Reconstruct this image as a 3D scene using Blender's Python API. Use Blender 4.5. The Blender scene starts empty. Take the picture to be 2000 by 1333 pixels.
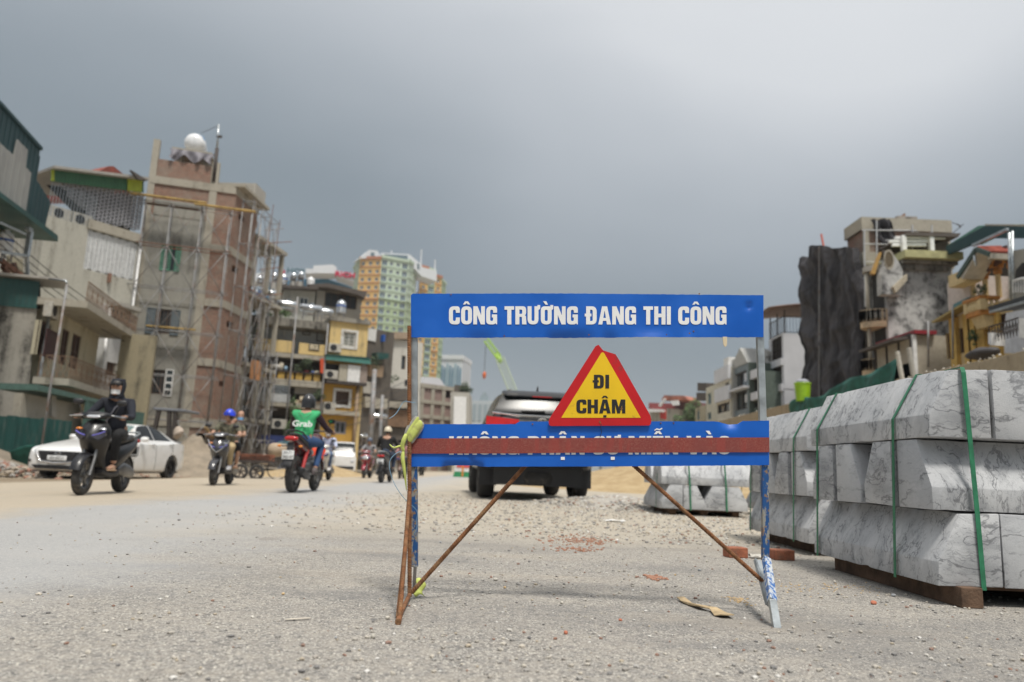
import bpy, bmesh, math, random
from math import sin, cos, pi, radians, sqrt, atan2
from mathutils import Vector, Matrix, noise
rnd = random.Random(11)
scene = bpy.context.scene
COL = scene.collection
# camera
EYE = Vector((0, 0, 0.48))
F, CX, CY = 1440.0, 1000.0, 666.5
RC = Matrix.Rotation(radians(90 + 9.93), 3, 'X') @ Matrix.Rotation(radians(2.4), 3, 'Z')
cam = bpy.data.cameras.new('camera')
cam.sensor_width = 36
cam.lens = F * 36 / 2000
cam.clip_start = 0.05
cam.clip_end = 3000
cam.dof.use_dof = True
cam.dof.focus_distance = 2.95
cam.dof.aperture_fstop = 2.2
camo = bpy.data.objects.new('camera', cam)
camo.matrix_world = Matrix.Translation(EYE) @ RC.to_4x4()
COL.objects.link(camo)
scene.camera = camo
# sky and sun
SUN_EL, SUN_AZ = radians(66), radians(158)      # azimuth measured from +Y towards +X: a little behind the camera
world = bpy.data.worlds.new('World')
scene.world = world
world.use_nodes = True
wn, wl = world.node_tree.nodes, world.node_tree.links
wn.clear()
wo = wn.new('ShaderNodeOutputWorld')
bg = wn.new('ShaderNodeBackground')
bg.inputs['Strength'].default_value = 0.1
sky = wn.new('ShaderNodeTexSky')
sky.sky_type = 'NISHITA'
sky.sun_disc = False
sky.sun_elevation = SUN_EL
sky.sun_rotation = SUN_AZ
sky.dust_density = 3.0
tc = wn.new('ShaderNodeTexCoord')
mp = wn.new('ShaderNodeMapping')
mp.inputs['Scale'].default_value = (1.0, 1.0, 2.6)
nz = wn.new('ShaderNodeTexNoise')
nz.inputs['Scale'].default_value = 1.15
nz.inputs['Detail'].default_value = 3.5
nz.inputs['Roughness'].default_value = 0.42
nz.inputs['Distortion'].default_value = 0.25
sx = wn.new('ShaderNodeSeparateXYZ')
ma = wn.new('ShaderNodeMath'); ma.operation = 'MULTIPLY_ADD'
ma.inputs[1].default_value = 0.36; ma.inputs[2].default_value = -0.18
ad = wn.new('ShaderNodeMath'); ad.operation = 'ADD'
rp = wn.new('ShaderNodeValToRGB')
els = rp.color_ramp.elements
SKYR = [(0.0, (3.7, 4.1, 4.4)), (0.10, (3.0, 3.4, 3.7)), (0.24, (2.0, 2.42, 2.7)), (0.36, (2.65, 3.05, 3.4)), (0.50, (4.5, 4.85, 5.2)), (0.62, (6.2, 6.45, 6.75)), (1.0, (10.5, 10.5, 10.4))]
els[0].position = 0; els[1].position = 1
for i, (p_, c_) in enumerate(SKYR):
 e = els[0] if i == 0 else (els[-1] if i == len(SKYR) - 1 else els.new(p_))
 e.position = p_
 e.color = (c_[0] / 15, c_[1] / 15, c_[2] / 15, 1)
rp.color_ramp.interpolation = 'B_SPLINE'
vm = wn.new('ShaderNodeVectorMath'); vm.operation = 'SCALE'; vm.inputs['Scale'].default_value = 15
mx = wn.new('ShaderNodeMix'); mx.data_type = 'RGBA'; mx.inputs['Factor'].default_value = 0.92
wl.new(tc.outputs['Generated'], mp.inputs[0]); wl.new(mp.outputs[0], nz.inputs['Vector'])
wl.new(tc.outputs['Generated'], sx.inputs[0])
wl.new(nz.outputs['Fac'], ma.inputs[0]); wl.new(ma.outputs[0], ad.inputs[0]); wl.new(sx.outputs['Z'], ad.inputs[1])
def lobe(px, py, lo, hi, amt, prev):
 dv = (RC @ Vector(((px - CX) / F, -(py - CY) / F, -1))).normalized()
 dt = wn.new('ShaderNodeVectorMath'); dt.operation = 'DOT_PRODUCT'; wl.new(tc.outputs['Generated'], dt.inputs[0]); dt.inputs[1].default_value = dv
 mr = wn.new('ShaderNodeMapRange'); mr.interpolation_type = 'SMOOTHERSTEP'; wl.new(dt.outputs['Value'], mr.inputs[0]); mr.inputs[1].default_value = lo; mr.inputs[2].default_value = hi; mr.inputs[3].default_value = 0; mr.inputs[4].default_value = amt
 a_ = wn.new('ShaderNodeMath'); a_.operation = 'ADD'; wl.new(prev, a_.inputs[0]); wl.new(mr.outputs[0], a_.inputs[1])
 return a_.outputs[0]
lb_ = lobe(1350, -160, .80, 1.0, .085, ad.outputs[0])
lb_ = lobe(1950, 100, .86, 1.0, .035, lb_)
lb_ = lobe(250, 60, .82, 1.0, -.07, lb_)
wl.new(lb_, rp.inputs[0]); wl.new(rp.outputs[0], vm.inputs[0])
wl.new(sky.outputs[0], mx.inputs[6]); wl.new(vm.outputs[0], mx.inputs[7])
wl.new(mx.outputs[2], bg.inputs[0]); wl.new(bg.outputs[0], wo.inputs[0])
sun = bpy.data.lights.new('sun', 'SUN')
sun.energy = 3.3
sun.angle = radians(11)
sun.color = (1, 0.955, 0.88)
suno = bpy.data.objects.new('sun', sun)
sd = Vector((sin(SUN_AZ) * cos(SUN_EL), cos(SUN_AZ) * cos(SUN_EL), sin(SUN_EL)))
suno.rotation_euler = sd.to_track_quat('Z', 'Y').to_euler()
COL.objects.link(suno)
scene.view_settings.view_transform = 'Standard'
scene.view_settings.look = 'None'
scene.view_settings.exposure = 0.15
scene.view_settings.gamma = 1
scene.view_settings.use_curve_mapping = False
scene.cycles.max_bounces = 6
scene.cycles.use_denoising = True
# rays from the photograph to real planes
def ray(px, py):
 return RC @ Vector(((px - CX) / F, -(py - CY) / F, -1))
def at(px, py, Y):
 d = ray(px, py); return EYE + d * (Y / d.y)
def atX(px, py, X):
 d = ray(px, py); return EYE + d * (X / d.x)
def gz(x, y=0):
 return -0.022 * min(max(0.0, -x - 3.0), 9.0)
def gnd(px, py, z=0.0):
 d = ray(px, py); return EYE + d * ((z - EYE.z) / d.z)
class Face:
 def __init__(s, A, B):
  s.A = Vector((A[0], A[1], 0)); s.d = Vector((B[0] - A[0], B[1] - A[1], 0)); s.L = s.d.length; s.d.normalize()
  s.n = Vector((s.d.y, -s.d.x, 0))
  if s.n.dot(Vector((0, 0, 0)) - s.A) < 0: s.n = -s.n
 def uz(s, px, py, off=0.0):
  r = ray(px, py); A = s.A + s.n * off
  p = EYE + r * ((A - EYE).dot(s.n) / r.dot(s.n))
  return (p - s.A).dot(s.d), p.z
 def w(s, u, z, n=0.0):
  return s.A + s.d * u + s.n * n + Vector((0, 0, z))
 def r(s, x0, y0, x1, y1, off=0.0):
  ym, xm = (y0 + y1) / 2, (x0 + x1) / 2
  a, b = s.uz(x0, ym, off)[0], s.uz(x1, ym, off)[0]
  c, d = s.uz(xm, y1, off)[1], s.uz(xm, y0, off)[1]
  return min(a, b), max(a, b), min(c, d), max(c, d)
def facepx(pa, ya, pb, yb):
 a, b = at(pa, 900, ya), at(pb, 900, yb)
 return Face((a.x, a.y), (b.x, b.y))
# objects
def tag(o, label=None, cat=None, group=None, kind=None):
 if label: o['label'] = label
 if cat: o['category'] = cat
 if group: o['group'] = group
 if kind: o['kind'] = kind
 return o
def thing(name, label, cat, loc=(0, 0, 0), group=None):
 o = bpy.data.objects.new(name, None)
 o.empty_display_size = 0.2
 o.location = loc
 COL.objects.link(o)
 return tag(o, label, cat, group)
def org(p):
 v = Vector((0, 0, 0))
 while p is not None:
  v += p.location; p = p.parent
 return v
def link(name, me, m=None, parent=None):
 o = bpy.data.objects.new(name, me)
 if m is not None:
  if len(me.materials) == 0: me.materials.append(m)
 o.parent = parent
 COL.objects.link(o)
 return o
def kids(o):
 return [c for c in bpy.data.objects if c.parent is o]
def copy_tree(root, loc=None, rz=None, **kw):
 ch = {}
 for c in bpy.data.objects:
  if c.parent is not None: ch.setdefault(c.parent.name, []).append(c)
 def cp(o, par):
  c = o.copy(); COL.objects.link(c); c.parent = par
  for k in ch.get(o.name, []): cp(k, c)
  return c
 r = cp(root, None)
 if loc is not None: r.location = loc
 if rz is not None: r.rotation_euler = (0, 0, rz)
 return tag(r, **kw)
class MB:
 def __init__(s): s.v = []; s.f = []
 def poly(s, pts):
  i = len(s.v); s.v += [Vector(p) for p in pts]; s.f.append(list(range(i, i + len(pts)))); return s
 def hexa(s, p):
  i = len(s.v); s.v += [Vector(q) for q in p]
  for f in ((0, 3, 2, 1), (4, 5, 6, 7), (0, 1, 5, 4), (1, 2, 6, 5), (2, 3, 7, 6), (3, 0, 4, 7)): s.f.append([i + k for k in f])
  return s
 def box(s, x0, x1, y0, y1, z0, z1):
  return s.hexa([(x0, y0, z0), (x1, y0, z0), (x1, y1, z0), (x0, y1, z0), (x0, y0, z1), (x1, y0, z1), (x1, y1, z1), (x0, y1, z1)])
 def fbox(s, fc, u0, u1, z0, z1, n0, n1):
  w = fc.w
  return s.hexa([w(u0, z0, n1), w(u1, z0, n1), w(u1, z0, n0), w(u0, z0, n0), w(u0, z1, n1), w(u1, z1, n1), w(u1, z1, n0), w(u0, z1, n0)])
 def prism(s, pts, ext):
  i, n = len(s.v), len(pts); ext = Vector(ext)
  s.v += [Vector(p) for p in pts] + [Vector(p) + ext for p in pts]
  s.f.append([i + k for k in range(n)][::-1]); s.f.append([i + n + k for k in range(n)])
  for k in range(n): s.f.append([i + k, i + (k + 1) % n, i + n + (k + 1) % n, i + n + k])
  return s
 def fpoly(s, fc, uz, n0, n1):
  return s.prism([fc.w(u, z, n0) for u, z in uz], fc.n * (n1 - n0))
 def bar(s, a, b, w, h=None, up=(0, 0, 1)):
  a, b = Vector(a), Vector(b); h = w if h is None else h
  d = (b - a).normalized(); up = Vector(up)
  if abs(d.dot(up)) > 0.98: up = Vector((1, 0, 0))
  x = d.cross(up).normalized() * (w / 2); y = x.cross(d).normalized() * (h / 2)
  return s.hexa([a - x - y, a + x - y, a + x + y, a - x + y, b - x - y, b + x - y, b + x + y, b - x + y])
 def tube(s, pts, r, seg=8, cap=True):
  pts = [Vector(p) for p in pts]; n = len(pts)
  rr = r if isinstance(r, (list, tuple)) else [r] * n
  i0 = len(s.v); x = None
  for k, p in enumerate(pts):
   t = (pts[min(k + 1, n - 1)] - pts[max(k - 1, 0)])
   t = t.normalized() if t.length > 1e-9 else Vector((0, 0, 1))
   if x is None: x = t.orthogonal().normalized()
   x = (x - t * x.dot(t))
   x = x.normalized() if x.length > 1e-6 else t.orthogonal().normalized()
   y = t.cross(x)
   for j in range(seg):
    a = 2 * pi * j / seg
    s.v.append(p + (x * cos(a) + y * sin(a)) * rr[k])
  for k in range(n - 1):
   for j in range(seg):
    a, b = i0 + k * seg + j, i0 + k * seg + (j + 1) % seg
    s.f.append([a, b, b + seg, a + seg])
  if cap:
   s.f.append([i0 + j for j in range(seg)][::-1]); s.f.append([i0 + (n - 1) * seg + j for j in range(seg)])
  return s
 def rings(s, rings, cap=True, closed=True):
  i0 = len(s.v); m = len(rings[0])
  for r in rings: s.v += [Vector(p) for p in r]
  for k in range(len(rings) - 1):
   for j in range(m if closed else m - 1):
    a, b = i0 + k * m + j, i0 + k * m + (j + 1) % m
    s.f.append([a, b, b + m, a + m])
  if cap:
   s.f.append([i0 + j for j in range(m)][::-1]); s.f.append([i0 + (len(rings) - 1) * m + j for j in range(m)])
  return s
 def lathe(s, prof, seg=16, c=(0, 0, 0), axis='z', cap=True):
  c = Vector(c); R = []
  for r, h in prof:
   ring = []
   for j in range(seg):
    a = 2 * pi * j / seg; x, y = r * cos(a), r * sin(a)
    ring.append(c + (Vector((x, y, h)) if axis == 'z' else Vector((h, x, y)) if axis == 'x' else Vector((y, h, x))))
   R.append(ring)
  return s.rings(R, cap=cap)
 def ell(s, c, r, seg=12, st=8, rot=None):
  c = Vector(c); R = []
  for k in range(st + 1):
   t = -pi / 2 + pi * k / st; q = max(cos(t), 0.02)
   ring = []
   for j in range(seg):
    a = 2 * pi * j / seg
    p = Vector((r[0] * q * cos(a), r[1] * q * sin(a), r[2] * sin(t)))
    if rot: p = rot @ p
    ring.append(c + p)
   R.append(ring)
  return s.rings(R)
 def grid(s, fn, nu, nv):
  i0 = len(s.v)
  for a in range(nu + 1):
   for b in range(nv + 1): s.v.append(Vector(fn(a / nu, b / nv)))
  for a in range(nu):
   for b in range(nv):
    k = i0 + a * (nv + 1) + b
    s.f.append([k, k + nv + 1, k + nv + 2, k + 1])
  return s
 def mesh(s, name, o=Vector((0, 0, 0)), smooth=False, uv=False, weld=False, bevel=0.0, fix=True):
  me = bpy.data.meshes.new(name)
  me.from_pydata([v - o for v in s.v], [], s.f)
  if fix or weld or bevel:
   bm = bmesh.new(); bm.from_mesh(me)
   if weld: bmesh.ops.remove_doubles(bm, verts=bm.verts, dist=1e-5)
   if fix: bmesh.ops.recalc_face_normals(bm, faces=bm.faces)
   if bevel: bmesh.ops.bevel(bm, geom=[e for e in bm.edges if len(e.link_faces) == 2 and e.calc_face_angle(0) > 0.3], offset=bevel, segments=2, profile=0.5, affect='EDGES', clamp_overlap=True)
   bm.to_mesh(me); bm.free()
  if uv:
   lay = me.uv_layers.new(name='uv'); vs = me.vertices; buf = [0.0] * (len(me.loops) * 2)
   for p in me.polygons:
    n = p.normal
    if abs(n.z) > 0.8: ax, ay = Vector((1, 0, 0)), Vector((0, 1, 0))
    else:
     ax = Vector((-n.y, n.x, 0)).normalized(); ay = Vector((0, 0, 1))
    for li in p.loop_indices:
     c = vs[me.loops[li].vertex_index].co
     buf[2 * li] = c.dot(ax); buf[2 * li + 1] = c.dot(ay)
   lay.data.foreach_set('uv', buf)
  if smooth:
   me.polygons.foreach_set('use_smooth', [True] * len(me.polygons))
   if smooth is not True: me.set_sharp_from_angle(angle=radians(smooth))
  me.update()
  return me
 def build(s, name, m, parent=None, **kw):
  me = s.mesh(name, org(parent), **kw)
  return link(name, me, m, parent)
def subsurf(o, lv=1):
 md = o.modifiers.new('s', 'SUBSURF'); md.levels = lv; md.render_levels = lv
 return o
def apply_mods(o):
 dg = bpy.context.evaluated_depsgraph_get(); dg.update()
 me = bpy.data.meshes.new_from_object(o.evaluated_get(dg), preserve_all_data_layers=True, depsgraph=dg)
 o.modifiers.clear(); o.data = me
 return o
# materials
def NT(name):
 m = bpy.data.materials.new(name); m.use_nodes = True
 return m, m.node_tree.nodes, m.node_tree.links, m.node_tree.nodes['Principled BSDF']
def c4(c): return (c[0], c[1], c[2], 1)
class G:
 def __init__(s, name, rough=0.7, metal=0.0, spec=0.5):
  s.m, s.n, s.l, s.b = NT(name)
  s.b.inputs['Roughness'].default_value = rough; s.b.inputs['Metallic'].default_value = metal
  s.b.inputs['Specular IOR Level'].default_value = spec
 def put(s, sock, v):
  if isinstance(v, bpy.types.NodeSocket): s.l.new(v, sock)
  elif isinstance(v, (tuple, list)) and sock.type == 'RGBA': sock.default_value = c4(v)
  else: sock.default_value = v
 def co(s, kind='Object', scale=None, rot=None, loc=None, rand=False):
  if kind == 'uv': o = s.n.new('ShaderNodeUVMap').outputs[0]
  elif kind == 'pos': o = s.n.new('ShaderNodeNewGeometry').outputs['Position']
  else: o = s.n.new('ShaderNodeTexCoord').outputs[kind]
  if rand:
   oi = s.n.new('ShaderNodeObjectInfo'); v = s.n.new('ShaderNodeVectorMath'); v.operation = 'ADD'
   k = s.math('MULTIPLY', oi.outputs['Random'], 57.0); s.l.new(o, v.inputs[0]); s.l.new(k, v.inputs[1]); o = v.outputs[0]
  if scale is not None or rot is not None or loc is not None:
   mp = s.n.new('ShaderNodeMapping'); s.l.new(o, mp.inputs[0])
   if scale is not None: mp.inputs['Scale'].default_value = scale if isinstance(scale, tuple) else (scale,) * 3
   if rot is not None: mp.inputs['Rotation'].default_value = rot
   if loc is not None: mp.inputs['Location'].default_value = loc
   o = mp.outputs[0]
  return o
 def noise(s, vec, scale=5, detail=5, rough=0.55, dist=0.0):
  t = s.n.new('ShaderNodeTexNoise'); s.l.new(vec, t.inputs['Vector'])
  t.inputs['Scale'].default_value = scale; t.inputs['Detail'].default_value = detail
  t.inputs['Roughness'].default_value = rough; t.inputs['Distortion'].default_value = dist
  return t.outputs['Fac']
 def vor(s, vec, scale=5, feat='F1', out='Distance', rand=1.0):
  t = s.n.new('ShaderNodeTexVoronoi'); t.feature = feat; s.l.new(vec, t.inputs['Vector']); t.inputs['Scale'].default_value = scale
  t.inputs['Randomness'].default_value = rand
  return t.outputs[out]
 def math(s, op, a, b=0.0, c=None, clamp=False):
  t = s.n.new('ShaderNodeMath'); t.operation = op; t.use_clamp = clamp
  s.put(t.inputs[0], a); s.put(t.inputs[1], b)
  if c is not None: s.put(t.inputs[2], c)
  return t.outputs[0]
 def ss(s, v, lo, hi, a=0.0, b=1.0):
  t = s.n.new('ShaderNodeMapRange'); t.interpolation_type = 'SMOOTHSTEP'
  for k, x in zip(range(5), (v, lo, hi, a, b)): s.put(t.inputs[k], x)
  return t.outputs[0]
 def mix(s, f, a, b, mode='MIX'):
  t = s.n.new('ShaderNodeMix'); t.data_type = 'RGBA'; t.blend_type = mode
  s.put(t.inputs[0], f); s.put(t.inputs[6], a); s.put(t.inputs[7], b)
  return t.outputs[2]
 def xyz(s, v):
  t = s.n.new('ShaderNodeSeparateXYZ'); s.l.new(v, t.inputs[0]); return t.outputs
 def bump(s, h, strength=0.4, dist=0.02):
  t = s.n.new('ShaderNodeBump'); s.put(t.inputs['Height'], h)
  t.inputs['Strength'].default_value = strength; t.inputs['Distance'].default_value = dist
  s.l.new(t.outputs[0], s.b.inputs['Normal']); return t
 def done(s, color=None, rough=None):
  if color is not None: s.put(s.b.inputs['Base Color'], color)
  if rough is not None: s.put(s.b.inputs['Roughness'], rough)
  return s.m
MATS = {}
def mat(name, col, rough=0.6, metal=0.0, var=0.12, scale=6.0, bump=0.0, bscale=60.0, dirt=None, dirt_amt=0.5, dscale=2.0, rand=0.0, spec=0.5, coat=0.0):
 if name in MATS: return MATS[name]
 g = G(name, rough, metal, spec); v = g.co('Object', rand=True)
 n = g.noise(v, scale, 6)
 lo = tuple(x * (1 - var) for x in col); hi = tuple(min(1, x * (1 + var)) for x in col)
 c = g.mix(g.ss(n, 0.3, 0.7), lo, hi)
 if dirt:
  d = g.noise(v, dscale, 8, 0.65, 0.3)
  c = g.mix(g.ss(d, 0.62 - dirt_amt * 0.3, 0.72), c, dirt)
  rr = g.ss(d, 0.62 - dirt_amt * 0.3, 0.72, rough, min(1, rough + 0.35))
  g.put(g.b.inputs['Roughness'], rr)
 if rand:
  oi = g.n.new('ShaderNodeObjectInfo')
  k = g.math('MULTIPLY_ADD', oi.outputs['Random'], rand * 2, 1 - rand)
  vm_ = g.n.new('ShaderNodeVectorMath'); vm_.operation = 'SCALE'; g.l.new(c, vm_.inputs[0]); g.l.new(k, vm_.inputs['Scale']); c = vm_.outputs[0]
 if bump: g.bump(g.noise(v, bscale, 4), bump, 0.01)
 if coat: g.b.inputs['Coat Weight'].default_value = coat; g.b.inputs['Coat Roughness'].default_value = 0.05
 MATS[name] = g.done(c)
 return MATS[name]
def wall_mat(name, col, stain=(0.12, 0.11, 0.10), amt=0.5, streak=0.6, scale=0.6, lichen=None, rough=0.9):
 if name in MATS: return MATS[name]
 g = G(name, rough, 0, 0.25); p = g.co('pos')
 n1 = g.noise(p, scale, 8, 0.62, 0.4); ps = g.n.new('ShaderNodeMapping'); g.l.new(p, ps.inputs[0]); ps.inputs['Scale'].default_value = (1.0, 1.0, 0.12)
 n2 = g.noise(ps.outputs[0], 2.2, 7, 0.65)
 n3 = g.noise(p, 9, 6, 0.7)
 k = g.math('ADD', g.math('MULTIPLY', n1, 1 - streak), g.math('MULTIPLY', n2, streak))
 k = g.math('ADD', k, g.math('MULTIPLY', g.math('SUBTRACT', n3, 0.5), 0.35))
 f = g.ss(k, 0.66 - amt * 0.26, 0.78 - amt * 0.12)
 base = g.mix(g.ss(n3, 0.25, 0.75), tuple(x * 0.86 for x in col), tuple(min(1, x * 1.1) for x in col))
 c = g.mix(f, base, stain)
 if lichen: c = g.mix(g.ss(g.noise(p, 1.7, 8, 0.7), 0.58, 0.7), c, lichen)
 g.bump(n3, 0.35, 0.02)
 MATS[name] = g.done(c)
 return MATS[name]
def brick_mat(name, c1, c2, mortar, sc=1.0, patch=None):
 if name in MATS: return MATS[name]
 g = G(name, 0.93, 0, 0.2); u = g.co('uv')
 t = g.n.new('ShaderNodeTexBrick'); g.l.new(u, t.inputs['Vector'])
 t.inputs['Scale'].default_value = 1.0
 t.inputs['Brick Width'].default_value = 0.22 * sc; t.inputs['Row Height'].default_value = 0.075 * sc
 t.inputs['Mortar Size'].default_value = 0.011 * sc; t.inputs['Mortar Smooth'].default_value = 0.2; t.inputs['Bias'].default_value = 0.1
 t.inputs['Color1'].default_value = c4(c1); t.inputs['Color2'].default_value = c4(c2); t.inputs['Mortar'].default_value = c4(mortar)
 p = g.co('pos')
 n = g.noise(p, 0.9, 8, 0.66, 0.3)
 c = g.mix(g.ss(n, 0.42, 0.66, 0.0, 0.75), t.outputs['Color'], patch or mortar)
 n2 = g.noise(p, 5, 6, 0.7)
 c = g.mix(g.ss(n2, 0.5, 0.75, 0, 0.55), c, tuple(x * 1.25 for x in mortar))
 g.bump(t.outputs['Fac'], 0.6, -0.012)
 MATS[name] = g.done(c)
 return MATS[name]
def glass_mat(name, col=(0.03, 0.04, 0.045), rough=0.06):
 if name in MATS: return MATS[name]
 g = G(name, rough, 0, 0.8); n = g.noise(g.co('Object'), 3, 3)
 MATS[name] = g.done(g.mix(n, col, tuple(x * 1.6 for x in col)))
 return MATS[name]
def corr_mat(name, col, pitch=0.15, axis=0, dirt=(0.2, 0.17, 0.13)):
 return mat(name, col, 0.45, 0.0, 0.15, 1.5, 0.1, 20, dirt=dirt, dirt_amt=0.25, dscale=0.7)
M_GALV = mat('galvanised_steel', (0.42, 0.45, 0.46), 0.38, 0.75, 0.25, 14, 0.1, 90)
M_RUST = mat('rusty_steel', (0.20, 0.085, 0.035), 0.85, 0.2, 0.4, 40, 0.5, 160, dirt=(0.32, 0.19, 0.10), dirt_amt=0.5, dscale=25)
M_BLACK = mat('black_plastic', (0.018, 0.018, 0.02), 0.45)
M_RUBBER = mat('tyre_rubber', (0.035, 0.034, 0.033), 0.85, bump=0.3, bscale=120, dirt=(0.14, 0.12, 0.10), dirt_amt=0.35, dscale=8)
M_WHITE = mat('white_paint', (0.74, 0.74, 0.73), 0.4)
M_WOOD = mat('rough_pallet_wood', (0.11, 0.065, 0.04), 0.9, 0, 0.4, 10, 0.5, 60, dirt=(0.09, 0.06, 0.04), dirt_amt=0.5)
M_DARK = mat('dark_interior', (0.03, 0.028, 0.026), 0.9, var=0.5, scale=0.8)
M_CONC = wall_mat('bare_concrete', (0.40, 0.38, 0.34), (0.17, 0.155, 0.13), 0.45, 0.5)
M_GLASS = glass_mat('dark_window_glass')
# lettering: heavy condensed capitals, each a closed outline
def arc_path(pts, seg=5):
 out = []; n = len(pts)
 for i, p in enumerate(pts):
  r = p[2] if len(p) > 2 else 0
  if r <= 0: out.append((p[0], p[1])); continue
  c = Vector((p[0], p[1])); a = Vector(pts[i - 1][:2]) - c; b = Vector(pts[(i + 1) % n][:2]) - c
  r = min(r, a.length * 0.5, b.length * 0.5) if r > 0 else 0
  a.normalize(); b.normalize()
  p0, p1 = c + a * r, c + b * r
  for k in range(seg + 1):
   t = k / seg; q = p0 * (1 - t) ** 2 + c * 2 * t * (1 - t) + p1 * t * t
   out.append((q.x, q.y))
 return out
def glyph(ch):
 s, h, R, q = 0.235, 0.19, 0.30, 0.10
 w = 0.64
 O = lambda w: [[(0, 0, R), (w, 0, R), (w, 1, R), (0, 1, R)], [(s, h, q), (s, 1 - h, q), (w - s, 1 - h, q), (w - s, h, q)]]
 circ = lambda w: [(w / 2 - .21, 1.10), (w / 2 - .09, 1.27), (w / 2 + .09, 1.27), (w / 2 + .21, 1.10), (w / 2 + .08, 1.10), (w / 2, 1.18), (w / 2 - .08, 1.10)]
 dot = lambda w: [(w / 2 - .1, -.29), (w / 2 + .1, -.29), (w / 2 + .1, -.13), (w / 2 - .1, -.13)]
 A = lambda w: [[(0, 0), (.235, 0), (.27, .2), (w - .27, .2), (w - .235, 0), (w, 0), (w - .22, 1), (.22, 1)], [(.295, .36), (w / 2, .78), (w - .295, .36)]]
 if ch == 'C': return w, [[(w, .64), (w, 1, R), (0, 1, R), (0, 0, R), (w, 0, R), (w, .38), (w - s, .38), (w - s, h, q), (s, h, q), (s, 1 - h, q), (w - s, 1 - h, q), (w - s, .64)]]
 if ch == 'G': return w, [[(w, .64), (w, 1, R), (0, 1, R), (0, 0, R), (w * .72, 0, .12), (w - .09, .07), (w - .06, 0), (w, 0), (w, .55), (w * .52, .55), (w * .52, .38), (w - s, .38), (w - s, h, q), (s, h, q), (s, 1 - h, q), (w - s, 1 - h, q), (w - s, .64)]]
 if ch == 'O': return w, O(w)
 if ch == 'Ô': return w, O(w) + [circ(w)]
 if ch in 'ƠỜ':
  g = [[(0, 0, R), (w, 0, R), (w, .80), (w + .09, .84, .05), (w + .09, 1.07), (w - .08, 1.07), (w - .08, .99), (w - .16, 1), (0, 1, R)], [(s, h, q), (s, 1 - h, q), (w - s, 1 - h, q), (w - s, h, q)]]
  if ch == 'Ờ': g.append([(.13, 1.28), (.32, 1.28), (.42, 1.09), (.28, 1.09)])
  return w + .06, g
 if ch == 'N': return .68, [[(0, 0), (.22, 0), (.22, .52), (.44, 0), (.68, 0), (.68, 1), (.46, 1), (.46, .5), (.25, 1), (0, 1)]]
 if ch == 'T': return .56, [[(.16, 0), (.40, 0), (.40, .81), (.56, .81), (.56, 1), (0, 1), (0, .81), (.16, .81)]]
 if ch == 'I': return s, [[(0, 0), (s, 0), (s, 1), (0, 1)]]
 if ch == 'H': return .66, [[(0, 0), (s, 0), (s, .4), (.66 - s, .4), (.66 - s, 0), (.66, 0), (.66, 1), (.66 - s, 1), (.66 - s, .6), (s, .6), (s, 1), (0, 1)]]
 if ch == 'Đ': return w + .05, [[(.05, 0), (w + .03, 0, R), (w + .03, 1, R), (.05, 1), (.05, .60), (-.03, .60), (-.03, .44), (.05, .44)], [(.05 + s, h), (.05 + s, .44), (.36, .44), (.36, .60), (.05 + s, .60), (.05 + s, 1 - h), (w + .03 - s, 1 - h, q), (w + .03 - s, h, q)]]
 if ch == 'A': return .74, A(.74)
 if ch == 'À': return .74, A(.74) + [[(.17, 1.28), (.36, 1.28), (.47, 1.09), (.33, 1.09)]]
 if ch == 'Ậ': return .74, A(.74) + [circ(.74), dot(.74)]
 if ch == 'V': return .74, [[(.22, 0), (.52, 0), (.74, 1), (.50, 1), (.37, .3), (.24, 1), (0, 1)]]
 if ch == 'K': return .70, [[(0, 0), (s, 0), (s, .30), (.29, .40), (.44, 0), (.71, 0), (.45, .58), (.69, 1), (.43, 1), (s, .62), (s, 1), (0, 1)]]
 if ch == 'P': return .62, [[(0, 0), (s, 0), (s, .36), (.62, .36, .26), (.62, 1, .26), (0, 1)], [(s, .54), (s, .82), (.40, .82, .07), (.40, .54, .07)]]
 if ch == 'R': return .64, [[(0, 0), (s, 0), (s, .42), (.38, .42, .06), (.395, 0), (.65, 0), (.62, .46, .08), (.56, .49), (.63, .60, .1), (.63, 1, .26), (0, 1)], [(s, .58), (s, .82), (.40, .82, .07), (.40, .58, .07)]]
 if ch == 'Ư' or ch == 'Ự':
  g = [[(0, 1), (0, 0, R), (w, 0, R), (w, .80), (w + .1, .86, .05), (w + .1, 1.07), (w - .06, 1.07), (w - .06, 1), (w - s, 1), (w - s, h, q), (s, h, q), (s, 1)]]
  if ch == 'Ự': g.append(dot(w))
  return w + .06, g
 if ch == 'S': return .62, [[(.62, .66), (.62, 1, R), (0, 1, R), (0, .42, .22), (.385, .42, .05), (.385, .18, .07), (s, .18, .07), (s, .34), (0, .34), (0, 0, R), (.62, 0, R), (.62, .60, .22), (s, .60, .05), (s, .82, .07), (.385, .82, .07), (.385, .66)]]
 if ch == 'M': return .86, [[(0, 0), (.21, 0), (.21, .62), (.34, 0), (.52, 0), (.65, .62), (.65, 0), (.86, 0), (.86, 1), (.57, 1), (.43, .42), (.29, 1), (0, 1)]]
 if ch == 'E' or ch == 'Ễ':
  g = [[(0, 0), (.55, 0), (.55, .19), (s, .19), (s, .41), (.50, .41), (.50, .59), (s, .59), (s, .81), (.55, .81), (.55, 1), (0, 1)]]
  if ch == 'Ễ': g += [circ(.55), [(.08, 1.33), (.2, 1.42), (.35, 1.38), (.47, 1.45), (.5, 1.39), (.36, 1.31), (.2, 1.35), (.1, 1.28)]]
  return .55, g
 return .3, []
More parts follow.
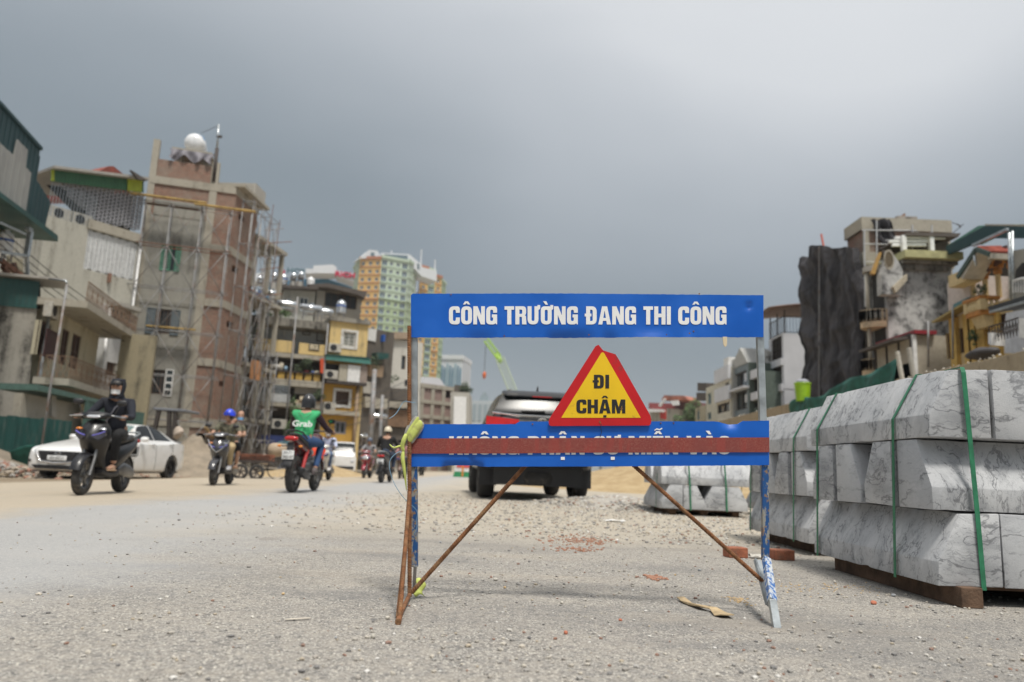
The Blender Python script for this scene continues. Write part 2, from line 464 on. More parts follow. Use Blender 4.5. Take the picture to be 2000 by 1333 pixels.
def curve_mesh(cu):
 ob = bpy.data.objects.new('tmp', cu); COL.objects.link(ob)
 dg = bpy.context.evaluated_depsgraph_get(); dg.update()
 me = bpy.data.meshes.new_from_object(ob.evaluated_get(dg), depsgraph=dg)
 bpy.data.objects.remove(ob)
 return me
def caps(text, x0, x1, y0, y1, to_world, name, m, parent, thick=0.0006, gap=0.075, sp=0.36):
 tot = 0; lay = []
 for ch in text:
  if ch == ' ': tot += sp; continue
  w, g = glyph(ch); lay.append((tot, g)); tot += w + gap
 tot -= gap
 cu = bpy.data.curves.new('t', 'CURVE'); cu.dimensions = '2D'; cu.fill_mode = 'BOTH'; cu.extrude = 0.5
 for ox, g in lay:
  for pl in g:
   pts = arc_path(pl); sp_ = cu.splines.new('POLY'); sp_.points.add(len(pts) - 1); sp_.use_cyclic_u = True
   for i, (a, b) in enumerate(pts): sp_.points[i].co = ((ox + a) / tot, b, 0, 1)
 me = curve_mesh(cu); o = org(parent)
 for v in me.vertices:
  v.co = to_world(x0 + (x1 - x0) * v.co.x, y0 + (y1 - y0) * v.co.y, (v.co.z + 0.5) * thick) - o
 me.materials.clear()
 return link(name, me, m, parent)
def label_text(text, size, M4, name, m, parent, thick=0.002, xs=1.0, bold=0.0):
 cu = bpy.data.curves.new('t', 'FONT'); cu.body = text; cu.size = size; cu.extrude = thick; cu.align_x = 'CENTER'; cu.align_y = 'CENTER'; cu.offset = bold
 cu.resolution_u = 3
 me = curve_mesh(cu); o = org(parent)
 for v in me.vertices: v.co = (M4 @ Vector((v.co.x * xs, v.co.y, v.co.z))) - o
 me.materials.clear()
 return link(name, me, m, parent)
def basis(pos, xdir, ydir):
 x = Vector(xdir).normalized(); y = Vector(ydir).normalized(); z = x.cross(y).normalized()
 return Matrix(((x.x, y.x, z.x, pos[0]), (x.y, y.y, z.y, pos[1]), (x.z, y.z, z.z, pos[2]), (0, 0, 0, 1)))
# ground
g = G('dusty_ground', 0.95, 0, 0.2)
p = g.co('pos'); x, y, z = g.xyz(p)[0], g.xyz(p)[1], g.xyz(p)[2]
n1 = g.noise(p, 0.35, 8, 0.6); n2 = g.noise(p, 6, 8, 0.7); n3 = g.noise(p, 90, 4, 0.7)
c = g.mix(g.ss(n1, 0.35, 0.65), (0.30, 0.235, 0.16), (0.42, 0.35, 0.26))
c = g.mix(g.ss(n2, 0.55, 0.72, 0, 0.6), c, (0.24, 0.22, 0.19))
c = g.mix(g.ss(n3, 0.3, 0.75, 0, 0.5), c, (0.16, 0.13, 0.10))
g.bump(g.math('ADD', g.math('MULTIPLY', n2, 2.0), n3), 0.8, 0.03)
M_DIRT = g.done(c)
g = G('dusty_asphalt', 0.93, 0, 0.25)
p = g.co('pos'); sx_ = g.xyz(p)
warp = g.noise(p, 0.5, 5, 0.6)
xw = g.math('ADD', sx_[0], g.math('MULTIPLY', g.math('SUBTRACT', warp, 0.5), 3.0))
stretch = g.co('pos', scale=(1.0, 0.16, 1.0))
lane = g.noise(stretch, 1.3, 7, 0.6)
n2 = g.noise(p, 2.6, 9, 0.7, 0.3); n3 = g.noise(p, 24, 8, 0.75); fine = g.noise(p, 260, 3, 0.6)
agg = g.vor(p, 200, 'F1', 'Color'); aggv = g.xyz(agg)[0]
base = g.mix(g.ss(aggv, 0.1, 0.9), (0.12, 0.118, 0.118), (0.44, 0.42, 0.385))
base = g.mix(g.ss(fine, 0.35, 0.7, 0, 0.45), base, (0.10, 0.10, 0.10))
spk = g.ss(g.xyz(agg)[1], 0.88, 0.92)
base = g.mix(spk, base, (0.72, 0.68, 0.60))
dust = g.math('ADD', g.math('MULTIPLY', n2, 0.30), g.math('MULTIPLY', n3, 0.70))
c = g.mix(g.ss(dust, 0.40, 0.60, 0.10, 0.62), base, (0.45, 0.41, 0.355))
c = g.mix(g.ss(g.noise(p, 55, 5, .8), .56, .68, 0, .4), c, (0.62, 0.56, 0.47))
c = g.mix(g.ss(g.noise(p, 70, 5, .8), 0.56, 0.68, 0, 0.38), c, (0.15, 0.14, 0.13))
c = g.mix(g.ss(g.noise(g.co('pos', scale=(.35, 1.0, 1.0)), 1.1, 6, .6), .5, .68, 0, .45), c, (0.50, 0.43, 0.34))
c = g.mix(g.ss(g.noise(g.co('pos', scale=(.5, 1.3, 1.0), loc=(3.1, 1.7, 0)), .9, 5, .6), .50, .66, 0, .42), c, (0.17, 0.168, 0.168))
smooth = g.math('MULTIPLY', g.ss(xw, -4.6, -3.4), g.ss(xw, -1.0, -2.2))
c = g.mix(g.math('MULTIPLY', smooth, 0.72), c, g.mix(lane, (0.42, 0.42, 0.415), (0.34, 0.345, 0.35)))
tan = g.mix(lane, (0.52, 0.44, 0.33), (0.42, 0.37, 0.30))
c = g.mix(g.math('MULTIPLY', g.ss(xw, -3.3, -4.5), g.ss(n2, 0.15, 0.5, 0.55, 0.97)), c, tan)
far = g.math('MULTIPLY', g.ss(g.math('ADD', sx_[1], g.math('MULTIPLY', warp, 3.0)), 5.6, 8.5), g.ss(xw, -2.9, -0.9))
c = g.mix(g.math('MULTIPLY', far, g.ss(n2, 0.2, 0.6, 0.3, 0.95)), c, g.mix(n3, (0.56, 0.49, 0.39), (0.44, 0.40, 0.33)))
vv = g.co('pos', scale=(1.0, 0.55, 1.0))
sp_ = g.vor(vv, 2.1, 'F1', 'Distance')
m_ = g.math('MULTIPLY', g.ss(g.math('ADD', sp_, g.math('MULTIPLY', n3, 0.22)), 0.31, 0.26), g.math('MULTIPLY', g.ss(xw, -1.2, -1.7), g.ss(sx_[1], 5.2, 4.4)))
c = g.mix(g.math('MULTIPLY', m_, 0.6), c, (0.15, 0.12, 0.095))
g.bump(g.math('ADD', g.math('MULTIPLY', g.math('ADD', aggv, fine), g.math('SUBTRACT', 1.0, g.math('MULTIPLY', smooth, 0.6))), g.math('MULTIPLY', n3, 1.4)), .7, 0.007)
M_ROAD = g.done(c)
def strip_sheet(name, xs, y0, y1, dz, m, ny=60):
 b = MB(); ys = [y0 + (y1 - y0) * (k / ny) ** 2.2 for k in range(ny + 1)]
 i0 = 0
 for yy in ys:
  for xx in xs: b.v.append(Vector((xx, yy, gz(xx) + dz)))
 n = len(xs)
 for a in range(ny):
  for k in range(n - 1): b.f.append([a * n + k, a * n + k + 1, (a + 1) * n + k + 1, (a + 1) * n + k])
 return tag(b.build(name, m, fix=False), kind='structure')
strip_sheet('ground', [-900, -300, -100, -40, -20, -12, -9, -6, -3, 0, 10, 60, 300, 900], -40, 1600, 0, M_DIRT)
RX = [-9.2, -8, -7, -6, -5, -4, -3, -2, 0, 3, 6, 8.6]
strip_sheet('road', RX, -20, 400, 0.004, M_ROAD)
# loose stones
def ico():
 bm = bmesh.new(); bmesh.ops.create_icosphere(bm, subdivisions=1, radius=1)
 v = [x.co.copy() for x in bm.verts]; f = [[a.index for a in q.verts] for q in bm.faces]; bm.free(); return v, f
ICO = ico()
def rock(b, c, r, sq=0.6, seed=None):
 k = len(b.v); rz = rnd.random() * 6.28; a, bb = rnd.uniform(.7, 1.25), rnd.uniform(.7, 1.2)
 cs, sn = cos(rz), sin(rz)
 for q in ICO[0]:
  j = rnd.uniform(.78, 1.15) * r
  X, Y = q.x * a * j, q.y * bb * j
  b.v.append(Vector((c[0] + X * cs - Y * sn, c[1] + X * sn + Y * cs, c[2] + q.z * j * sq)))
 for f in ICO[1]: b.f.append([k + i for i in f])
def island_mat(name, cols, rough=0.9):
 g = G(name, rough, 0, 0.25); geo = g.n.new('ShaderNodeNewGeometry')
 r = g.n.new('ShaderNodeValToRGB'); r.color_ramp.interpolation = 'CONSTANT'; e = r.color_ramp.elements
 while len(e) < len(cols): e.new(0.5)
 for i, cc in enumerate(cols): e[i].position = i / len(cols); e[i].color = c4(cc)
 g.l.new(geo.outputs['Random Per Island'], r.inputs[0])
 n = g.noise(g.co('pos'), 70, 4)
 c = g.mix(g.ss(n, .3, .7, 0, .5), r.outputs[0], (0.2, 0.19, 0.18)); g.bump(n, .5, .004)
 return g.done(c)
M_GRAVEL = island_mat('gravel_stone', [(.42, .39, .34), (.33, .315, .29), (.52, .48, .41), (.20, .195, .19), (.47, .40, .30), (.40, .385, .36), (.62, .59, .53), (.55, .50, .42), (.38, .35, .31), (.70, .68, .64), (.30, .17, .12)])
b = MB()
for i in range(19000):
 Y = 1.25 * math.exp(rnd.random() ** 0.8 * 2.2)
 X = rnd.uniform(-0.85, 0.85) * Y
 if X < -0.45 and rnd.random() < 0.72: continue
 if X < -3.6: continue
 r = 0.0013 + 0.0085 * rnd.random() ** 3.6
 if noise.noise(Vector((X * 1.3, Y * 1.3, 3))) < -0.05: r *= .7
 rock(b, (X, Y, 0.004 + r * .35), r)
for i in range(9000):                               # the stonier belt beyond the sign
 Y = rnd.uniform(5.4, 13.5); X = rnd.gauss(1.0, 1.7)
 if X < -2.6 or X > 4.5: continue
 r = 0.005 + 0.014 * rnd.random() ** 3
 rock(b, (X, Y, 0.004 + r * .3), r)
tag(b.build('gravel', M_GRAVEL, fix=False), 'loose grit and gravel scattered over the dusty asphalt around the sign', 'gravel', kind='stuff')
def mound(name, cx, cy, rx, ry, h, m, label, cat, seed=0, rough=0.25, z0=0.0, n=40):
 def fn(u, v):
  X, Y = (u * 2 - 1) * 1.25, (v * 2 - 1) * 1.25
  d = sqrt(X * X + Y * Y); k = max(0.0, 1 - d) ** 1.1 * 1.15
  nn = noise.fractal(Vector((X * 2 + seed, Y * 2, seed)), 1.0, 2.0, 5)
  hh = h * k * (1 + rough * nn * 1.5) + (0.05 * h * nn * rough if k > 0 else 0)
  return (cx + X * rx, cy + Y * ry, z0 + (hh if k > 0 else -0.05))
 o = MB().grid(fn, n, n).build(name, m, fix=False, smooth=True)
 return tag(o, label, cat)
g = G('ochre_sand', .95, 0, .1); p = g.co('pos'); n = g.noise(p, 2.2, 9, .7); n2 = g.noise(p, 18, 6, .7)
g.bump(g.math('ADD', n, g.math('MULTIPLY', n2, .3)), .9, .12)
M_SAND = g.done(g.mix(g.ss(n, .35, .65), (.52, .40, .24), (.40, .29, .16)))
g = G('grey_brown_sand', .95, 0, .1); p = g.co('pos'); n = g.noise(p, 1.6, 9, .7); n2 = g.noise(p, 14, 6, .7)
g.bump(g.math('ADD', n, g.math('MULTIPLY', n2, .4)), .9, .15)
M_SAND2 = g.done(g.mix(g.ss(n, .35, .65), (.36, .30, .23), (.24, .205, .16)))
mound('sand_mound', 6.3, 26, 6.5, 7, 0.95, M_SAND, 'long bank of ochre sand behind the pallets, beside the retaining wall', 'sand heap', 3)
mound('gravel_heap', 1.75, 11.9, 1.5, 1.5, 0.14, M_GRAVEL, 'low heap of pale crushed stone beside the rear right wheel of the dark car', 'gravel heap', 9, .3)
b = MB()
for i in range(2600):
 a, r_ = rnd.random() * 6.28, abs(rnd.gauss(0, .55)); X, Y = 1.8 + cos(a) * r_ * 1.2, 11.7 + sin(a) * r_ * 1.5
 k = max(0, 1 - sqrt(((X - 1.75) / 1.5) ** 2 + ((Y - 11.9) / 1.5) ** 2)) * .15
 r = rnd.uniform(.012, .032); rock(b, (X, Y, k + r * .3), r)
tag(b.build('crushed_stone', M_GRAVEL, fix=False), 'crushed stone lying over the low heap left of the far pallet', 'crushed stone', kind='stuff')
M_STONES = [mat('pale_stone', (.50, .47, .41), .9, 0, .2, 30, .5, 90), mat('ochre_stone', (.50, .36, .2), .9, 0, .2, 30, .5, 90), mat('grey_stone', (.33, .34, .35), .9, 0, .2, 30, .5, 90), mat('red_chip', (.42, .15, .09), .95, 0, .25, 30, .5, 90)]
STN = [(729, 1246, .013, 0, 'largest pale stone, left of the rusty foot of the sign'), (1640 * .4, 960 + 715 * .4, .006, 2, 'small grey stone standing upright left of the sign foot'), (553, 1161, .009, 1, 'smooth ochre pebble on the grey asphalt, left of the rebar foot'), (757, 1209, .011, 0, 'pale stone touching the foot of the rusty bar'),
     (1055, 1090, .012, 0, 'pale rock in the middle of the asphalt under the sign'), (860, 1060, .010, 2, 'grey pebble beside the left post of the sign'), (968, 1134, .013, 0, 'flat pale stone under the diagonal bar'), (918, 1125, .010, 0, 'pale pebble beside the flat stone under the diagonal bar'), (986, 1149, .010, 1, 'tan pebble in front of the flat pale stone'),
     (1097, 1179, .011, 0, 'white-grey stone in the dark shadow band below the boards'), (1105, 1238, .011, 3, 'orange-red brick chip nearest the camera'), (1483, 1201, .013, 0, 'pale stone beside the right foot of the sign'), (1212, 1212, .008, 3, 'small red chip left of the torn cardboard'), (1366, 1115, .011, 2, 'grey pebble under the right diagonal bar'), (1319, 1124, .009, 1, 'ochre pebble under the right diagonal bar'), (246, 1231, .007, 0, 'white pebble alone on the grey asphalt far left'),  # dark band at the white-grey stone is the boards' cast shadow
     (350, 1312, .007, 0, 'white pebble near the lower left corner'), (1706, 1180, .016, 3, 'reddish stone chip beside the near pallet'), (1180, 1243, .006, 0, 'small white pebble in front of the sign'), (1380, 1098, .010, 0, 'pale pebble behind the diagonal bar'), (1630, 1138, .013, 0, 'white pebble beside the pallet timber'), (1745, 1165, .014, 2, 'grey pebble in front of the near pallet'), (582, 1290, .007, 0, 'pale pebble bottom left of the rusty foot')]
for i, (px, py, r, k, lb) in enumerate(STN):
 q = gnd(px, py, .006); b = MB(); rock(b, (q.x, q.y, .004 + r * .45), r, .75)
 o = b.build('stone', M_STONES[k], weld=True, bevel=0); subsurf(o, 1); tag(o, lb, 'stone', 'loose stones on the asphalt')
M_CARD = mat('torn_cardboard', (.45, .34, .2), .95, 0, .2, 25, .3, 120)
b = MB()
pc = [(1322, 1168), (1336, 1170), (1352, 1178), (1372, 1184), (1388, 1190), (1400, 1188), (1418, 1195), (1434, 1205), (1410, 1204), (1395, 1200), (1386, 1191), (1366, 1188), (1345, 1180), (1330, 1174)]
b.prism([gnd(a, c_, .012) + Vector((0, 0, .006 * sin(i * 1.9))) for i, (a, c_) in enumerate(pc)], (0, 0, .0035))
tag(b.build('cardboard_scrap', M_CARD), 'torn strip of brown cardboard on the asphalt left of the right foot', 'cardboard')
b = MB().prism([gnd(a, c_, .008) for a, c_ in [(556, 1211.5), (560, 1210), (607, 1207), (606, 1208.2), (575, 1210.5)]], (0, 0, .002))
tag(b.build('wood_splinter', mat('bleached_wood', (.55, .5, .42), .9)), 'thin bleached splinter lying on the asphalt left of the sign', 'splinter')
g = G('brick_dust', .97, 0, .1); p = g.co('pos'); n = g.noise(p, 30, 6, .7)
M_BDUST = g.done(g.mix(n, (.30, .13, .085), (.38, .24, .17)))
b = MB()
for i in range(420):
 k = rnd.choice([(1130, 1052, .28, .12), (1155, 1060, .2, .08), (1120, 1075, .22, .05), (1280, 1132, .05, .02), (1120, 1060, .25, .1)])
 q = gnd(k[0], k[1]); X, Y = q.x + rnd.gauss(0, k[2] * .45), q.y + rnd.gauss(0, k[3] * 1.6); r = rnd.uniform(.003, .013)
 rock(b, (X, Y, .004 + r * .25), r, .5)
tag(b.build('brick_rubble', M_BDUST, fix=False), 'crumbled red brick bits lying on the asphalt behind the sign', 'brick rubble', kind='stuff')
b = MB()
for i in range(260):
 k = rnd.choice([(1520, 1148, .16, .12), (1370, 1043, .3, .12), (1440, 1175, .05, .05), (1640, 1150, .3, .1)])
 q = gnd(k[0], k[1]); X, Y = q.x + rnd.gauss(0, k[2] * .5), q.y + rnd.gauss(0, k[3]); r = rnd.uniform(.002, .007)
 rock(b, (X, Y, .004 + r * .25), r, .45)
tag(b.build('mortar_crumbs', M_STONES[1], fix=False), 'ochre mortar crumbs strewn beside the right post and the pallets', 'rubble', kind='stuff')
M_BRICK = mat('fired_brick', (.34, .12, .065), .95, 0, .3, 20, .6, 120, dirt=(.16, .09, .06), dirt_amt=.5, dscale=10)
for (px, py, rz, lb) in [(1441, 1092, .12, 'lone red brick on the asphalt left of the right post'), (1533, 1097, .05, 'lone red brick with a dark scorched face right of the post')]:
 q = gnd(px, py); b = MB(); L, W, Hh = .125, .10, .062
 def fn_(b=b): b.box(-L / 2, L / 2, -W / 2, W / 2, 0, Hh)
 fn_(); o = b.build('brick', M_BRICK, bevel=.006)
 o.location = (q.x, q.y + W / 2, .004); o.rotation_euler = (0, 0, rz); tag(o, lb, 'brick', 'two loose bricks')
b = MB().grid(lambda u, v: (gnd(1478, 1092).x + (u - .5) * .09, gnd(1478, 1092).y + (v - .5) * .08, .012 + .02 * abs(sin(u * 5 + v * 3)) * (1 - abs(v - .5))), 8, 6)
tag(b.build('paper_scrap', mat('dirty_paper', (.5, .48, .43), .9), fix=False), 'crumpled pale paper scrap lying between the two red bricks', 'paper')
b = MB().grid(lambda u, v: (gnd(1202, 1020).x + (u - .5) * .2, gnd(1202, 1020).y + (v - .5) * .14, .01 + .012 * abs(sin(u * 4))), 8, 6)
tag(b.build('paper_scrap', mat('white_paper', (.72, .72, .7), .9), fix=False), 'white scrap of paper on the gravel left of the far pallet', 'paper')
# marble kerb blocks
g = G('veined_marble', 0.42, 0, 0.4)
v = g.co('Object', rand=True)
w_ = g.n.new('ShaderNodeVectorMath'); w_.operation = 'ADD'
nc = g.n.new('ShaderNodeTexNoise'); g.l.new(v, nc.inputs['Vector']); nc.inputs['Scale'].default_value = 3.2; nc.inputs['Detail'].default_value = 6
sc_ = g.n.new('ShaderNodeVectorMath'); sc_.operation = 'SCALE'; sc_.inputs['Scale'].default_value = 0.22
g.l.new(nc.outputs['Color'], sc_.inputs[0]); g.l.new(v, w_.inputs[0]); g.l.new(sc_.outputs[0], w_.inputs[1])
mpn = g.n.new('ShaderNodeMapping'); g.l.new(w_.outputs[0], mpn.inputs[0]); mpn.inputs['Scale'].default_value = (.55, 3.4, 2.4); mpn.inputs['Rotation'].default_value = (.5, .35, .6)
a1 = g.noise(mpn.outputs[0], 3.4, 4, .55, .3); a2 = g.noise(mpn.outputs[0], 8.5, 4, .6, .3); clo = g.noise(v, 2.2, 6, .6); spk = g.noise(v, 140, 3, .7)
vein = lambda a, w: g.ss(g.math('ABSOLUTE', g.math('SUBTRACT', a, .5)), w, 0.0)
mask = g.ss(clo, .34, .6)
base = g.mix(g.ss(clo, .3, .7), (.53, .535, .54), (.40, .41, .425))
smk = g.noise(g.co('Object', scale=(1.0, 3.2, 2.2), rot=(.5, .35, .6), rand=False), 2.6, 7, .62, .5)
base = g.mix(g.ss(smk, .50, .68, 0, .5), base, (.19, .20, .215)); base = g.mix(g.ss(smk, .40, .30, 0, .35), base, (.66, .66, .66))
c = g.mix(g.math('MULTIPLY', vein(a1, .026), g.math('MULTIPLY', g.ss(smk, .36, .52), .6)), base, (.05, .052, .06))
c = g.mix(g.math('MULTIPLY', vein(a2, .03), g.math('MULTIPLY', g.ss(smk, .42, .58), .45)), c, (.12, .125, .14))
a3 = g.noise(mpn.outputs[0], 19, 4, .6, .2); c = g.mix(g.math('MULTIPLY', vein(a3, .03), g.math('MULTIPLY', mask, .15)), c, (.2, .205, .22))
c = g.mix(g.ss(spk, .45, .75, 0, .18), c, (.25, .25, .25))
dz_ = g.noise(v, 5, 6, .7); c = g.mix(g.ss(dz_, .62, .8, 0, .35), c, (.40, .36, .30))
g.bump(g.math('ADD', spk, g.math('MULTIPLY', a2, .6)), .3, .004)
g.put(g.b.inputs['Roughness'], g.ss(dz_, .3, .8, .38, .8))
M_MARBLE = g.done(c)
BW, BH, BL = 0.272, 0.30, 1.24
def block_mesh(L, k):
 pr = [(0, 0), (BW, 0), (BW, .095), (.168, BH), (0, BH)]
 rr_ = random.Random(k); N = 40
 b = MB(); R = []
 for s_ in range(N + 1):
  t = L * s_ / N; R.append([(p_[0], t, p_[1]) for p_ in pr])
 b.rings(R)
 me = b.mesh('block', bevel=0); bm = bmesh.new(); bm.from_mesh(me)
 ed = [e for e in bm.edges if e.calc_face_angle(0) > .3]
 bmesh.ops.bevel(bm, geom=ed, offset=.0035, segments=2, profile=.5, affect='EDGES')
 for vv in bm.verts:                                    # chipped arrises
  n_ = noise.noise(Vector((vv.co.x * 9 + k * 7, vv.co.y * 14, vv.co.z * 9)))
  if n_ > .22: vv.co -= Vector((vv.co.x - BW / 2, 0, vv.co.z - BH / 2)) * (n_ - .22) * .12
 bm.to_mesh(me); bm.free(); me.polygons.foreach_set('use_smooth', [True] * len(me.polygons)); me.set_sharp_from_angle(angle=radians(38))
 me.materials.append(M_MARBLE)
 return me
BM_ = [block_mesh(BL, k) for k in range(4)]
M_STRAP = mat('green_strap', (.025, .17, .085), .45, 0, .2, 20)
WORD = ['first', 'second', 'third', 'fourth']
def put_block(x, y, z, face, k, label):
 o = bpy.data.objects.new('kerb_block', BM_[k % 4]); COL.objects.link(o)
 j = lambda a: rnd.uniform(-a, a)
 if face == '-x': o.rotation_euler = (0, 0, pi); o.location = (x + BW, y + BL + j(.008), z)
 elif face == '+x': o.location = (x, y + j(.008), z)
 elif face == '-y': o.rotation_euler = (0, 0, -pi / 2); o.location = (x + j(.008), y + BW, z)      # slope looks to -y, length along +x
 elif face == '+y': o.rotation_euler = (0, 0, pi / 2); o.location = (x + BL + j(.008), y, z)
 tag(o, label, 'kerb stone', 'veined marble kerb blocks stacked on pallets'); return o
def pallet(x, y, w, l, label):
 t = thing('pallet', label, 'pallet', (x, y, 0.004))
 for k in range(6):
  yy = y + .02 + k * (l - .14) / 5
  MB().box(x, x + w, yy, yy + .1, .062, .082).build('board', M_WOOD, t, bevel=.002)
 for k in range(3):
  xx = x + .03 + k * (w - .16) / 2
  MB().box(xx, xx + .09, y + .03, y + l - .03, .004, .0615).build('runner', M_WOOD, t, bevel=.003)
 return t
def strap_x(x, y, z0, rows, w=.016):        # band in a plane y = const round the rows whose street-side outline is given
 top = z0 + BH * rows
 pts = [(x - .004, z0 + .0)]
 for r in range(rows):
  zb = z0 + r * BH
  if r % 2 == 0 or True:
   pts += [(x - .004, zb + .01), (x - .004, zb + .098)]
 pts = [(x - .004, z0), (x - .004, top - BH + .095), (x + .132, top + .004), (x + 4 * BW - .132, top + .004), (x + 4 * BW + .004, top - BH + .095), (x + 4 * BW + .004, z0)]
 return pts
def strap(pts3, wdir, w, label):
 wv = Vector(wdir) * w / 2; b = MB(); R = []
 P = [Vector(p_) for p_ in pts3]
 for i, p_ in enumerate(P):
  t = (P[min(i + 1, len(P) - 1)] - P[max(i - 1, 0)]).normalized(); n_ = t.cross(Vector(wdir)).normalized() * .0012
  R.append([p_ - wv - n_, p_ + wv - n_, p_ + wv + n_, p_ - wv + n_])
 b.rings(R); return tag(b.build('strap', M_STRAP), label, 'strap', 'green packing straps round the blocks')
def stack(x, y, where, rows=3, ncols=4, straps_y=(), straps_x=(), z0=0.083, mid_len='x', start=0, label_pal=''):
 pallet(x + .09, y + .07, 4 * BW - .12, BL - .16, label_pal)
 RN = {0: 'bottom', 1: 'middle' if rows == 3 else 'upper', 2: 'top'}
 k = start
 for r in range(rows):
  z = z0 + r * (BH + .006)
  if r % 2 == 0:
   for c_ in range(ncols):
    put_block(x + c_ * BW + (.009 if c_ % 2 else 0), y, z, '-x' if c_ % 2 == 0 else '+x', k, f'marble kerb block, {WORD[c_]} from the street side, {RN[r]} row, {where}'); k += 1
  else:
   for c_ in range(4):
    put_block(x - .004, y + .012 + c_ * (BW + .035) + (.016 if c_ % 2 else 0), z, '-y' if c_ % 2 == 0 else '+y', k, f'marble kerb block, {WORD[c_]} from the camera, crosswise {RN[r]} row, {where}'); k += 1
 top = z0 + rows * BH + .014
 nm = {0: 'nearer', 1: 'farther'}
 for i, yy in enumerate(straps_y):
  xr = x + 4 * BW
  strap([(x - .012, yy + .06, z0 - .01), (x - .010, yy + .02, top - BH + .09), (x + .102, yy, top + .003), (xr - .102, yy, top + .003), (xr + .010, yy, top - BH + .09), (xr + .010, yy, z0 - .01)], (0, 1, 0), .02, f'{nm[i]} green strap down the street side of the {where}')
 for i, xx in enumerate(straps_x):
  strap([(xx + .03, y - .008, z0 - .01), (xx + .02, y - .012, z0 + BH), (xx, y - .012, top - .02), (xx, y - .004, top + .003), (xx, y + BL + .004, top + .003), (xx, y + BL + .012, z0)], (1, 0, 0), .02, f'{["left","right"][i]+" " if len(straps_x)>1 else ""}green strap down the camera end of the {where}')
stack(1.80, 3.16, 'nearest stack', 3, 4, (3.42, 4.27), (1.955,), label_pal='timber pallet under the nearest stack of marble blocks')
stack(2.02, 5.02, 'second stack along', 3, 4, (5.20, 6.12), (2.3,), start=2, label_pal='timber pallet under the second stack of marble blocks')
stack(1.98, 9.55, 'far stack', 2, 4, (9.8,), (2.32, 2.78), start=1, label_pal='timber pallet under the far stack seen below the lower board')
stack(3.62, 4.35, 'stack behind the nearest', 3, 4, (4.6,), (3.9,), start=3, label_pal='timber pallet under the stack behind the nearest one')
stack(3.52, 9.8, 'stack behind the far stack', 2, 4, (10.1,), (3.9,), start=2, label_pal='timber pallet under the stack behind the far one')
for (x0, x1, y0, y1, lb) in [(1.87, 1.96, 3.12, 4.3, 'dark timber bearer under the street side of the nearest stack')]:
 tag(MB().box(x0, x1, y0, y1, .004, .086).build('timber_bearer', M_WOOD, bevel=.004), lb, 'timber')
# the construction sign
YS = 2.8
def S(px, py, lift=0.0): return at(px, py, YS) + Vector((0, -lift, 0))
sg = thing('construction_sign', 'blue two-board construction barrier sign with red and yellow triangle on rusty legs', 'road sign', (0.3, YS, 0))
g = G('blue_enamel', .34, 0, .5); v = g.co('Object')
n = g.noise(v, 3, 6, .6); sc1 = g.co('Object', scale=(40, 1, 3), rot=(0, .6, 0)); s1 = g.noise(sc1, 3, 5, .7)
c = g.mix(g.ss(n, .3, .7), (.0, .088, .44), (.002, .115, .53))
c = g.mix(g.ss(s1, .70, .76, 0, .5), c, (.12, .26, .55))
d = g.noise(v, 42, 7, .75); big = g.noise(v, 5, 3, .5)
c = g.mix(g.math('MULTIPLY', g.ss(d, .705, .735), g.ss(big, .48, .6)), c, (.33, .33, .33))
g.put(g.b.inputs['Roughness'], g.ss(n, .3, .7, .32, .5)); g.bump(n, .12, .01)
M_BLUE = g.done(c)
M_RIM = mat('bare_sheet_edge', (.45, .43, .38), .6, .3, .3, 60, dirt=(.25, .18, .12), dirt_amt=.6, dscale=30)
def board(name, top, bot, x0, x1, m, dent, th=.004, N=150, V=12):
 b = MB()
 def f(u, v, s_):
  px = x0 + (x1 - x0) * u; py = bot(px) + (top(px) - bot(px)) * v
  return S(px, py, dent(px, v) + s_)
 b.grid(lambda u, v: f(u, v, th), N, V); nfront = len(b.v)
 b.grid(lambda u, v: f(u, v, 0), N, V)
 o = b.build(name, m, sg, smooth=True, fix=False)
 e = MB()
 for k in range(N):
  for v in (0, 1):
   a, c_ = k / N, (k + 1) / N
   e.poly([f(a, v, th), f(c_, v, th), f(c_, v, 0), f(a, v, 0)])
 for u in (0, 1):
  e.poly([f(u, 0, th), f(u, 1, th), f(u, 1, 0), f(u, 0, 0)])
 link('cut_edge', e.mesh('cut_edge', org(o)), M_RIM, o)
 return o
def lerp_pts(P):
 def fn(x):
  for a, c_ in zip(P, P[1:]):
   if x <= c_[0]: return a[1] + (c_[1] - a[1]) * max(0, (x - a[0])) / max(1e-6, c_[0] - a[0])
  return P[-1][1]
 return fn
jit = lambda s_, a: (lambda px: a * noise.noise(Vector((px * .11, s_, 0))) + a * .6 * noise.noise(Vector((px * .5, s_, 3))))
jt, jb = jit(1, .7), jit(5, .8)
t1 = lerp_pts([(802, 578), (806, 574.5), (1100, 574), (1489, 577.5)]); b1 = lerp_pts([(802, 660), (900, 660), (1491, 659.5)])
def dent1(px, v):
 d = 0.0
 for c_, w, dz in ((935, 28, -.007), (1105, 48, -.012), (1190, 14, -.008), (1270, 36, .009), (1060, 12, .005), (1343, 9, .004)):
  q = abs(px - c_) / w
  if q < 1.6 and v < .2: d += dz * max(0, 1 - q * q * .6) * (1 - v / .2) ** 1.1
 q = sqrt(((px - 1462) / 10) ** 2 + ((v - .74) / .10) ** 2)
 if q < 1: d -= .014 * (1 - q) ** 1.2
 return d + .0018 * noise.noise(Vector((px * .012, v * 2, 7)))
o1 = board('board', lambda px: t1(px) + jt(px), lambda px: b1(px) + jb(px), 803.0, 1490.5, M_BLUE, dent1); o1['label'] = 'upper blue board'
t2 = lerp_pts([(801, 829), (1006, 829), (1014, 824), (1395, 823.5), (1403, 824.5), (1424, 829.5), (1440, 829), (1449, 823), (1501, 822)])
b2 = lerp_pts([(801, 912), (862, 912), (876, 909.5), (928, 909.5), (938, 912), (1200, 911.5), (1502, 909)])
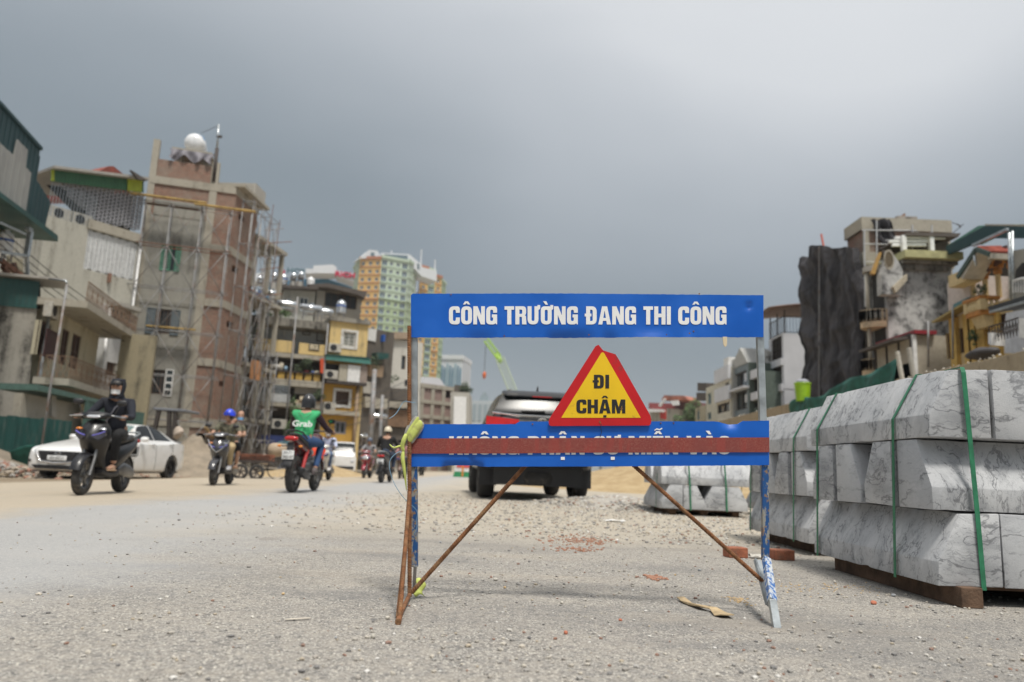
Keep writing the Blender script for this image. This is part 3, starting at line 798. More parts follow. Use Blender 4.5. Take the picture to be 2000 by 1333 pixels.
def dent2(px, v):
 d = .0015 * noise.noise(Vector((px * .01, v * 2, 17)))
 if 1400 < px < 1450 and v > .85: d -= .012 * sin((px - 1400) / 50 * pi) * (v - .85) / .15
 if 865 < px < 945 and v < .12: d -= .012 * (1 - v / .12)
 if v < .55: d -= .006 * math.exp(-((px - 925 - (v * -20)) / 5) ** 2)
 return d
o2 = board('board', lambda px: t2(px) + jt(px + 99) * .6, lambda px: b2(px) + jb(px + 50) * .6, 800.5, 1501.5, M_BLUE, dent2); o2['label'] = 'lower blue board'
o2.rotation_euler = (0, 0, 0)
M_LET = mat('white_reflective_film', (.80, .80, .79), .45, 0, .04, 8)
caps('CÔNG TRƯỜNG ĐANG THI CÔNG', 877, 1418, 634.5, 599.2, lambda a, q, l: S(a, q + (a - 877) * .0008, .0052 + dent1(a, .4) + l), 'lettering', M_LET, o1)
caps('KHÔNG PHẬN SỰ MIỄN VÀO', 877.5, 1426, 888.6, 852.8, lambda a, q, l: S(a, q - (a - 877) * .0015, .0052 + l), 'lettering', M_LET, o2)
g = G('red_brown_tape', .62, 0, .35); v = g.co('Object'); n = g.noise(v, 240, 3, .8); n2 = g.noise(v, 5, 6, .6)
wv = g.noise(g.co('Object', scale=(1, 1, .15)), 28, 3, .6)
c = g.mix(g.ss(n, .42, .72), (.215, .035, .03), (.31, .125, .09)); c = g.mix(g.ss(n2, .35, .75, 0, .45), c, (.15, .05, .05))
c = g.mix(g.ss(wv, .52, .62, 0, .3), c, (.36, .05, .04)); g.bump(n, .35, .002)
M_TAPE = g.done(c)
b = MB()
def tp(u, v, l):
 px = 800.0 + (1501 - 800.0) * u; y0, y1 = (886.5 - 1.8 * u), (857 - 2 * u)
 if u > .3: y0 -= 1.0 * min(1, (u - .3) * 6)
 return S(px, y0 + (y1 - y0) * v, .0085 + .0006 * noise.noise(Vector((px * .03, v, 2))) + l)
b.grid(lambda u, v: tp(u, v, .0006), 90, 3); b.grid(lambda u, v: tp(u, v, 0), 90, 3)
b.poly([tp(0, 0, 0), tp(0, 1, 0), tp(0, 1, .0006), tp(0, 0, .0006)])
b.build('tape_stripe', M_TAPE, o2, smooth=True, fix=False)
M_RED = mat('red_reflective_film', (.50, .008, .012), .35, 0, .1, 6, dirt=(.28, .02, .02), dirt_amt=.1, dscale=9)
M_YEL = mat('yellow_reflective_film', (.78, .50, .008), .4, 0, .07, 5, dirt=(.5, .3, .01), dirt_amt=.15, dscale=14)
tri = [(1076, 813, 0), (1162, 678, 2), (1168, 675), (1177, 686), (1188, 689.5), (1201, 693.5), (1206, 701), (1268.5, 812, 0), (1271, 822, 4), (1269, 832, 6), (1072, 833, 7), (1071, 822, 4)]
P = [(a, c_) for a, c_ in arc_path(tri)]
b = MB().prism([S(a, c_, .012) for a, c_ in P], (0, -.003, 0)); tr = b.build('triangle_plate', M_RED, sg)
b = MB().prism([S(a, c_, .0152) for a, c_ in arc_path([(1095.5, 817), (1174, 690, 5), (1178, 690, 5), (1250, 817)])], (0, -.0008, 0)); b.build('yellow_panel', M_YEL, tr)
M_INK = mat('black_ink', (.012, .012, .014), .5)
caps('ĐI', 1157.5, 1188.5, 760, 733.5, lambda a, q, l: S(a, q, .0164 + l), 'lettering', M_INK, tr)
caps('CHẬM', 1125, 1220, 808.5, 781.5, lambda a, q, l: S(a, q, .0164 + l), 'lettering', M_INK, tr)
b = MB()
for a, c_, r in ((1213, 799, 2.2), (1207, 796, 1.2), (1210, 803, 1.0), (1170, 824, 1.3), (1171, 826, 1.8)): b.poly([S(a + r * cos(t * 1.05 + a) * rnd.uniform(.6, 1.3), c_ + r * sin(t * 1.05 + a) * rnd.uniform(.6, 1.3), .0175) for t in range(6)])
b.build('scuff', M_RUST, tr, fix=False)['kind'] = 'stuff'
g = G('worn_blue_steel', .55, .2, .4); v = g.co('Object'); n = g.noise(g.co('Object', scale=(1, 1, .45)), 34, 7, .72)
c = g.mix(g.ss(n, .50, .54), (.018, .085, .25), (.30, .29, .26)); c = g.mix(g.ss(g.noise(v, 60, 5), .55, .65), c, (.27, .17, .10)); g.bump(n, .4, .003)
M_WORN = g.done(c)
g = G('peeling_blue_white', .5, .2, .4); n = g.noise(g.co('Object', scale=(1, 1, .5)), 60, 5, .7)
M_WORN2 = g.done(g.mix(g.ss(n, .47, .53), (.03, .13, .38), (.52, .54, .55)))
def post(a, c_, w, m, name='post', back=.014, par=None):
 return MB().bar(S(*a) + Vector((0, back, 0)), S(*c_) + Vector((0, back, 0)), w, .024, up=(0, 1, 0)).build(name, m, par or sg, bevel=.0015)
post((808.5, 578), (808, 912), .0245, M_GALV)
post((808, 912), (809, 1108), .0245, M_WORN, back=.0145)
post((1484, 580), (1494.5, 909), .0255, M_GALV)
post((1496, 909), (1497.5, 1096), .0245, M_WORN, back=.0145)
def bent(pts, w, m, name):
 b = MB(); P = [Vector(p_) for p_ in pts]
 for a, c_ in zip(P, P[1:]): b.bar(a, c_ + (c_ - a).normalized() * w * .2, w, w * .8, up=(0, 1, 0))
 return b.build(name, m, sg, bevel=.001)
foot = gnd(1517, 1228); k1 = at(1499, 1108, 2.76); k2 = at(1508, 1172, 2.60)
bent([at(1497, 1092, 2.79), k2], .026, M_WORN2, 'front_leg'); bent([k2, foot + Vector((0, 0, .003))], .025, M_GALV, 'foot')
bent([at(1477, 1095, 2.98), at(1500, 1180, 2.66)], .017, M_GALV, 'rear_strut')
b = MB(); b.prism([at(1477, 1094, 2.97), at(1486, 1094, 2.97), at(1496, 1138, 2.80), at(1490, 1150, 2.80)], (0, -.003, 0)); b.build('gusset', M_GALV, sg)
b = MB().bar(at(811, 1106, 2.80), at(808, 1160, 2.84), .012, .004, up=(0, 1, 0)); b.build('post_strip', M_GALV, sg)
def rebar(a, c_, r, name, m=M_RUST, rib=.0095):
 a, c_ = Vector(a), Vector(c_); d = c_ - a; L = d.length; d.normalize(); x = d.orthogonal().normalized(); y = d.cross(x)
 n_ = int(L / .0017); R = []
 for k in range(n_ + 1):
  s_ = L * k / n_; ring = []
  for j in range(10):
   t = 2 * pi * j / 10; ph = (s_ + .004 * cos(t)) / rib
   rr_ = r * (1 + .17 * (1 if (ph % 1) < .38 else 0)) * (1 + (.06 if j in (0, 5) else 0))
   ring.append(a + d * s_ + (x * cos(t) + y * sin(t)) * rr_)
  R.append(ring)
 return MB().rings(R).build(name, m, sg, smooth=50)
rebar(at(799.5, 637, 2.785), at(800, 1166, 2.78), .0072, 'rebar_leg')
rebar(at(800, 962, 2.765), gnd(779, 1219) + Vector((0, .01, .012)), .0068, 'rebar_leg')
b = MB().tube([at(798, 1000, 2.75), gnd(781, 1214) + Vector((-.008, .0, .012))], .0062, 10); b.build('pipe_leg', M_RUST, sg, smooth=50)
b = MB().tube([gnd(777, 1224) + Vector((0, 0, .013)), gnd(783, 1206) + Vector((0, 0, .016)), at(801, 1160, 2.80)], [.010, .0075, .0075], 10); b.build('ground_bar', M_RUST, sg, smooth=50)
rebar(at(1028, 908, 2.83), at(804, 1158, 2.80), .0078, 'diagonal_brace')
rebar(at(1236, 908, 2.83), at(1490, 1136, 2.80), .0072, 'diagonal_brace')
b = MB().prism([S(a, c_, .003) for a, c_ in arc_path([(1410.5, 659), (1419, 659), (1419, 676, 3), (1415, 679, 2), (1412, 674, 2)])], (0, -.005, 0)); b.build('glue_drip', mat('dried_glue', (.62, .52, .35), .5), sg, bevel=.001)
b = MB().tube([S(815, 818, .01), S(817, 806, .012), S(814.5, 803, .012), S(812, 806, .012)], .0011, 6); b.build('wire_hook', M_GALV, sg, smooth=True)
b = MB().tube([S(1173, 829, .02), S(1172, 836, .018), S(1174, 845, .014), S(1171.5, 854, .012)], .0012, 6); b.build('black_thread', M_INK, sg, smooth=True)
b = MB()
for (px, py) in ((881, 576.5), (1365, 575), (1150, 655), (1346, 652), (1354, 648), (1301, 655), (1290, 827), (1315, 827), (1040, 829), (985, 657)):
 q = S(px, py, .0055); b.lathe([(.003, 0), (.0028, -.0012), (.001, -.0016)], 8, q, axis='y')
b.build('rivets', M_RUST, sg, smooth=40)['kind'] = 'stuff'
M_HIVIS = mat('yellow_green_webbing', (.50, .56, .14), .75, 0, .15, 30, .12, 300, dirt=(.30, .28, .12), dirt_amt=.5, dscale=18)
M_GREYW = mat('grey_webbing', (.32, .31, .27), .8, 0, .2, 30, .5, 200)
rg = thing('tied_strap', 'yellow-green strap bundle with grey edges knotted round the rusty rebar', 'strap', S(800, 850))
def lay(off, m, nm, sc_=1.0):
 cen = [(796, 860), (799, 852), (805, 841), (816, 827), (820, 818)]
 wid = [5, 9, 11.5, 11, 5]
 b = MB(); R = []
 for i, (cx_, cy_) in enumerate(cen):
  a = -radians(50); w = wid[i] * sc_
  ring = []
  for j in range(12):
   t = 2 * pi * j / 12
   dx, dd = cos(t) * w, sin(t) * w * .0011
   ring.append(S(cx_ + dx * cos(radians(35)) + off[0], cy_ + dx * sin(radians(35)) + off[1], .022 + off[2] + dd))
  R.append(ring)
 return b.rings(R).build(nm, m, rg, smooth=True)
subsurf(lay((4, 4, 0), M_HIVIS, 'front_fold', .8), 2); subsurf(lay((-3, -4, -.004), M_GREYW, 'grey_edge', .72), 2); subsurf(lay((-1, -3, .001), M_HIVIS, 'back_fold', .45), 2); subsurf(lay((7.5, 7, -.006), M_GREYW, 'grey_edge', .66), 2)
subsurf(MB().tube([S(796, 846, .02), S(790, 862, .026), S(786, 874, .02), S(791, 884, .018)], [.008, .011, .009, .006], 8).build('knot', M_HIVIS, rg, smooth=True), 1)
subsurf(MB().tube([S(788, 872, .02), S(780, 872, .03), S(772, 877, .03), S(766, 872, .03), S(763, 868, .03)], [.004, .005, .003, .004, .001], 6).build('loose_end', M_HIVIS, rg, smooth=True), 1)
subsurf(MB().tube([S(790, 880, .018), S(787, 892, .022), S(790, 910, .020), S(793, 935, .016), S(795, 962, .012)], [.006, .010, .008, .005, .0015], 6).build('trailing_rag', M_HIVIS, rg, smooth=True), 1)
M_TWINE = mat('pale_blue_twine', (.20, .36, .50), .7)
def twine(pts, lb, r=.0013, m=M_TWINE, name='twine'):
 o = MB().tube(pts, r, 6).build(name, m, smooth=True); subsurf(o, 2); tag(o, lb, 'twine'); return o
twine([S(815, 788, .03), S(798, 787, .03), S(793, 784, .03), S(787, 790, .03), S(780, 806, .04), S(773, 815, .05), S(763, 821, .06)], 'blue twine tied round the upper left post with a loose curling end')
twine([S(787, 881, .02), S(775, 886, .04), S(764, 900, .05), S(764, 915, .05), S(771, 940, .05), S(783, 962, .04), S(797, 981, .02), S(812, 992, .012), S(818, 1003, .012), S(813, 1015, .012), S(817, 1030, .012), S(808, 1046, .012)], 'long pale blue twine hanging in a loop below the yellow strap')
b = MB()
q0 = gnd(812, 1170);
b.grid(lambda u, v: (q0.x - .012 + u * .03 + v * .016 + .01 * sin(v * 6), q0.y + .01 - v * .02 + .012 * u, .062 - v * .055 + .01 * sin(u * 3)), 6, 8)
o = b.build('yellow_tape_scrap', M_HIVIS, fix=False, smooth=True); md = o.modifiers.new('t', 'SOLIDIFY'); md.thickness = .002; tag(o, 'yellow-green plastic scrap caught at the foot of the left leg', 'plastic scrap')
# building kit
def wallgrid(b, fc, u0, u1, z0, z1, holes, n=0.0, dep=0.22):
 us = sorted({u0, u1} | {min(max(h[k], u0), u1) for h in holes for k in (0, 1)}); zs = sorted({z0, z1} | {min(max(h[k], z0), z1) for h in holes for k in (2, 3)})
 for a, c_ in zip(us, us[1:]):
  for d, e in zip(zs, zs[1:]):
   um, zm = (a + c_) / 2, (d + e) / 2
   if any(h[0] < um < h[1] and h[2] < zm < h[3] for h in holes): continue
   b.poly([fc.w(a, d, n), fc.w(c_, d, n), fc.w(c_, e, n), fc.w(a, e, n)])
 for h in holes:
  a, c_, d, e = h[:4]; P = [(a, d), (c_, d), (c_, e), (a, e)]
  for k in range(4):
   p_, q = P[k], P[(k + 1) % 4]
   b.poly([fc.w(*p_, n), fc.w(*q, n), fc.w(*q, n - dep), fc.w(*p_, n - dep)])
 return b
def body(root, fc, u0, u1, z0, z1, depth, m, holes=(), n=0.0, top=True, uv=False, dep=.22, name='wall'):
 b = MB(); wallgrid(b, fc, u0, u1, z0, z1, list(holes), n, dep)
 for uu in (u0, u1): b.poly([fc.w(uu, z0, n), fc.w(uu, z1, n), fc.w(uu, z1, n - depth), fc.w(uu, z0, n - depth)])
 b.poly([fc.w(u0, z0, n - depth), fc.w(u1, z0, n - depth), fc.w(u1, z1, n - depth), fc.w(u0, z1, n - depth)])
 if top: b.poly([fc.w(u0, z1, n), fc.w(u1, z1, n), fc.w(u1, z1, n - depth), fc.w(u0, z1, n - depth)])
 o = b.build(name, m, root, fix=False, uv=uv)
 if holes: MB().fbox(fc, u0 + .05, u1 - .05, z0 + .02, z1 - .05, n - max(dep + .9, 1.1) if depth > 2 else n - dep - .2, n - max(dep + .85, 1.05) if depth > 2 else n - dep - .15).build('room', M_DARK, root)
 return o
def frame(b, fc, r, n0, n1, w=.06, mull=1, trans=0):
 a, c_, d, e = r[:4]
 b.fbox(fc, a, a + w, d, e, n0, n1); b.fbox(fc, c_ - w, c_, d, e, n0, n1)
 b.fbox(fc, a + w, c_ - w, d, d + w, n0, n1); b.fbox(fc, a + w, c_ - w, e - w, e, n0, n1)
 for k in range(mull):
  m_ = a + (c_ - a) * (k + 1) / (mull + 1); b.fbox(fc, m_ - w * .4, m_ + w * .4, d + w, e - w, n0, n1 - .004)
 for k in range(trans):
  m_ = d + (e - d) * (k + 1) / (trans + 1); b.fbox(fc, a + w, c_ - w, m_ - w * .4, m_ + w * .4, n0, n1 - .008)
 return b
def window(root, fc, r, fm, n=-.12, mull=1, trans=0, glass=None, w=.06, label=None, sill=None, grille=None, name='window', ng=6):
 o = frame(MB(), fc, r, n, n + .06, w, mull, trans).build(name, fm, root)
 if label: o['label'] = label
 MB().fbox(fc, r[0] + .01, r[1] - .01, r[2] + .01, r[3] - .01, n - .012, n - .002).build('pane', glass or M_GLASS, o)
 if sill: MB().fbox(fc, r[0] - .08, r[1] + .08, r[2] - .09, r[2] - .003, -.02, .09).build('sill', sill, o)
 if grille:
  b = MB()
  for k in range(1, ng): u = r[0] + (r[1] - r[0]) * k / ng; b.fbox(fc, u - .012, u + .012, r[2], r[3], n + .07, n + .09)
  for k in range(1, 4): z = r[2] + (r[3] - r[2]) * k / 4; b.fbox(fc, r[0], r[1], z - .012, z + .012, n + .091, n + .105)
  b.build('grille', grille, o)['kind'] = 'stuff'
 return o
def shutter(root, fc, r, m, n0=.01, rows=9, name='shutter', panes=None):
 o = frame(MB(), fc, r, n0, n0 + .04, .055, 0, 0).build(name, m, root); b = MB()
 if panes:
  for k in range(panes - 1): z = r[2] + (r[3] - r[2]) * (k + 1) / panes; b.fbox(fc, r[0] + .055, r[1] - .055, z - .05, z + .05, n0, n0 + .036)
  b.build('glazing_bar', m, o)['kind'] = 'stuff'
  MB().fbox(fc, r[0] + .03, r[1] - .03, r[2] + .03, r[3] - .03, n0 + .01, n0 + .02).build('pane', M_GLASS, o)
 else:
  for k in range(rows):
   z = r[2] + .06 + (r[3] - r[2] - .12) * k / rows
   b.hexa([fc.w(r[0] + .05, z, n0 + .035), fc.w(r[1] - .05, z, n0 + .035), fc.w(r[1] - .05, z + .01, n0 + .03), fc.w(r[0] + .05, z + .01, n0 + .03),
     fc.w(r[0] + .05, z + .08, n0 + .005), fc.w(r[1] - .05, z + .08, n0 + .005), fc.w(r[1] - .05, z + .09, n0), fc.w(r[0] + .05, z + .09, n0)])
  b.build('louvres', m, o)['kind'] = 'stuff'
 return o
def fp(fc, pts, off=0.0): return [fc.uz(a, c_, off) for a, c_ in pts]
def railing(root, P, h, m, name='railing', step=.14, t=.016, cross=False):
 b = MB(); up = Vector((0, 0, h))
 for a, c_ in zip(P, P[1:]):
  a, c_ = Vector(a), Vector(c_); L = (c_ - a).length; n_ = max(1, int(L / step))
  b.bar(a + up, c_ + up, .04, .03); b.bar(a + Vector((0, 0, .05)), c_ + Vector((0, 0, .05)), .03, .02)
  for k in range(n_ + 1):
   q = a + (c_ - a) * k / n_
   if cross and k < n_:
    q2 = a + (c_ - a) * (k + 1) / n_; b.bar(q + Vector((0, 0, .05)), q2 + up, t, t); b.bar(q2 + Vector((0, 0, .05)), q + up, t, t)
   if not cross or k % 3 == 0: b.bar(q, q + up, t, t)
 o = b.build(name, m, root); o['kind'] = 'stuff'; return o
def corrugate(b, fc, uzp, n0, pitch=.25, amp=.018):
 us = [p_[0] for p_ in uzp]; lo, hi = min(us), max(us); k = lo + pitch * .5; n_ = len(uzp)
 while k < hi:
  zz = []
  for i in range(n_):
   a, c_ = uzp[i], uzp[(i + 1) % n_]
   if (a[0] - k) * (c_[0] - k) < 0: zz.append(a[1] + (c_[1] - a[1]) * (k - a[0]) / (c_[0] - a[0]))
  zz.sort()
  for q in range(0, len(zz) - 1, 2): b.fbox(fc, k - pitch * .18, k + pitch * .18, zz[q], zz[q + 1], n0, n0 + amp)
  k += pitch
 return b
def sheet(root, fc, px, m, n0=0.0, off=0.0, pitch=.25, name='cladding', th=.03, label=None, uz=None, ribs=True):
 U = uz or fp(fc, px, off)
 o = MB().fpoly(fc, U, n0, n0 + th).build(name, m, root)
 if label: o['label'] = label
 if ribs:
  q = corrugate(MB(), fc, U, n0 + th, pitch).build('ribs', m, o if root is not None else None); q['kind'] = 'stuff'
 return o
M_FRAMEW = mat('white_window_frame', (.62, .62, .60), .5, dirt=(.35, .32, .27), dirt_amt=.4, dscale=3)
M_TEAL = mat('teal_sheet_metal', (.010, .062, .055), .5, 0, .2, .8, dirt=(.05, .09, .08), dirt_amt=.4, dscale=1.2)
M_TEALD = mat('dark_teal_cladding', (.010, .045, .052), .6, 0, .15, .6)
M_IRON = mat('dark_iron', (.05, .04, .035), .7)
M_BRICKL = brick_mat('weathered_red_brick', (.30, .14, .095), (.20, .10, .07), (.30, .26, .215), 1.0, (.27, .22, .18))
M_PLAST = wall_mat('grey_render', (.31, .30, .265), (.12, .11, .095), .7, .5, .6)
M_CREAM = wall_mat('cream_painted_wall', (.45, .41, .30), (.14, .125, .09), .68, .7, .5)
M_WHITEW = wall_mat('off_white_wall', (.43, .415, .36), (.16, .15, .125), .62, .75, .5)
M_BEAM = wall_mat('pale_concrete_beam', (.38, .35, .29), (.14, .125, .10), .6, .6, 1.2)
M_MOULD = wall_mat('mould_blackened_wall', (.32, .30, .26), (.04, .037, .032), .95, .6, .7)
M_YELW = wall_mat('yellow_limewash', (.52, .31, .07), (.17, .12, .07), .5, .6, .5)
M_YELP = wall_mat('pale_yellow_wall', (.64, .48, .22), (.22, .18, .12), .55, .6, .6)
M_BLUEW = wall_mat('pale_blue_wall', (.44, .48, .51), (.27, .28, .28), .3, .6)
M_SHEETR = mat('rusty_roof_sheet', (.23, .055, .035), .8, 0, .3, 3)
M_TANKS = mat('stainless_tank', (.60, .62, .64), .2, .9, .1, 4)
M_TANKB = mat('blue_band', (.02, .09, .35), .4)
M_BROWNP = mat('brown_board', (.20, .12, .07), .8, 0, .3, 2, dirt=(.1, .07, .05), dirt_amt=.5)
M_POLE = mat('scaffold_tube', (.25, .25, .25), .6, .3, .2, 3, dirt=(.22, .12, .07), dirt_amt=.45, dscale=1.5)
M_POLER = mat('rusty_scaffold_tube', (.22, .10, .06), .8, .2, .3, 4)
M_PLANK = mat('yellow_bamboo_plank', (.50, .34, .12), .8, 0, .3, 5)
M_LEAF = island_mat('green_leaves', [(.045, .10, .02), (.07, .14, .03), (.10, .18, .045), (.03, .065, .015), (.12, .2, .06)])
M_LEAFD = island_mat('dark_green_leaves', [(.03, .06, .018), (.045, .085, .025), (.02, .045, .015), (.06, .1, .03)])
def ac_unit(c, nrm, w=.8, h=.56, d=.3, label='', rust=False):
 nrm = Vector(nrm).normalized(); t = Vector((-nrm.y, nrm.x, 0)); c = Vector(c)
 r = thing('air_conditioner', label, 'air conditioner', c)
 def P(a, b_, e): return c + t * a + nrm * b_ + Vector((0, 0, e))
 b = MB().hexa([P(-w / 2, d, 0), P(w / 2, d, 0), P(w / 2, 0, 0), P(-w / 2, 0, 0), P(-w / 2, d, h), P(w / 2, d, h), P(w / 2, 0, h), P(-w / 2, 0, h)])
 b.build('casing', mat('aged_white_casing', (.45, .43, .38), .5, dirt=(.33, .28, .22), dirt_amt=.5, dscale=4), r, bevel=.015)
 b = MB(); cc = P(-w * .12, d + .004, h / 2); R = []
 for rr_, nn in ((.21, 0), (.21, .012), (.185, .012), (.185, 0)): R.append([cc + (t * cos(k * pi / 12) + Vector((0, 0, 1)) * sin(k * pi / 12)) * rr_ * h / .56 + nrm * nn for k in range(24)])
 R.append([cc + (t * cos(k * pi / 12) + Vector((0, 0, 1)) * sin(k * pi / 12)) * .01 for k in range(24)])
 b.rings(R, cap=False); b.build('fan_grille', M_BLACK, r, fix=False)
 b = MB()
 for s_ in (-1, 1): b.bar(P(s_ * w * .3, 0, -.02), P(s_ * w * .3, d, -.02), .03, .03)
 b.build('bracket', M_IRON, r)['kind'] = 'stuff'
 return r
def tank_h(c, ax, L=1.7, r=.42, label='', m=None, group='steel water tanks on the rooftops'):
 c = Vector(c); ax = Vector(ax).normalized(); side = Vector((-ax.y, ax.x, 0))
 t = thing('water_tank', label, 'water tank', c, group)
 prof = [(-L / 2 - .14, r * .25), (-L / 2 - .10, r * .7), (-L / 2, r), (-L * .17, r), (-L * .165, r * 1.02), (L * .165, r * 1.02), (L * .17, r), (L / 2, r), (L / 2 + .10, r * .7), (L / 2 + .14, r * .25)]
 R = [[c + ax * s_ + (side * cos(k * pi / 10) + Vector((0, 0, 1)) * sin(k * pi / 10)) * rr_ + Vector((0, 0, r + .55)) for k in range(20)] for s_, rr_ in prof]
 MB().rings(R).build('shell', m or M_TANKS, t, smooth=40)
 b = MB()
 for s_ in (-.38, .38):
  for q in (-1, 1): b.bar(c + ax * s_ * L + side * q * r * .9, c + ax * s_ * L + side * q * r * .55 + Vector((0, 0, .75)), .05)
  b.bar(c + ax * s_ * L - side * r * .8 + Vector((0, 0, .55)), c + ax * s_ * L + side * r * .8 + Vector((0, 0, .55)), .05)
 for q in (-1, 1): b.bar(c - ax * .4 * L + side * q * r * .7 + Vector((0, 0, .35)), c + ax * .4 * L + side * q * r * .7 + Vector((0, 0, .35)), .04)
 b.build('stand', M_POLE, t)['kind'] = 'stuff'
 MB().lathe([(.16, 0), (.16, .1), (.05, .13)], 12, c + Vector((0, 0, 2 * r + .54))).build('lid', m or M_TANKS, t, smooth=40)
 return t
def tank_v(c, r=.45, h=1.2, label='', m=None, band=True, group='steel water tanks on the rooftops'):
 c = Vector(c); t = thing('water_tank', label, 'water tank', c, group)
 prof = [(r * .9, .35), (r, .42)]
 for k in range(6): prof += [(r, .42 + h * (k + .3) / 6), (r * .975, .42 + h * (k + .5) / 6), (r, .42 + h * (k + .7) / 6)]
 prof += [(r, .42 + h), (r * .8, .42 + h + .16), (r * .35, .42 + h + .24), (r * .3, .42 + h + .3), (.02, .42 + h + .32)]
 MB().lathe(prof, 20, c).build('shell', m or M_TANKS, t, smooth=40)
 if band: MB().lathe([(r * 1.012, .42 + h * .62), (r * 1.012, .42 + h * .80)], 20, c).build('band', M_TANKB, t, smooth=True, fix=False)
 b = MB()
 for k in range(4): a = pi / 4 + k * pi / 2; b.bar(c + Vector((cos(a) * r, sin(a) * r, 0)), c + Vector((cos(a) * r * .9, sin(a) * r * .9, .42)), .05)
 b.lathe([(r * .95, .33), (r * .95, .36)], 16, c); b.build('stand', M_POLE, t)['kind'] = 'stuff'
 return t
def foliage(name, c, rad, n, m, label, cat='plant', leaf=.07, trunk=None, group=None, lean=0):
 c = Vector(c); t = thing(name, label, cat, c, group); b = MB()
 lobes = [(Vector((rnd.gauss(0, .45) * rad[0], rnd.gauss(0, .45) * rad[1], rnd.gauss(0, .42) * rad[2])), rnd.uniform(.35, .6)) for _ in range(9)]
 for _ in range(n):
  o_, s_ = rnd.choice(lobes); d = Vector((rnd.gauss(0, 1), rnd.gauss(0, 1), rnd.gauss(0, 1))).normalized()
  q = c + o_ + Vector((d.x * rad[0], d.y * rad[1], d.z * rad[2])) * s_ * rnd.uniform(.55, 1.05)
  x = Vector((rnd.gauss(0, 1), rnd.gauss(0, 1), rnd.gauss(0, .6))).normalized(); y = x.orthogonal().normalized(); l = leaf * rnd.uniform(.6, 1.5)
  b.poly([q - x * l, q + y * l * .45, q + x * l, q - y * l * .45])
 b.build('leaves', m, t, fix=False)['kind'] = 'stuff'
 if trunk:
  b = MB(); a0 = c - Vector((0, 0, trunk)); b.tube([a0, a0 + Vector((.03 * trunk, 0, trunk * .5)), c], [trunk * .05, trunk * .04, trunk * .025], 7)
  for _ in range(5): o_ = rnd.choice(lobes)[0]; b.tube([c - Vector((0, 0, trunk * .25)), c + o_ * .9], [trunk * .022, .008], 5)
  b.build('trunk', mat('tree_bark', (.12, .09, .06), .95, bump=.5), t)
 return t
# far left: teal clad shed building
f1 = Face((at(-160, 900, 24).x, 24), (at(80, 900, 33).x, 33))
L = thing('clad_building', 'tall dark teal metal clad building with grey panel at the far left edge', 'building', f1.w(f1.L, 0))
sheet(L, f1, [(-150, 60), (0, 207), (77, 291), (69, 350), (98, 396), (83, 458), (42, 432), (-150, 260)], M_TEALD, n0=0, pitch=.35)
sheet(L, f1, [(-150, 175), (-20, 262), (0, 285), (21, 303), (28, 272), (49, 293), (45, 327), (56, 338), (43, 427), (0, 400), (-150, 290)], mat('grey_metal_panel', (.30, .30, .285), .55, 0, .12, .6), n0=.072, pitch=.5, name='panel', label='grey stepped wall panel')
U = fp(f1, [(-150, 60), (0, 207), (77, 291), (69, 350), (98, 396), (80, 900), (-150, 900)])
MB().fpoly(f1, U, -6, -5).build('rear_wall', M_TEALD, L)
MB().fpoly(f1, fp(f1, [(-150, 55), (0, 202), (78, 288), (77, 294), (0, 209), (-150, 63)]), -6, .12).build('roof_edge', M_TEALD, L)
a_ = fp(f1, [(-150, 290), (43, 428), (83, 458), (83, 470), (43, 438), (-150, 300)]); MB().fpoly(f1, a_, -4, .6).build('canopy', M_TEAL, L)
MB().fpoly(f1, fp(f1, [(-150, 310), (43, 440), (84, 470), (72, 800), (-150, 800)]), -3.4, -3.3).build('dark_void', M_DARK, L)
for (x0, y0, x1, y1, w) in [(53, 446, 60, 452, .16), (60, 452, 52, 500, .16), (52, 500, 54, 545, .12), (0, 492, 54, 500, .1), (0, 435, 50, 458, .07)]:
 a, c_ = f1.uz(x0, y0, .3), f1.uz(x1, y1, .3); MB().bar(f1.w(*a, .3), f1.w(*c_, .3), w).build('steel_member', M_GALV, L)
MB().fpoly(f1, fp(f1, [(0, 455), (38, 432), (50, 445), (0, 462)], -1), -1.2, -1).build('yellow_ceiling', mat('ochre_board', (.33, .27, .12), .8), L)
for (x0, y0, x1, y1) in [(0, 508, 50, 545), (6, 520, 20, 545), (26, 515, 33, 545)]:
 a, c_ = f1.uz(x0, y0, -1), f1.uz(x1, y1, -1); MB().bar(f1.w(*a, -1), f1.w(*c_, -1), .18).build('red_steel_beam', M_POLER, L)
MB().fpoly(f1, fp(f1, [(18, 500), (45, 508), (46, 545), (18, 540)], -2), -2.1, -2).build('inner_wall', M_CREAM, L)
tank_v(f1.w(*f1.uz(5, 508, -.5), -.5), .28, .5, 'small white and blue water tank under the teal canopy', m=M_WHITE, group=None)
# lower left: stained wall, green sheets, balcony house
f2 = facepx(-120, 27, 55, 28.5)
W = thing('stained_wall', 'mould-streaked old party wall with green metal sheet on top', 'wall', f2.w(f2.L, 0))
U = fp(f2, [(-120, 590), (0, 597), (72, 603), (52, 800), (40, 900), (-120, 900)]); MB().fpoly(f2, U, -3, 0).build('wall', M_MOULD, W)
sheet(W, f2, [(-120, 535), (0, 543), (78, 551), (71, 604), (0, 598), (-120, 590)], M_TEAL, n0=.05, pitch=.2, name='metal_sheet')
MB().fpoly(f2, fp(f2, [(-120, 528), (0, 536), (130, 548), (130, 552), (0, 541), (-120, 533)]), -1.5, .4).build('roof_edge', mat('dusty_roof_edge', (.33, .31, .28), .8), W)
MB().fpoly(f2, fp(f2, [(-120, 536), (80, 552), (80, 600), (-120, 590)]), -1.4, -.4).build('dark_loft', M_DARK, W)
f3 = Face((at(52, 900, 28.8).x, 28.8), (at(160, 900, 35.2).x, 35.2))
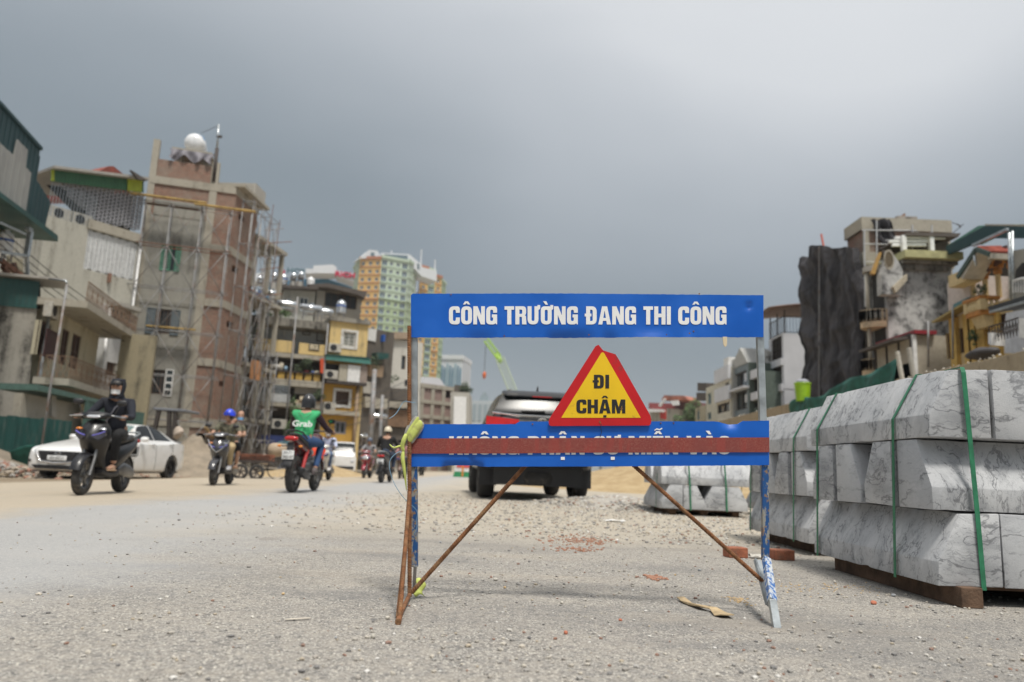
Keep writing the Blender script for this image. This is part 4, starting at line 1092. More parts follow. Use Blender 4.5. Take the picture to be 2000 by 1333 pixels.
H2 = thing('balcony_house', 'old cream house with iron balconies and brown shutters behind the green fence', 'house', f3.w(f3.L / 2, 0))
door1, door2, door3 = f3.r(76, 628, 97, 698), f3.r(118, 642, 132, 714), f3.r(138, 652, 155, 722)
zt = f3.uz(160, 630)[1]; zb = f3.uz(100, 745)[1]
body(H2, f3, 0, f3.L, 0, zt, 5, M_CREAM, [door1, door2, door3])
for d_, lb in ((door1, 'open brown double door'), (door2, None), (door3, None)): window(H2, f3, d_, mat('brown_timber', (.10, .055, .035), .7), n=-.1, mull=1, trans=1, name='door', glass=mat('dark_brown_panel', (.05, .028, .02), .6))
shutter(H2, f3, f3.r(86, 645, 112, 702, .25), mat('maroon_shutter', (.055, .018, .016), .7), n0=.25, rows=12)
zs_ = f3.uz(130, 742)[1]
MB().fbox(f3, -.6, f3.L + .6, zb - .28, zb - .02, 0, 1.25).build('balcony_slab', M_BEAM, H2)
MB().fbox(f3, -.6, f3.L + 1.0, zt - .12, zt + .16, -.5, 1.5).build('roof_slab', M_BEAM, H2)
railing(H2, [f3.w(-.5, zb, .1), f3.w(-.5, zb, 1.2), f3.w(f3.L + .5, zb, 1.2)], .85, mat('rusty_iron_rail', (.22, .14, .09), .8), cross=True, step=.22)
railing(H2, [f3.w(-.5, zt + .16, 1.4), f3.w(f3.L + .8, zt + .16, 1.4)], .8, mat('rusty_iron_rail', (.22, .14, .09), .8), cross=True, step=.22)
f3e = Face((f3.w(f3.L, 0, 1.3).x, f3.w(f3.L, 0).y + .02), (f3.w(f3.L, 0).x + 2.6, f3.w(f3.L, 0).y + .3))
MB().fbox(f3e, -.2, 1.35, 0, zt, -.3, 0).build('side_wall', M_MOULD if False else wall_mat('ochre_stained_wall', (.32, .28, .19), (.10, .09, .065), .7, .6), H2)
aa = f3.uz(89, 621); ac_unit(f3.w(aa[0], aa[1], .02), f3.n, .85, .6, .3, 'small air conditioner high on the cream balcony house wall')
MB().tube([f3.w(-.25, 0, .1), f3.w(-.25, zt, .1)], .06, 8).build('drainpipe', M_GALV, H2, smooth=True)
f4 = facepx(30, 26, 176, 30)
Y4 = thing('yard_wall', 'patched plaster yard wall with green coping under the balcony house', 'wall', f4.w(f4.L / 2, 0))
MB().fpoly(f4, fp(f4, [(44, 768), (155, 790), (168, 900), (30, 900)]), -.3, 0).build('wall', M_BEAM, Y4)
MB().fpoly(f4, fp(f4, [(48, 750), (190, 785), (190, 791), (46, 762)]), -1.0, .5).build('coping', mat('green_roof_sheet', (.07, .13, .11), .6), Y4)
MB().fpoly(f4, fp(f4, [(98, 770), (107, 772), (107, 815), (98, 813)]), 0, .06).build('pier', M_CONC, Y4)
f5 = facepx(-150, 23.5, 130, 27)
FN = thing('sheet_fence', 'dark green corrugated metal fence at the left edge', 'fence', f5.w(f5.L / 2, 0))
for k in range(12):
 u0, u1 = f5.L * k / 12, f5.L * (k + 1) / 12 - .02; zz = f5.uz(60, 815)[1]
 o = sheet(FN, f5, None, M_TEAL, uz=[(u0, 0), (u1, 0), (u1, zz - .02 * (k % 3)), (u0, zz - .02 * (k % 3))], pitch=.2, name='fence_panel')
f5b = facepx(150, 28.5, 270, 33)
FN = thing('sheet_fence', 'faded green metal hoarding behind the white car', 'fence', f5b.w(f5b.L / 2, 0))
for k in range(5):
 u0, u1 = f5b.L * k / 5, f5b.L * (k + 1) / 5 - .03; zz = f5b.uz(210, 792)[1] + rnd.uniform(-.1, .1)
 sheet(FN, f5b, None, mat('faded_green_sheet', (.06, .12, .10), .6, 0, .3, 1.5), uz=[(u0, 0), (u1, 0), (u1, zz), (u0, zz)], pitch=.22, name='fence_panel')
lp = thing('lamp_post', 'slim grey street pole leaning in front of the balcony house', 'pole', gnd(97, 905))
q = at(98, 760, 25.5); MB().tube([(q.x, 25.5, 0), at(98, 760, 25.5), at(131, 556, 25.5)], .04, 8).build('pole', M_POLE, lp, smooth=True)
MB().tube([at(131, 556, 25.5), at(129, 549, 25.5), at(96, 545, 25.5)], .035, 8).build('arm', M_GALV, lp, smooth=True)
# white building with breeze-block screen
f6 = facepx(10, 34, 216, 38)
B3 = thing('screened_building', 'off-white building with pierced block screen and green roof fascia', 'building', f6.w(f6.L / 2, 0))
ztop = f6.uz(160, 440)[1]; scr = f6.r(166, 460, 266, 538)
ul = f6.uz(91, 428)[0]
body(B3, f6, ul, f6.L, 0, ztop, 7, M_WHITEW, [scr], top=True)
MB().fbox(f6, scr[0] - .1, f6.L, scr[3] + .02, scr[3] + .5, 0, .12).build('lintel', M_BEAM, B3)
M_BLK = mat('pierced_block', (.62, .63, .63), .8, 0, .15, 5)
NU, NZ = 12, 16; wu, wz = (scr[1] - scr[0]) / NU, (scr[3] - scr[2]) / NZ
def pierced(w, h, d, t):
 b = MB(); b.box(0, w, 0, d, 0, t).box(0, w, 0, d, h - t, h).box(0, t, 0, d, t, h - t).box(w - t, w, 0, d, t, h - t)
 b.box(t, w - t, d * .55, d * .7, t, h - t); return b
def block_screen(root, fc, r, NU, NZ, m, n, nm, t=.04, keep=lambda u, z: True, back=True):
 wu, wz = (r[1] - r[0]) / NU, (r[3] - r[2]) / NZ
 b = pierced(wu * .96, wz * .96, .12, t)
 if not back: b.f = b.f[:-6]; b.v = b.v[:-8]
 me = b.mesh(nm, fix=False); me.materials.append(m); o0 = org(root); ang = atan2(fc.d.y, fc.d.x); cnt = 0
 for i in range(NU):
  for j in range(-1, NZ):
   off = .5 * wz if i % 2 else 0
   z = r[2] + j * wz + off
   if z < r[2] - .01 or z + wz > r[3] + .01: continue
   if not keep(r[0] + (i + .5) * wu, z + wz / 2): continue
   o = bpy.data.objects.new(nm, me); COL.objects.link(o); o.parent = root
   flip = fc.d.cross(fc.n).z > 0
   o.location = fc.w(r[0] + i * wu, z, n) - o0; o.rotation_euler = (0, 0, ang); cnt += 1
 return cnt
block_screen(B3, f6, scr, NU, NZ, M_BLK, -.02, 'pierced_block')
MB().fbox(f6, scr[0], scr[1], scr[2], scr[3], -.20, -.16).build('screen_backing', mat('grey_backing', (.30, .31, .32), .9), B3)
U = fp(f6, [(101, 330), (282, 352), (282, 376), (101, 354)]); fs = sheet(B3, f6, None, mat('green_fascia', (.04, .13, .06), .5, 0, .2, 2), uz=U, n0=-.1, pitch=.16, name='fascia')
for P_ in ([(101, 331), (107, 331.5), (107, 354), (101, 353)], [(250, 349), (279, 352), (277, 376), (250, 372.5)]): sheet(B3, f6, P_, mat('lime_fascia', (.36, .42, .03), .5), n0=-.065, pitch=.16, name='fascia', label='lime yellow end of the fascia')
MB().fpoly(f6, fp(f6, [(99, 326), (285, 349), (285, 354), (99, 331)]), -6, .35).build('roof_sheet', mat('dusty_roof_edge', (.33, .31, .28), .8), B3)
Um = fp(f6, [(106, 356), (277, 378), (269, 449), (184, 436)], -.5)
us_ = [p_[0] for p_ in Um]; zs_ = [p_[1] for p_ in Um]
def inside(P, u, z):
 c_ = False; n_ = len(P)
 for i in range(n_):
  (a, b_), (d, e) = P[i], P[(i + 1) % n_]
  if (b_ > z) != (e > z) and u < (d - a) * (z - b_) / (e - b_) + a: c_ = not c_
 return c_
block_screen(B3, f6, (min(us_), max(us_), min(zs_), max(zs_)), 22, 12, mat('grey_pierced_block', (.30, .30, .32), .8), -.3, 'screen_block', .035, lambda u, z: inside(Um, u, z), back=False)
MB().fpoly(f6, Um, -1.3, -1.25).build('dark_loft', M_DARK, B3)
b = MB(); a0 = f6.uz(93, 428)[0]; a1 = f6.uz(184, 436)[0]
for k in range(16):
 u = a0 + (a1 - a0) * k / 15; b.fbox(f6, u - .012, u + .012, ztop, f6.uz(104, 356)[1], -.1, -.08)
b.build('wire_screen', M_GALV, B3)['kind'] = 'stuff'
for px, py, lb in ((114, 424, 'left air conditioner on the parapet under the green fascia'), (156, 431, 'right air conditioner on the parapet under the green fascia')):
 a = f6.uz(px, py, -.4); ac_unit(f6.w(a[0], ztop, -.45), f6.n, .95, .62, .3, lb)
fr = facepx(140, 44, 240, 47); MB().fpoly(fr, fp(fr, [(165, 350), (212, 325), (222, 325), (255, 352), (255, 380), (165, 380)]), -5, 0).build('red_roof', M_SHEETR, B3)
MB().fpoly(f6, fp(f6, [(254, 333), (283, 351), (288, 353), (268, 351)], .5), .4, .6).build('loose_sheet', mat('dark_roof_sheet', (.09, .075, .065), .8), B3)
U = f6.r(212, 534, 217, 552, .15); MB().fbox(f6, *U, .02, .2).build('vent_box', mat('brown_box', (.22, .12, .08), .8), B3)
f7 = facepx(171, 36.6, 212, 38.0)
N3 = thing('narrow_house', 'narrow white infill house with a grilled window above a brown vent', 'house', f7.w(f7.L / 2, 0))
w1, w2 = f7.r(216, 605, 243, 655), f7.r(207, 709, 236, 735)
body(N3, f7, 0, f7.L, 0, f7.uz(225, 597)[1], 3, wall_mat('white_tile_wall', (.58, .58, .57), (.35, .33, .3), .2, .8), [w1, w2])
MB().fbox(f7, -.1, f7.L + .15, w1[3] + .05, w1[3] + .25, 0, .7).build('hood', M_CONC, N3)
window(N3, f7, w1, M_FRAMEW, n=-.1, mull=1, grille=M_GALV, ng=7); window(N3, f7, w2, mat('brown_timber', (.10, .055, .035), .7), n=-.1, mull=3, trans=4)
MB().tube([f7.w(-.05, 0, .15), f7.w(-.05, f7.uz(200, 600)[1], .15)], .07, 8).build('pipe', M_WHITE, N3, smooth=True)
MB().tube([f7.w(f7.L, 0, .2), f7.w(f7.L, f7.uz(262, 470)[1] - .4, .2)], .07, 8).build('pipe', M_WHITE, N3, smooth=True)
# scaffolded brick house
f8 = facepx(219, 38.7, 403, 40.0); f9 = Face((f8.w(f8.L, 0).x, f8.w(f8.L, 0).y), (f8.w(f8.L, 0).x + .15, f8.w(f8.L, 0).y + 3.3))
B4 = thing('brick_house', 'tall unfinished brick and grey render house wrapped in scaffolding', 'house', f8.w(f8.L / 2, 0))
uc = f8.uz(385, 650)[0]                                     # the column between render and bare brick
ztb = f8.uz(360, 352)[1]; zg = f8.uz(340, 424)[1]
wa, wb, wc = f8.r(314, 480, 352, 530), f8.r(303, 604, 333, 652), f8.r(291, 722, 321, 770)
zlow = f8.uz(300, 812)[1]
body(B4, f8, 0, uc - .22, 0, zg, 8, M_PLAST, [wa, wb, wc], top=False)
MB().fbox(f8, 0, uc - .22, zg, ztb, -8, -.03).build('brick_wall', M_BRICKL, B4, uv=True)
dk = (uc + .5, f8.L - .02, .0, f8.uz(430, 845)[1] - .1)
body(B4, f8, uc + .18, f8.L, 0, ztb, 4.9, M_BRICKL, [dk], n=-.025, uv=True, top=True)
body_holes = [f9.r(a, c_, d, e) for a, c_, d, e in [(453, 520, 466, 534), (443, 628, 455, 641), (428, 745, 438, 755), (466, 420, 478, 432)]]
bb = MB(); wallgrid(bb, f9, .02, f9.L, f8.uz(430, 845)[1], f9.uz(475, 385)[1], body_holes, -.01, .3); bb.build('side_wall', M_BRICKL, B4, fix=False, uv=True)
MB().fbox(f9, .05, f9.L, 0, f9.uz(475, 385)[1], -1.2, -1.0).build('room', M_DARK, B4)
MB().fbox(f9, f9.L - .1, f9.L + .02, 0, f9.uz(500, 405)[1], -6, -.02).build('side_wall', M_BRICKL, B4, uv=True)
for (x, w) in ((uc - .02, .40), (.12, .34)):
 MB().fbox(f8, x - w / 2, x + w / 2, 0, (ztb + 1.3 if x > 1 else f8.uz(302, 272)[1]), -.3, .035).build('column', M_BEAM, B4)
for k, (px, py, h) in enumerate([(360, 352, .42), (330, 590, .2), (420, 585, .42), (330, 675, .2), (400, 700, .42), (400, 818, .5), (440, 480, .42)]):
 z = f8.uz(px, py)[1]
 u0, u1 = (0, f8.L) if k in (0, 5) else ((.2, uc - .25) if h < .3 else (uc + .2, f8.L))
 MB().fbox(f8, u0, u1, z - h, z, -.2, .05 if h > .3 else .03).build('floor_beam', M_BEAM if h > .3 else mat('grey_ledge', (.25, .24, .21), .9), B4)
 if h > .3: MB().fbox(f9, .052, f9.L, z - h, z, -.2, .04).build('floor_beam', M_BEAM, B4)
zp = f8.uz(350, 316)[1]
MB().fbox(f8, .3, uc - .24, ztb + .003, zp, -4, -.02).build('parapet_wall', M_BRICKL, B4, uv=True)
MB().fbox(f9, -.1, f9.L + .5, f9.uz(475, 378)[1], f9.uz(475, 378)[1] + .18, -3, .5).build('roof_slab', M_BEAM, B4)
MB().fbox(f9, -.1 + 2.2, f9.L + .4, f9.uz(475, 378)[1] + .2, f9.uz(475, 378)[1] + 1.1, -2.5, .2).build('stair_head', M_CONC, B4)
MB().fbox(f8, .4, uc - .3, zg - .003, zg + .9, -.02, .02).build('grey_band', M_PLAST, B4)
M_GSH = mat('green_shutter', (.06, .20, .13), .6, 0, .2, 8)
window(B4, f8, wa, M_GSH, mull=1, grille=M_IRON, label='window with green shutters'); m_ = (wa[0] + wa[1]) / 2
shutter(B4, f8, (m_ - .5, m_ + .02, wa[2], wa[3]), M_GSH, n0=.0); shutter(B4, f8, (wa[1] - .25, wa[1] + .02, wa[2], wa[3]), M_GSH, n0=.03)
M_SLT = mat('slate_blue_shutter', (.07, .10, .12), .6); M_FRB = mat('brown_frame', (.10, .06, .04), .7)
window(B4, f8, wb, M_FRB, mull=3, grille=M_IRON, label='window with open slate-blue louvred shutters')
shutter(B4, f8, (wb[0] - .45, wb[0] - .02, wb[2] - .05, wb[3]), M_SLT); shutter(B4, f8, (wb[1] + .02, wb[1] + .45, wb[2] - .05, wb[3]), M_SLT)
window(B4, f8, wc, M_FRB, mull=3, grille=M_IRON, label='window with open white glazed shutters')
shutter(B4, f8, (wc[0] - .42, wc[0] - .02, wc[2] - .08, wc[3] + .05), M_WHITE, panes=4); shutter(B4, f8, (wc[1] + .02, wc[1] + .42, wc[2] - .08, wc[3] + .05), M_WHITE, panes=4)
f9b = Face((f9.w(f9.L + .1, 0).x - .9, f9.w(f9.L + .1, 0).y), (f9.w(f9.L + .1, 0).x - .3, f9.w(f9.L + .1, 0).y + 4.0))
for k, (ya, yb) in enumerate([(485, 560), (600, 700), (730, 800), (830, 880)]):
 z = f9b.uz(505, ya)[1]; MB().fbox(f9b, 0, f9b.L, z, z + .22, -4, 1.1).build('balcony_slab', M_BEAM, B4)
 for u in (.1, f9b.L * .5, f9b.L - .3): MB().fbox(f9b, u, u + .22, z - 3.0, z, .7, .95).build('balcony_post', M_BEAM, B4)
MB().fbox(f9b, 0, f9b.L, 0, f9b.uz(505, 485)[1], -4, -1.2).build('rear_block', wall_mat('dark_brown_wall', (.12, .105, .09), (.04, .035, .03), .5, .5), B4)
zr = f8.uz(360, 300)[1]
pf = thing('tank_platform', 'concrete slab on short piers with grey tarpaulin, holding the rooftop tank', 'platform', f8.w(2.2, zp))
ua, ub = f8.uz(334, 300)[0], f8.uz(414, 300)[0]; zp2 = f8.uz(375, 292)[1]
MB().fbox(f8, ua, ub, zp2 - .12, zp2 + .02, -2.2, -.1).build('slab', M_BEAM, pf)
for u in (f8.uz(345, 320)[0], f8.uz(400, 325)[0]):
 for n_ in (-.6, -2.0): MB().fbox(f8, u - .18, u + .18, zp, zp2 - .12, n_ - .2, n_ + .2).build('pier', M_BEAM, pf)
def tarp(u, v):
 uu = ua - .1 + (ub - ua + .2) * u; drop = (.35 + .35 * abs(sin(u * 7 + .6))) * v
 return f8.w(uu + .1 * sin(v * 3 + u * 9), zp2 - .10 - drop, -.02 + .15 * sin(u * 22) * v + .10 * v)
o = MB().grid(tarp, 40, 8).build('tarpaulin', mat('grey_tarpaulin', (.16, .15, .17), .6, 0, .3, 4), pf, smooth=True, fix=False)
tk = f8.uz(383, 290, -1.2)
t = thing('water_tank', 'large round white water tank with blue stripe on top of the brick house', 'water tank', f8.w(tk[0], zp2, -1.2), 'steel water tanks on the rooftops')
c_ = f8.w(tk[0], zp2 + .62, -1.1); R = []
for s_, rr_ in ((-.95, .12), (-.93, .3), (-.8, .48), (-.6, .56), (.5, .58), (.75, .5), (.88, .34), (.93, .15)):
 R.append([c_ - f8.n * s_ * -1 * 1 + (f8.d * cos(k * pi / 12) + Vector((0, 0, 1)) * sin(k * pi / 12)) * rr_ for k in range(24)])
MB().rings(R).build('shell', mat('white_enamel_tank', (.75, .76, .77), .25), t, smooth=60)
R = [[c_ + f8.n * s_ + (f8.d * cos(pi * .12 + k * pi * .76 / 12) + Vector((0, 0, 1)) * sin(pi * .12 + k * pi * .76 / 12)) * rr_ for k in range(13)] for s_, rr_ in ((.60, .578), (.70, .545), (.76, .52))]
MB().rings(R, cap=False, closed=False).build('blue_stripe', mat('sky_blue_stripe', (.10, .28, .55), .4), t, fix=False)
b = MB()
for s_ in (-.45, .45):
 b.bar(c_ + f8.n * s_ - f8.d * .5 - Vector((0, 0, .5)), c_ + f8.n * s_ + f8.d * 1.2 - Vector((0, 0, .5)), .08)
 for q in (-.35, .35): b.bar(c_ + f8.n * s_ + f8.d * q - Vector((0, 0, .62)), c_ + f8.n * s_ + f8.d * q - Vector((0, 0, .40)), .08)
b.build('stand', M_IRON, t)['kind'] = 'stuff'
mt = thing('antenna_mast', 'steel mast with stay wire beside the round rooftop tank', 'mast', f8.w(*f8.uz(417, 355)))
MB().tube([f8.w(*f8.uz(417, 356)), f8.w(*f8.uz(424, 290))], .11, 8).build('mast', M_IRON, mt, smooth=True); MB().tube([f8.w(*f8.uz(424, 290)), f8.w(*f8.uz(427, 244))], .06, 8).build('upper_mast', M_GALV, mt, smooth=True)
MB().tube([f8.w(*f8.uz(426, 246)), f8.w(*f8.uz(394, 260))], .015, 5).build('stay_wire', M_IRON, mt); MB().bar(f8.w(*f8.uz(423, 268)), f8.w(*f8.uz(434, 267)), .12).build('bracket', M_IRON, mt)
def scaffold(fc, us, zt_, nn, label, lifts, planks=(), red=()):
 sc = thing('scaffolding', label, 'scaffolding', fc.w(us[0], 0, nn[0]), 'scaffolding round the brick house')
 for u in us:
  for n_ in nn:
   h = zt_ + rnd.uniform(-.2, .5); MB().tube([fc.w(u, 0, n_), fc.w(u + rnd.uniform(-.04, .04), h, n_)], .032, 6).build('standard', M_POLE, sc, smooth=True)
   for z in lifts[::2]: pass
 for z in lifts:
  for n_ in nn: MB().tube([fc.w(us[0] - .3, z, n_ + .05), fc.w(us[-1] + .3, z + rnd.uniform(-.05, .05), n_ + .05)], .024, 6).build('ledger', M_POLER if z in red else M_POLE, sc, smooth=True)
  for u in us: MB().tube([fc.w(u, z - .05, nn[0]), fc.w(u, z - .05, nn[-1])], .03, 6).build('transom', M_POLE, sc, smooth=True)
 for z, z2 in zip([.1] + lifts, lifts):
  for u, u2 in zip(us, us[1:]):
   MB().tube([fc.w(u, z, nn[0] + .06), fc.w(u2, z2, nn[0] + .06)], .02, 5).build('brace', M_POLE, sc, smooth=True)
   MB().tube([fc.w(u2, z, nn[0] + .08), fc.w(u, z2, nn[0] + .08)], .02, 5).build('brace', M_POLE, sc, smooth=True)
 for (u0, u1, z, n_, m) in planks: MB().fbox(fc, u0, u1, z, z + .06, n_, n_ + .28).build('plank', m, sc)
 return sc
zt8 = f8.uz(340, 400, .9)[1]
lf = [zt8 * k / 6 for k in range(1, 7)]
us8 = [f8.uz(px, 640, .9)[0] for px in (250, 305, 367, 425)]
scaffold(f8, us8, zt8, (.95, .35), 'steel frame scaffolding across the front of the brick house', lf,
      [(us8[0] - .8, us8[2] + .2, zt8 + .25, .9, M_PLANK), (us8[2] - .4, us8[3] + 1.3, zt8 + .12, .9, M_PLANK), (us8[0], us8[1] + 1.4, zt8 - .1, .6, M_WOOD), (f8.uz(289, 646)[0], f8.uz(385, 644)[0], f8.uz(330, 645)[1], .5, M_PLANK), (f8.uz(240, 772, 1)[0] - 2.6, f8.uz(240, 772, 1)[0] + .1, f8.uz(200, 772, 1)[1], 1.1, M_PLANK)], red=(lf[4],))
us9 = [.3, 1.6, 2.9, 4.2]
zt9 = f9.uz(490, 415)[1]; lf9 = [zt9 * k / 6 for k in range(1, 7)]
scaffold(f9, us9, zt9 * .97, (.95, .35), 'scaffolding along the receding right side of the brick house', lf9, red=(lf9[3],))
f10 = facepx(478, 44.5, 535, 45.5)
sc = scaffold(f10, [f10.uz(px, 760)[0] for px in (490, 512, 530)], f10.uz(515, 690)[1], (.5, -.5), 'lower scaffolding tower with an orange sheet, right of the brick house', [f10.uz(505, yy)[1] for yy in (860, 800, 745, 692)])
MB().grid(lambda u, v: f10.w(f10.uz(483 + 20 * u, 725)[0], f10.uz(493, 744 - 38 * v)[1], .62 + .05 * sin(u * 6)), 6, 4).build('orange_sheet', mat('faded_orange_sheet', (.45, .22, .10), .8), sc, fix=False)
for k in range(7):
 z = zt9 * (.62 + .055 * k); MB().tube([f9.w(3.4, z, .4), f9.w(3.8, z + .3, 1.5 + .3 * (k % 3))], .025, 5).build('projecting_tube', M_POLER if k % 2 else M_POLE, sc)
for (x, y0, y1) in ((541, 430, 560), (528, 400, 520)):
 MB().tube([f10.w(*f10.uz(x + 6, y0)), f10.w(*f10.uz(x - 10, y1))], .02, 5).build('hanging_tube', M_POLER, sc)
M_BAMB = mat('bamboo_pole', (.38, .27, .14), .8)
t = MB().tube([gnd(432, 905) + Vector((0, 0, 1.0)), at(402, 835, 33)], .07, 7).build('timber_prop', M_BAMB, smooth=True); tag(t, 'long timber prop leaning over the sand heap by the brick house', 'timber')
# B2 apartment block
m1 = facepx(466, 47.5, 620, 49.3);
zz = lambda px, py, f=m1: f.uz(px, py)[1]
AP = thing('apartment_block', 'old four-storey flats with pale yellow balconies, grilles and clutter', 'building', m1.w(m1.L / 2, 0))
z4, z3, z2, z1 = zz(560, 626), zz(560, 690), zz(560, 745), zz(560, 786)
mids = [m1.uz(631, 700)[0]]; sp1 = m1.uz(572, 700)[0]
MB().fbox(m1, 0, m1.L, 0, z4, -9, -1.5).build('rear_wall', M_BLUEW, AP)
DARKW = wall_mat('dark_brown_wall', (.12, .105, .09), (.04, .035, .03), .5, .5)
MB().fbox(m1, .01, m1.L - .01, 0, z3 - .3, -1.49, -1.35).build('recess_wall', DARKW, AP)  # darker, blotched panel over the rear wall, lower floors only
for k, z in enumerate((z4, z3, z2, z1)):
 MB().fbox(m1, -.15, m1.L, z - .3 - (.1 if k == 0 else 0), z - .02 if k else z + .12, -1.5, .12).build('floor_slab', M_MOULD if k == 0 else M_BEAM, AP)
za, zb_ = zz(560, 666), zz(560, 689)
pw = MB().fbox(m1, .1, m1.uz(576, 680)[0] - .05, zb_, za, -.15, .02).build('balcony_wall', M_YELP, AP)
pw = MB().fbox(m1, m1.uz(584, 680)[0], m1.L - .05, zb_, zz(610, 672), -.15, .0).build('balcony_wall', M_YELP, AP)
pl = m1.r(603, 672, 624, 685, .02)
plq = MB().fbox(m1, pl[0], pl[1], pl[2], pl[3], .0, .05).build('number_plaque', mat('dark_plaque', (.05, .045, .04), .6), AP)
cc_ = m1.w((pl[0] + pl[1]) / 2, (pl[2] + pl[3]) / 2, .055)
label_text('B2', (pl[3] - pl[2]) * .95, basis(cc_, m1.d, (0, 0, 1)), 'lettering', mat('plaque_letters', (.6, .52, .36), .6), plq, xs=1.25, bold=.02)
r = m1.r(532, 641, 556, 662, -1.5); window(AP, m1, r, M_FRAMEW, n=-1.5, mull=1, glass=mat('grey_shutter_panel', (.22, .23, .22), .7))
r = m1.r(590, 648, 606, 655, -1.5); window(AP, m1, r, M_IRON, n=-1.5, mull=0); r = m1.r(618, 650, 637, 668, -1.5); window(AP, m1, r, M_IRON, n=-1.5, mull=0, name='door')
for k in range(8):
 u0 = .15 + (m1.L - .3) * k / 8; u1 = u0 + (m1.L - .3) / 8 - .14
 MB().fbox(m1, u0, u1, zz(560, 741), zz(560, 727), -.1, .03).build('balcony_panel', mat('ochre_panel', (.42, .27, .06), .8, 0, .25, 3, dirt=(.15, .1, .06), dirt_amt=.5), AP)
MB().fbox(m1, 0, m1.L, zz(560, 727), zz(560, 727) + .08, -.5, .12).build('shelf', M_IRON, AP)
MB().fbox(m1, 0, m1.L, zz(560, 745), zz(560, 741), -.12, .1).build('rail', M_BEAM, AP)
r = m1.r(500, 752, 562, 768, .1); o = MB()
for k in range(22): u = r[0] + (r[1] - r[0]) * k / 21; o.fbox(m1, u - .015, u + .015, r[2], r[3], .1, .13)
for k in range(5): z = r[2] + (r[3] - r[2]) * k / 4; o.fbox(m1, r[0], r[1], z - .015, z + .015, .13, .15)
o.build('grille', M_GALV, AP)['kind'] = 'stuff'
MB().fbox(m1, 0, m1.uz(566, 775)[0], zz(530, 785), zz(530, 768), -.1, .14).build('balcony_wall', mat('grey_white_panel', (.42, .43, .43), .7, dirt=(.3, .28, .24), dirt_amt=.4), AP)
MB().fbox(m1, m1.uz(576, 775)[0], m1.L, zz(600, 800), zz(600, 783), -.1, .1).build('balcony_wall', mat('plank_board', (.30, .23, .16), .8, 0, .4, 2), AP)
MB().fbox(m1, m1.uz(576, 775)[0], m1.L, zz(600, 770), zz(600, 752), -.6, -.5).build('inner_wall', M_CONC, AP)
MB().fbox(m1, m1.uz(585, 775)[0], m1.L - .5, zz(600, 783), zz(600, 783) + .25, .11, .2).build('awning_strip', mat('cream_strip', (.6, .52, .38), .7), AP)
for px in (496, 573, 634):
 u = m1.uz(px + 4, 620)[0] if px != 634 else m1.L - .1
 MB().tube([m1.w(u, 0, .3), m1.w(u, z4 + (1.6 if px == 573 else 0),   .3)], .06, 8).build('drainpipe', M_POLE, AP, smooth=True)
MB().fbox(m1, .3, m1.L - .3, zz(560, 860), zz(560, 812), -1.2, -1.1).build('shop_front', M_DARK, AP)
tag(MB().fbox(m1, m1.uz(500, 870)[0], m1.uz(570, 870)[0], zz(540, 868), zz(540, 852), .8, 1.1).build('blue_tarpaulin', mat('navy_tarpaulin', (.015, .03, .13), .6)), 'navy tarpaulin hung over the ground-floor stall of the flats', 'tarpaulin')
def pl_at(f, px, py, n_, rad, cnt, label, m=M_LEAF, name='balcony_plant'):
 a = f.uz(px, py, n_); return foliage(name, f.w(a[0], a[1], n_), rad, cnt, m, label, 'plant', .09)
pl_at(m1, 600, 712, .1, (.55, .4, .5), 420, 'leafy shrub on the balcony below the number plaque', M_LEAFD)
pl_at(m1, 503, 597, -.3, (.5, .4, .6), 320, 'bright green creeper on the roof edge left of the tanks')
pl_at(m1, 517, 613, -.3, (.45, .4, .35), 240, 'green creeper hanging from the roof slab by the first pole')
pl_at(m1, 552, 612, -.2, (.6, .4, .3), 220, 'low green plants between the rooftop water tanks')
pl_at(m1, 487, 650, .1, (.4, .4, .7), 260, 'green creeper down the left corner of the flats')
pl_at(m1, 619, 770, .1, (.5, .3, .35), 220, 'small balcony shrub below the brown boards', M_LEAFD)
pl_at(m1, 570, 830, 1.2, (.55, .5, 1.6), 700, 'tall yellow-green bush climbing the ground floor of the flats')
a = m1.uz(630, 715, .15); o = MB().prism([m1.w(a[0] - .12, a[1] - .5, .2), m1.w(a[0] + .25, a[1] - .5, .2), m1.w(a[0] - .02, a[1] + .5, .2), m1.w(a[0] - .22, a[1] + .4, .2)], m1.n * .1).build('red_cloth', mat('orange_red_cloth', (.55, .07, .02), .7)); tag(o, 'orange-red cloth roll standing on the cluttered balcony', 'cloth')
CL = [(513, 712, .5, .5, (.33, .31, .27), 'grey carton at the left end of the cluttered balcony'), (528, 716, .5, .35, (.42, .34, .24), 'tan bundle on the cluttered balcony'), (540, 714, .8, .45, (.38, .36, .33), 'grey sack heap on the cluttered balcony'), (550, 710, .4, .6, (.55, .50, .40), 'pale sack on top of the balcony heap'), (559, 718, .2, .35, (.25, .38, .5), 'pale blue bucket on the cluttered balcony'), (598, 723, .5, .18, (.5, .1, .12), 'pink-red basin on the balcony shelf'), (611, 723, .3, .2, (.1, .14, .3), 'dark blue basin on the balcony shelf'), (620, 722, .5, .2, (.5, .45, .35), 'cream box on the balcony shelf')]
for px, py, w_, h_, cl, lb in CL:
 a = m1.uz(px, py, -.2); zf = zz(560, 727) + .08; b = MB().ell(m1.w(a[0], zf + h_ * .45, -.2), (w_ * .5, .25, h_ * .5), 10, 6)
 for v in b.v: v += Vector((noise.noise(v * 3), noise.noise(v * 3 + Vector((9, 0, 0))), noise.noise(v * 3 + Vector((0, 9, 0))))) * .08
 tag(b.build('household_clutter', mat('clutter_%d' % px, cl, .8, 0, .2, 5), smooth=True), lb, 'household goods')
a = m1.uz(516, 716, -.2); ac_unit(m1.w(m1.uz(540, 880, .2)[0], zz(540, 838), .2), m1.n, .9, .6, .3, 'air conditioner low on the dark ground floor of the flats')
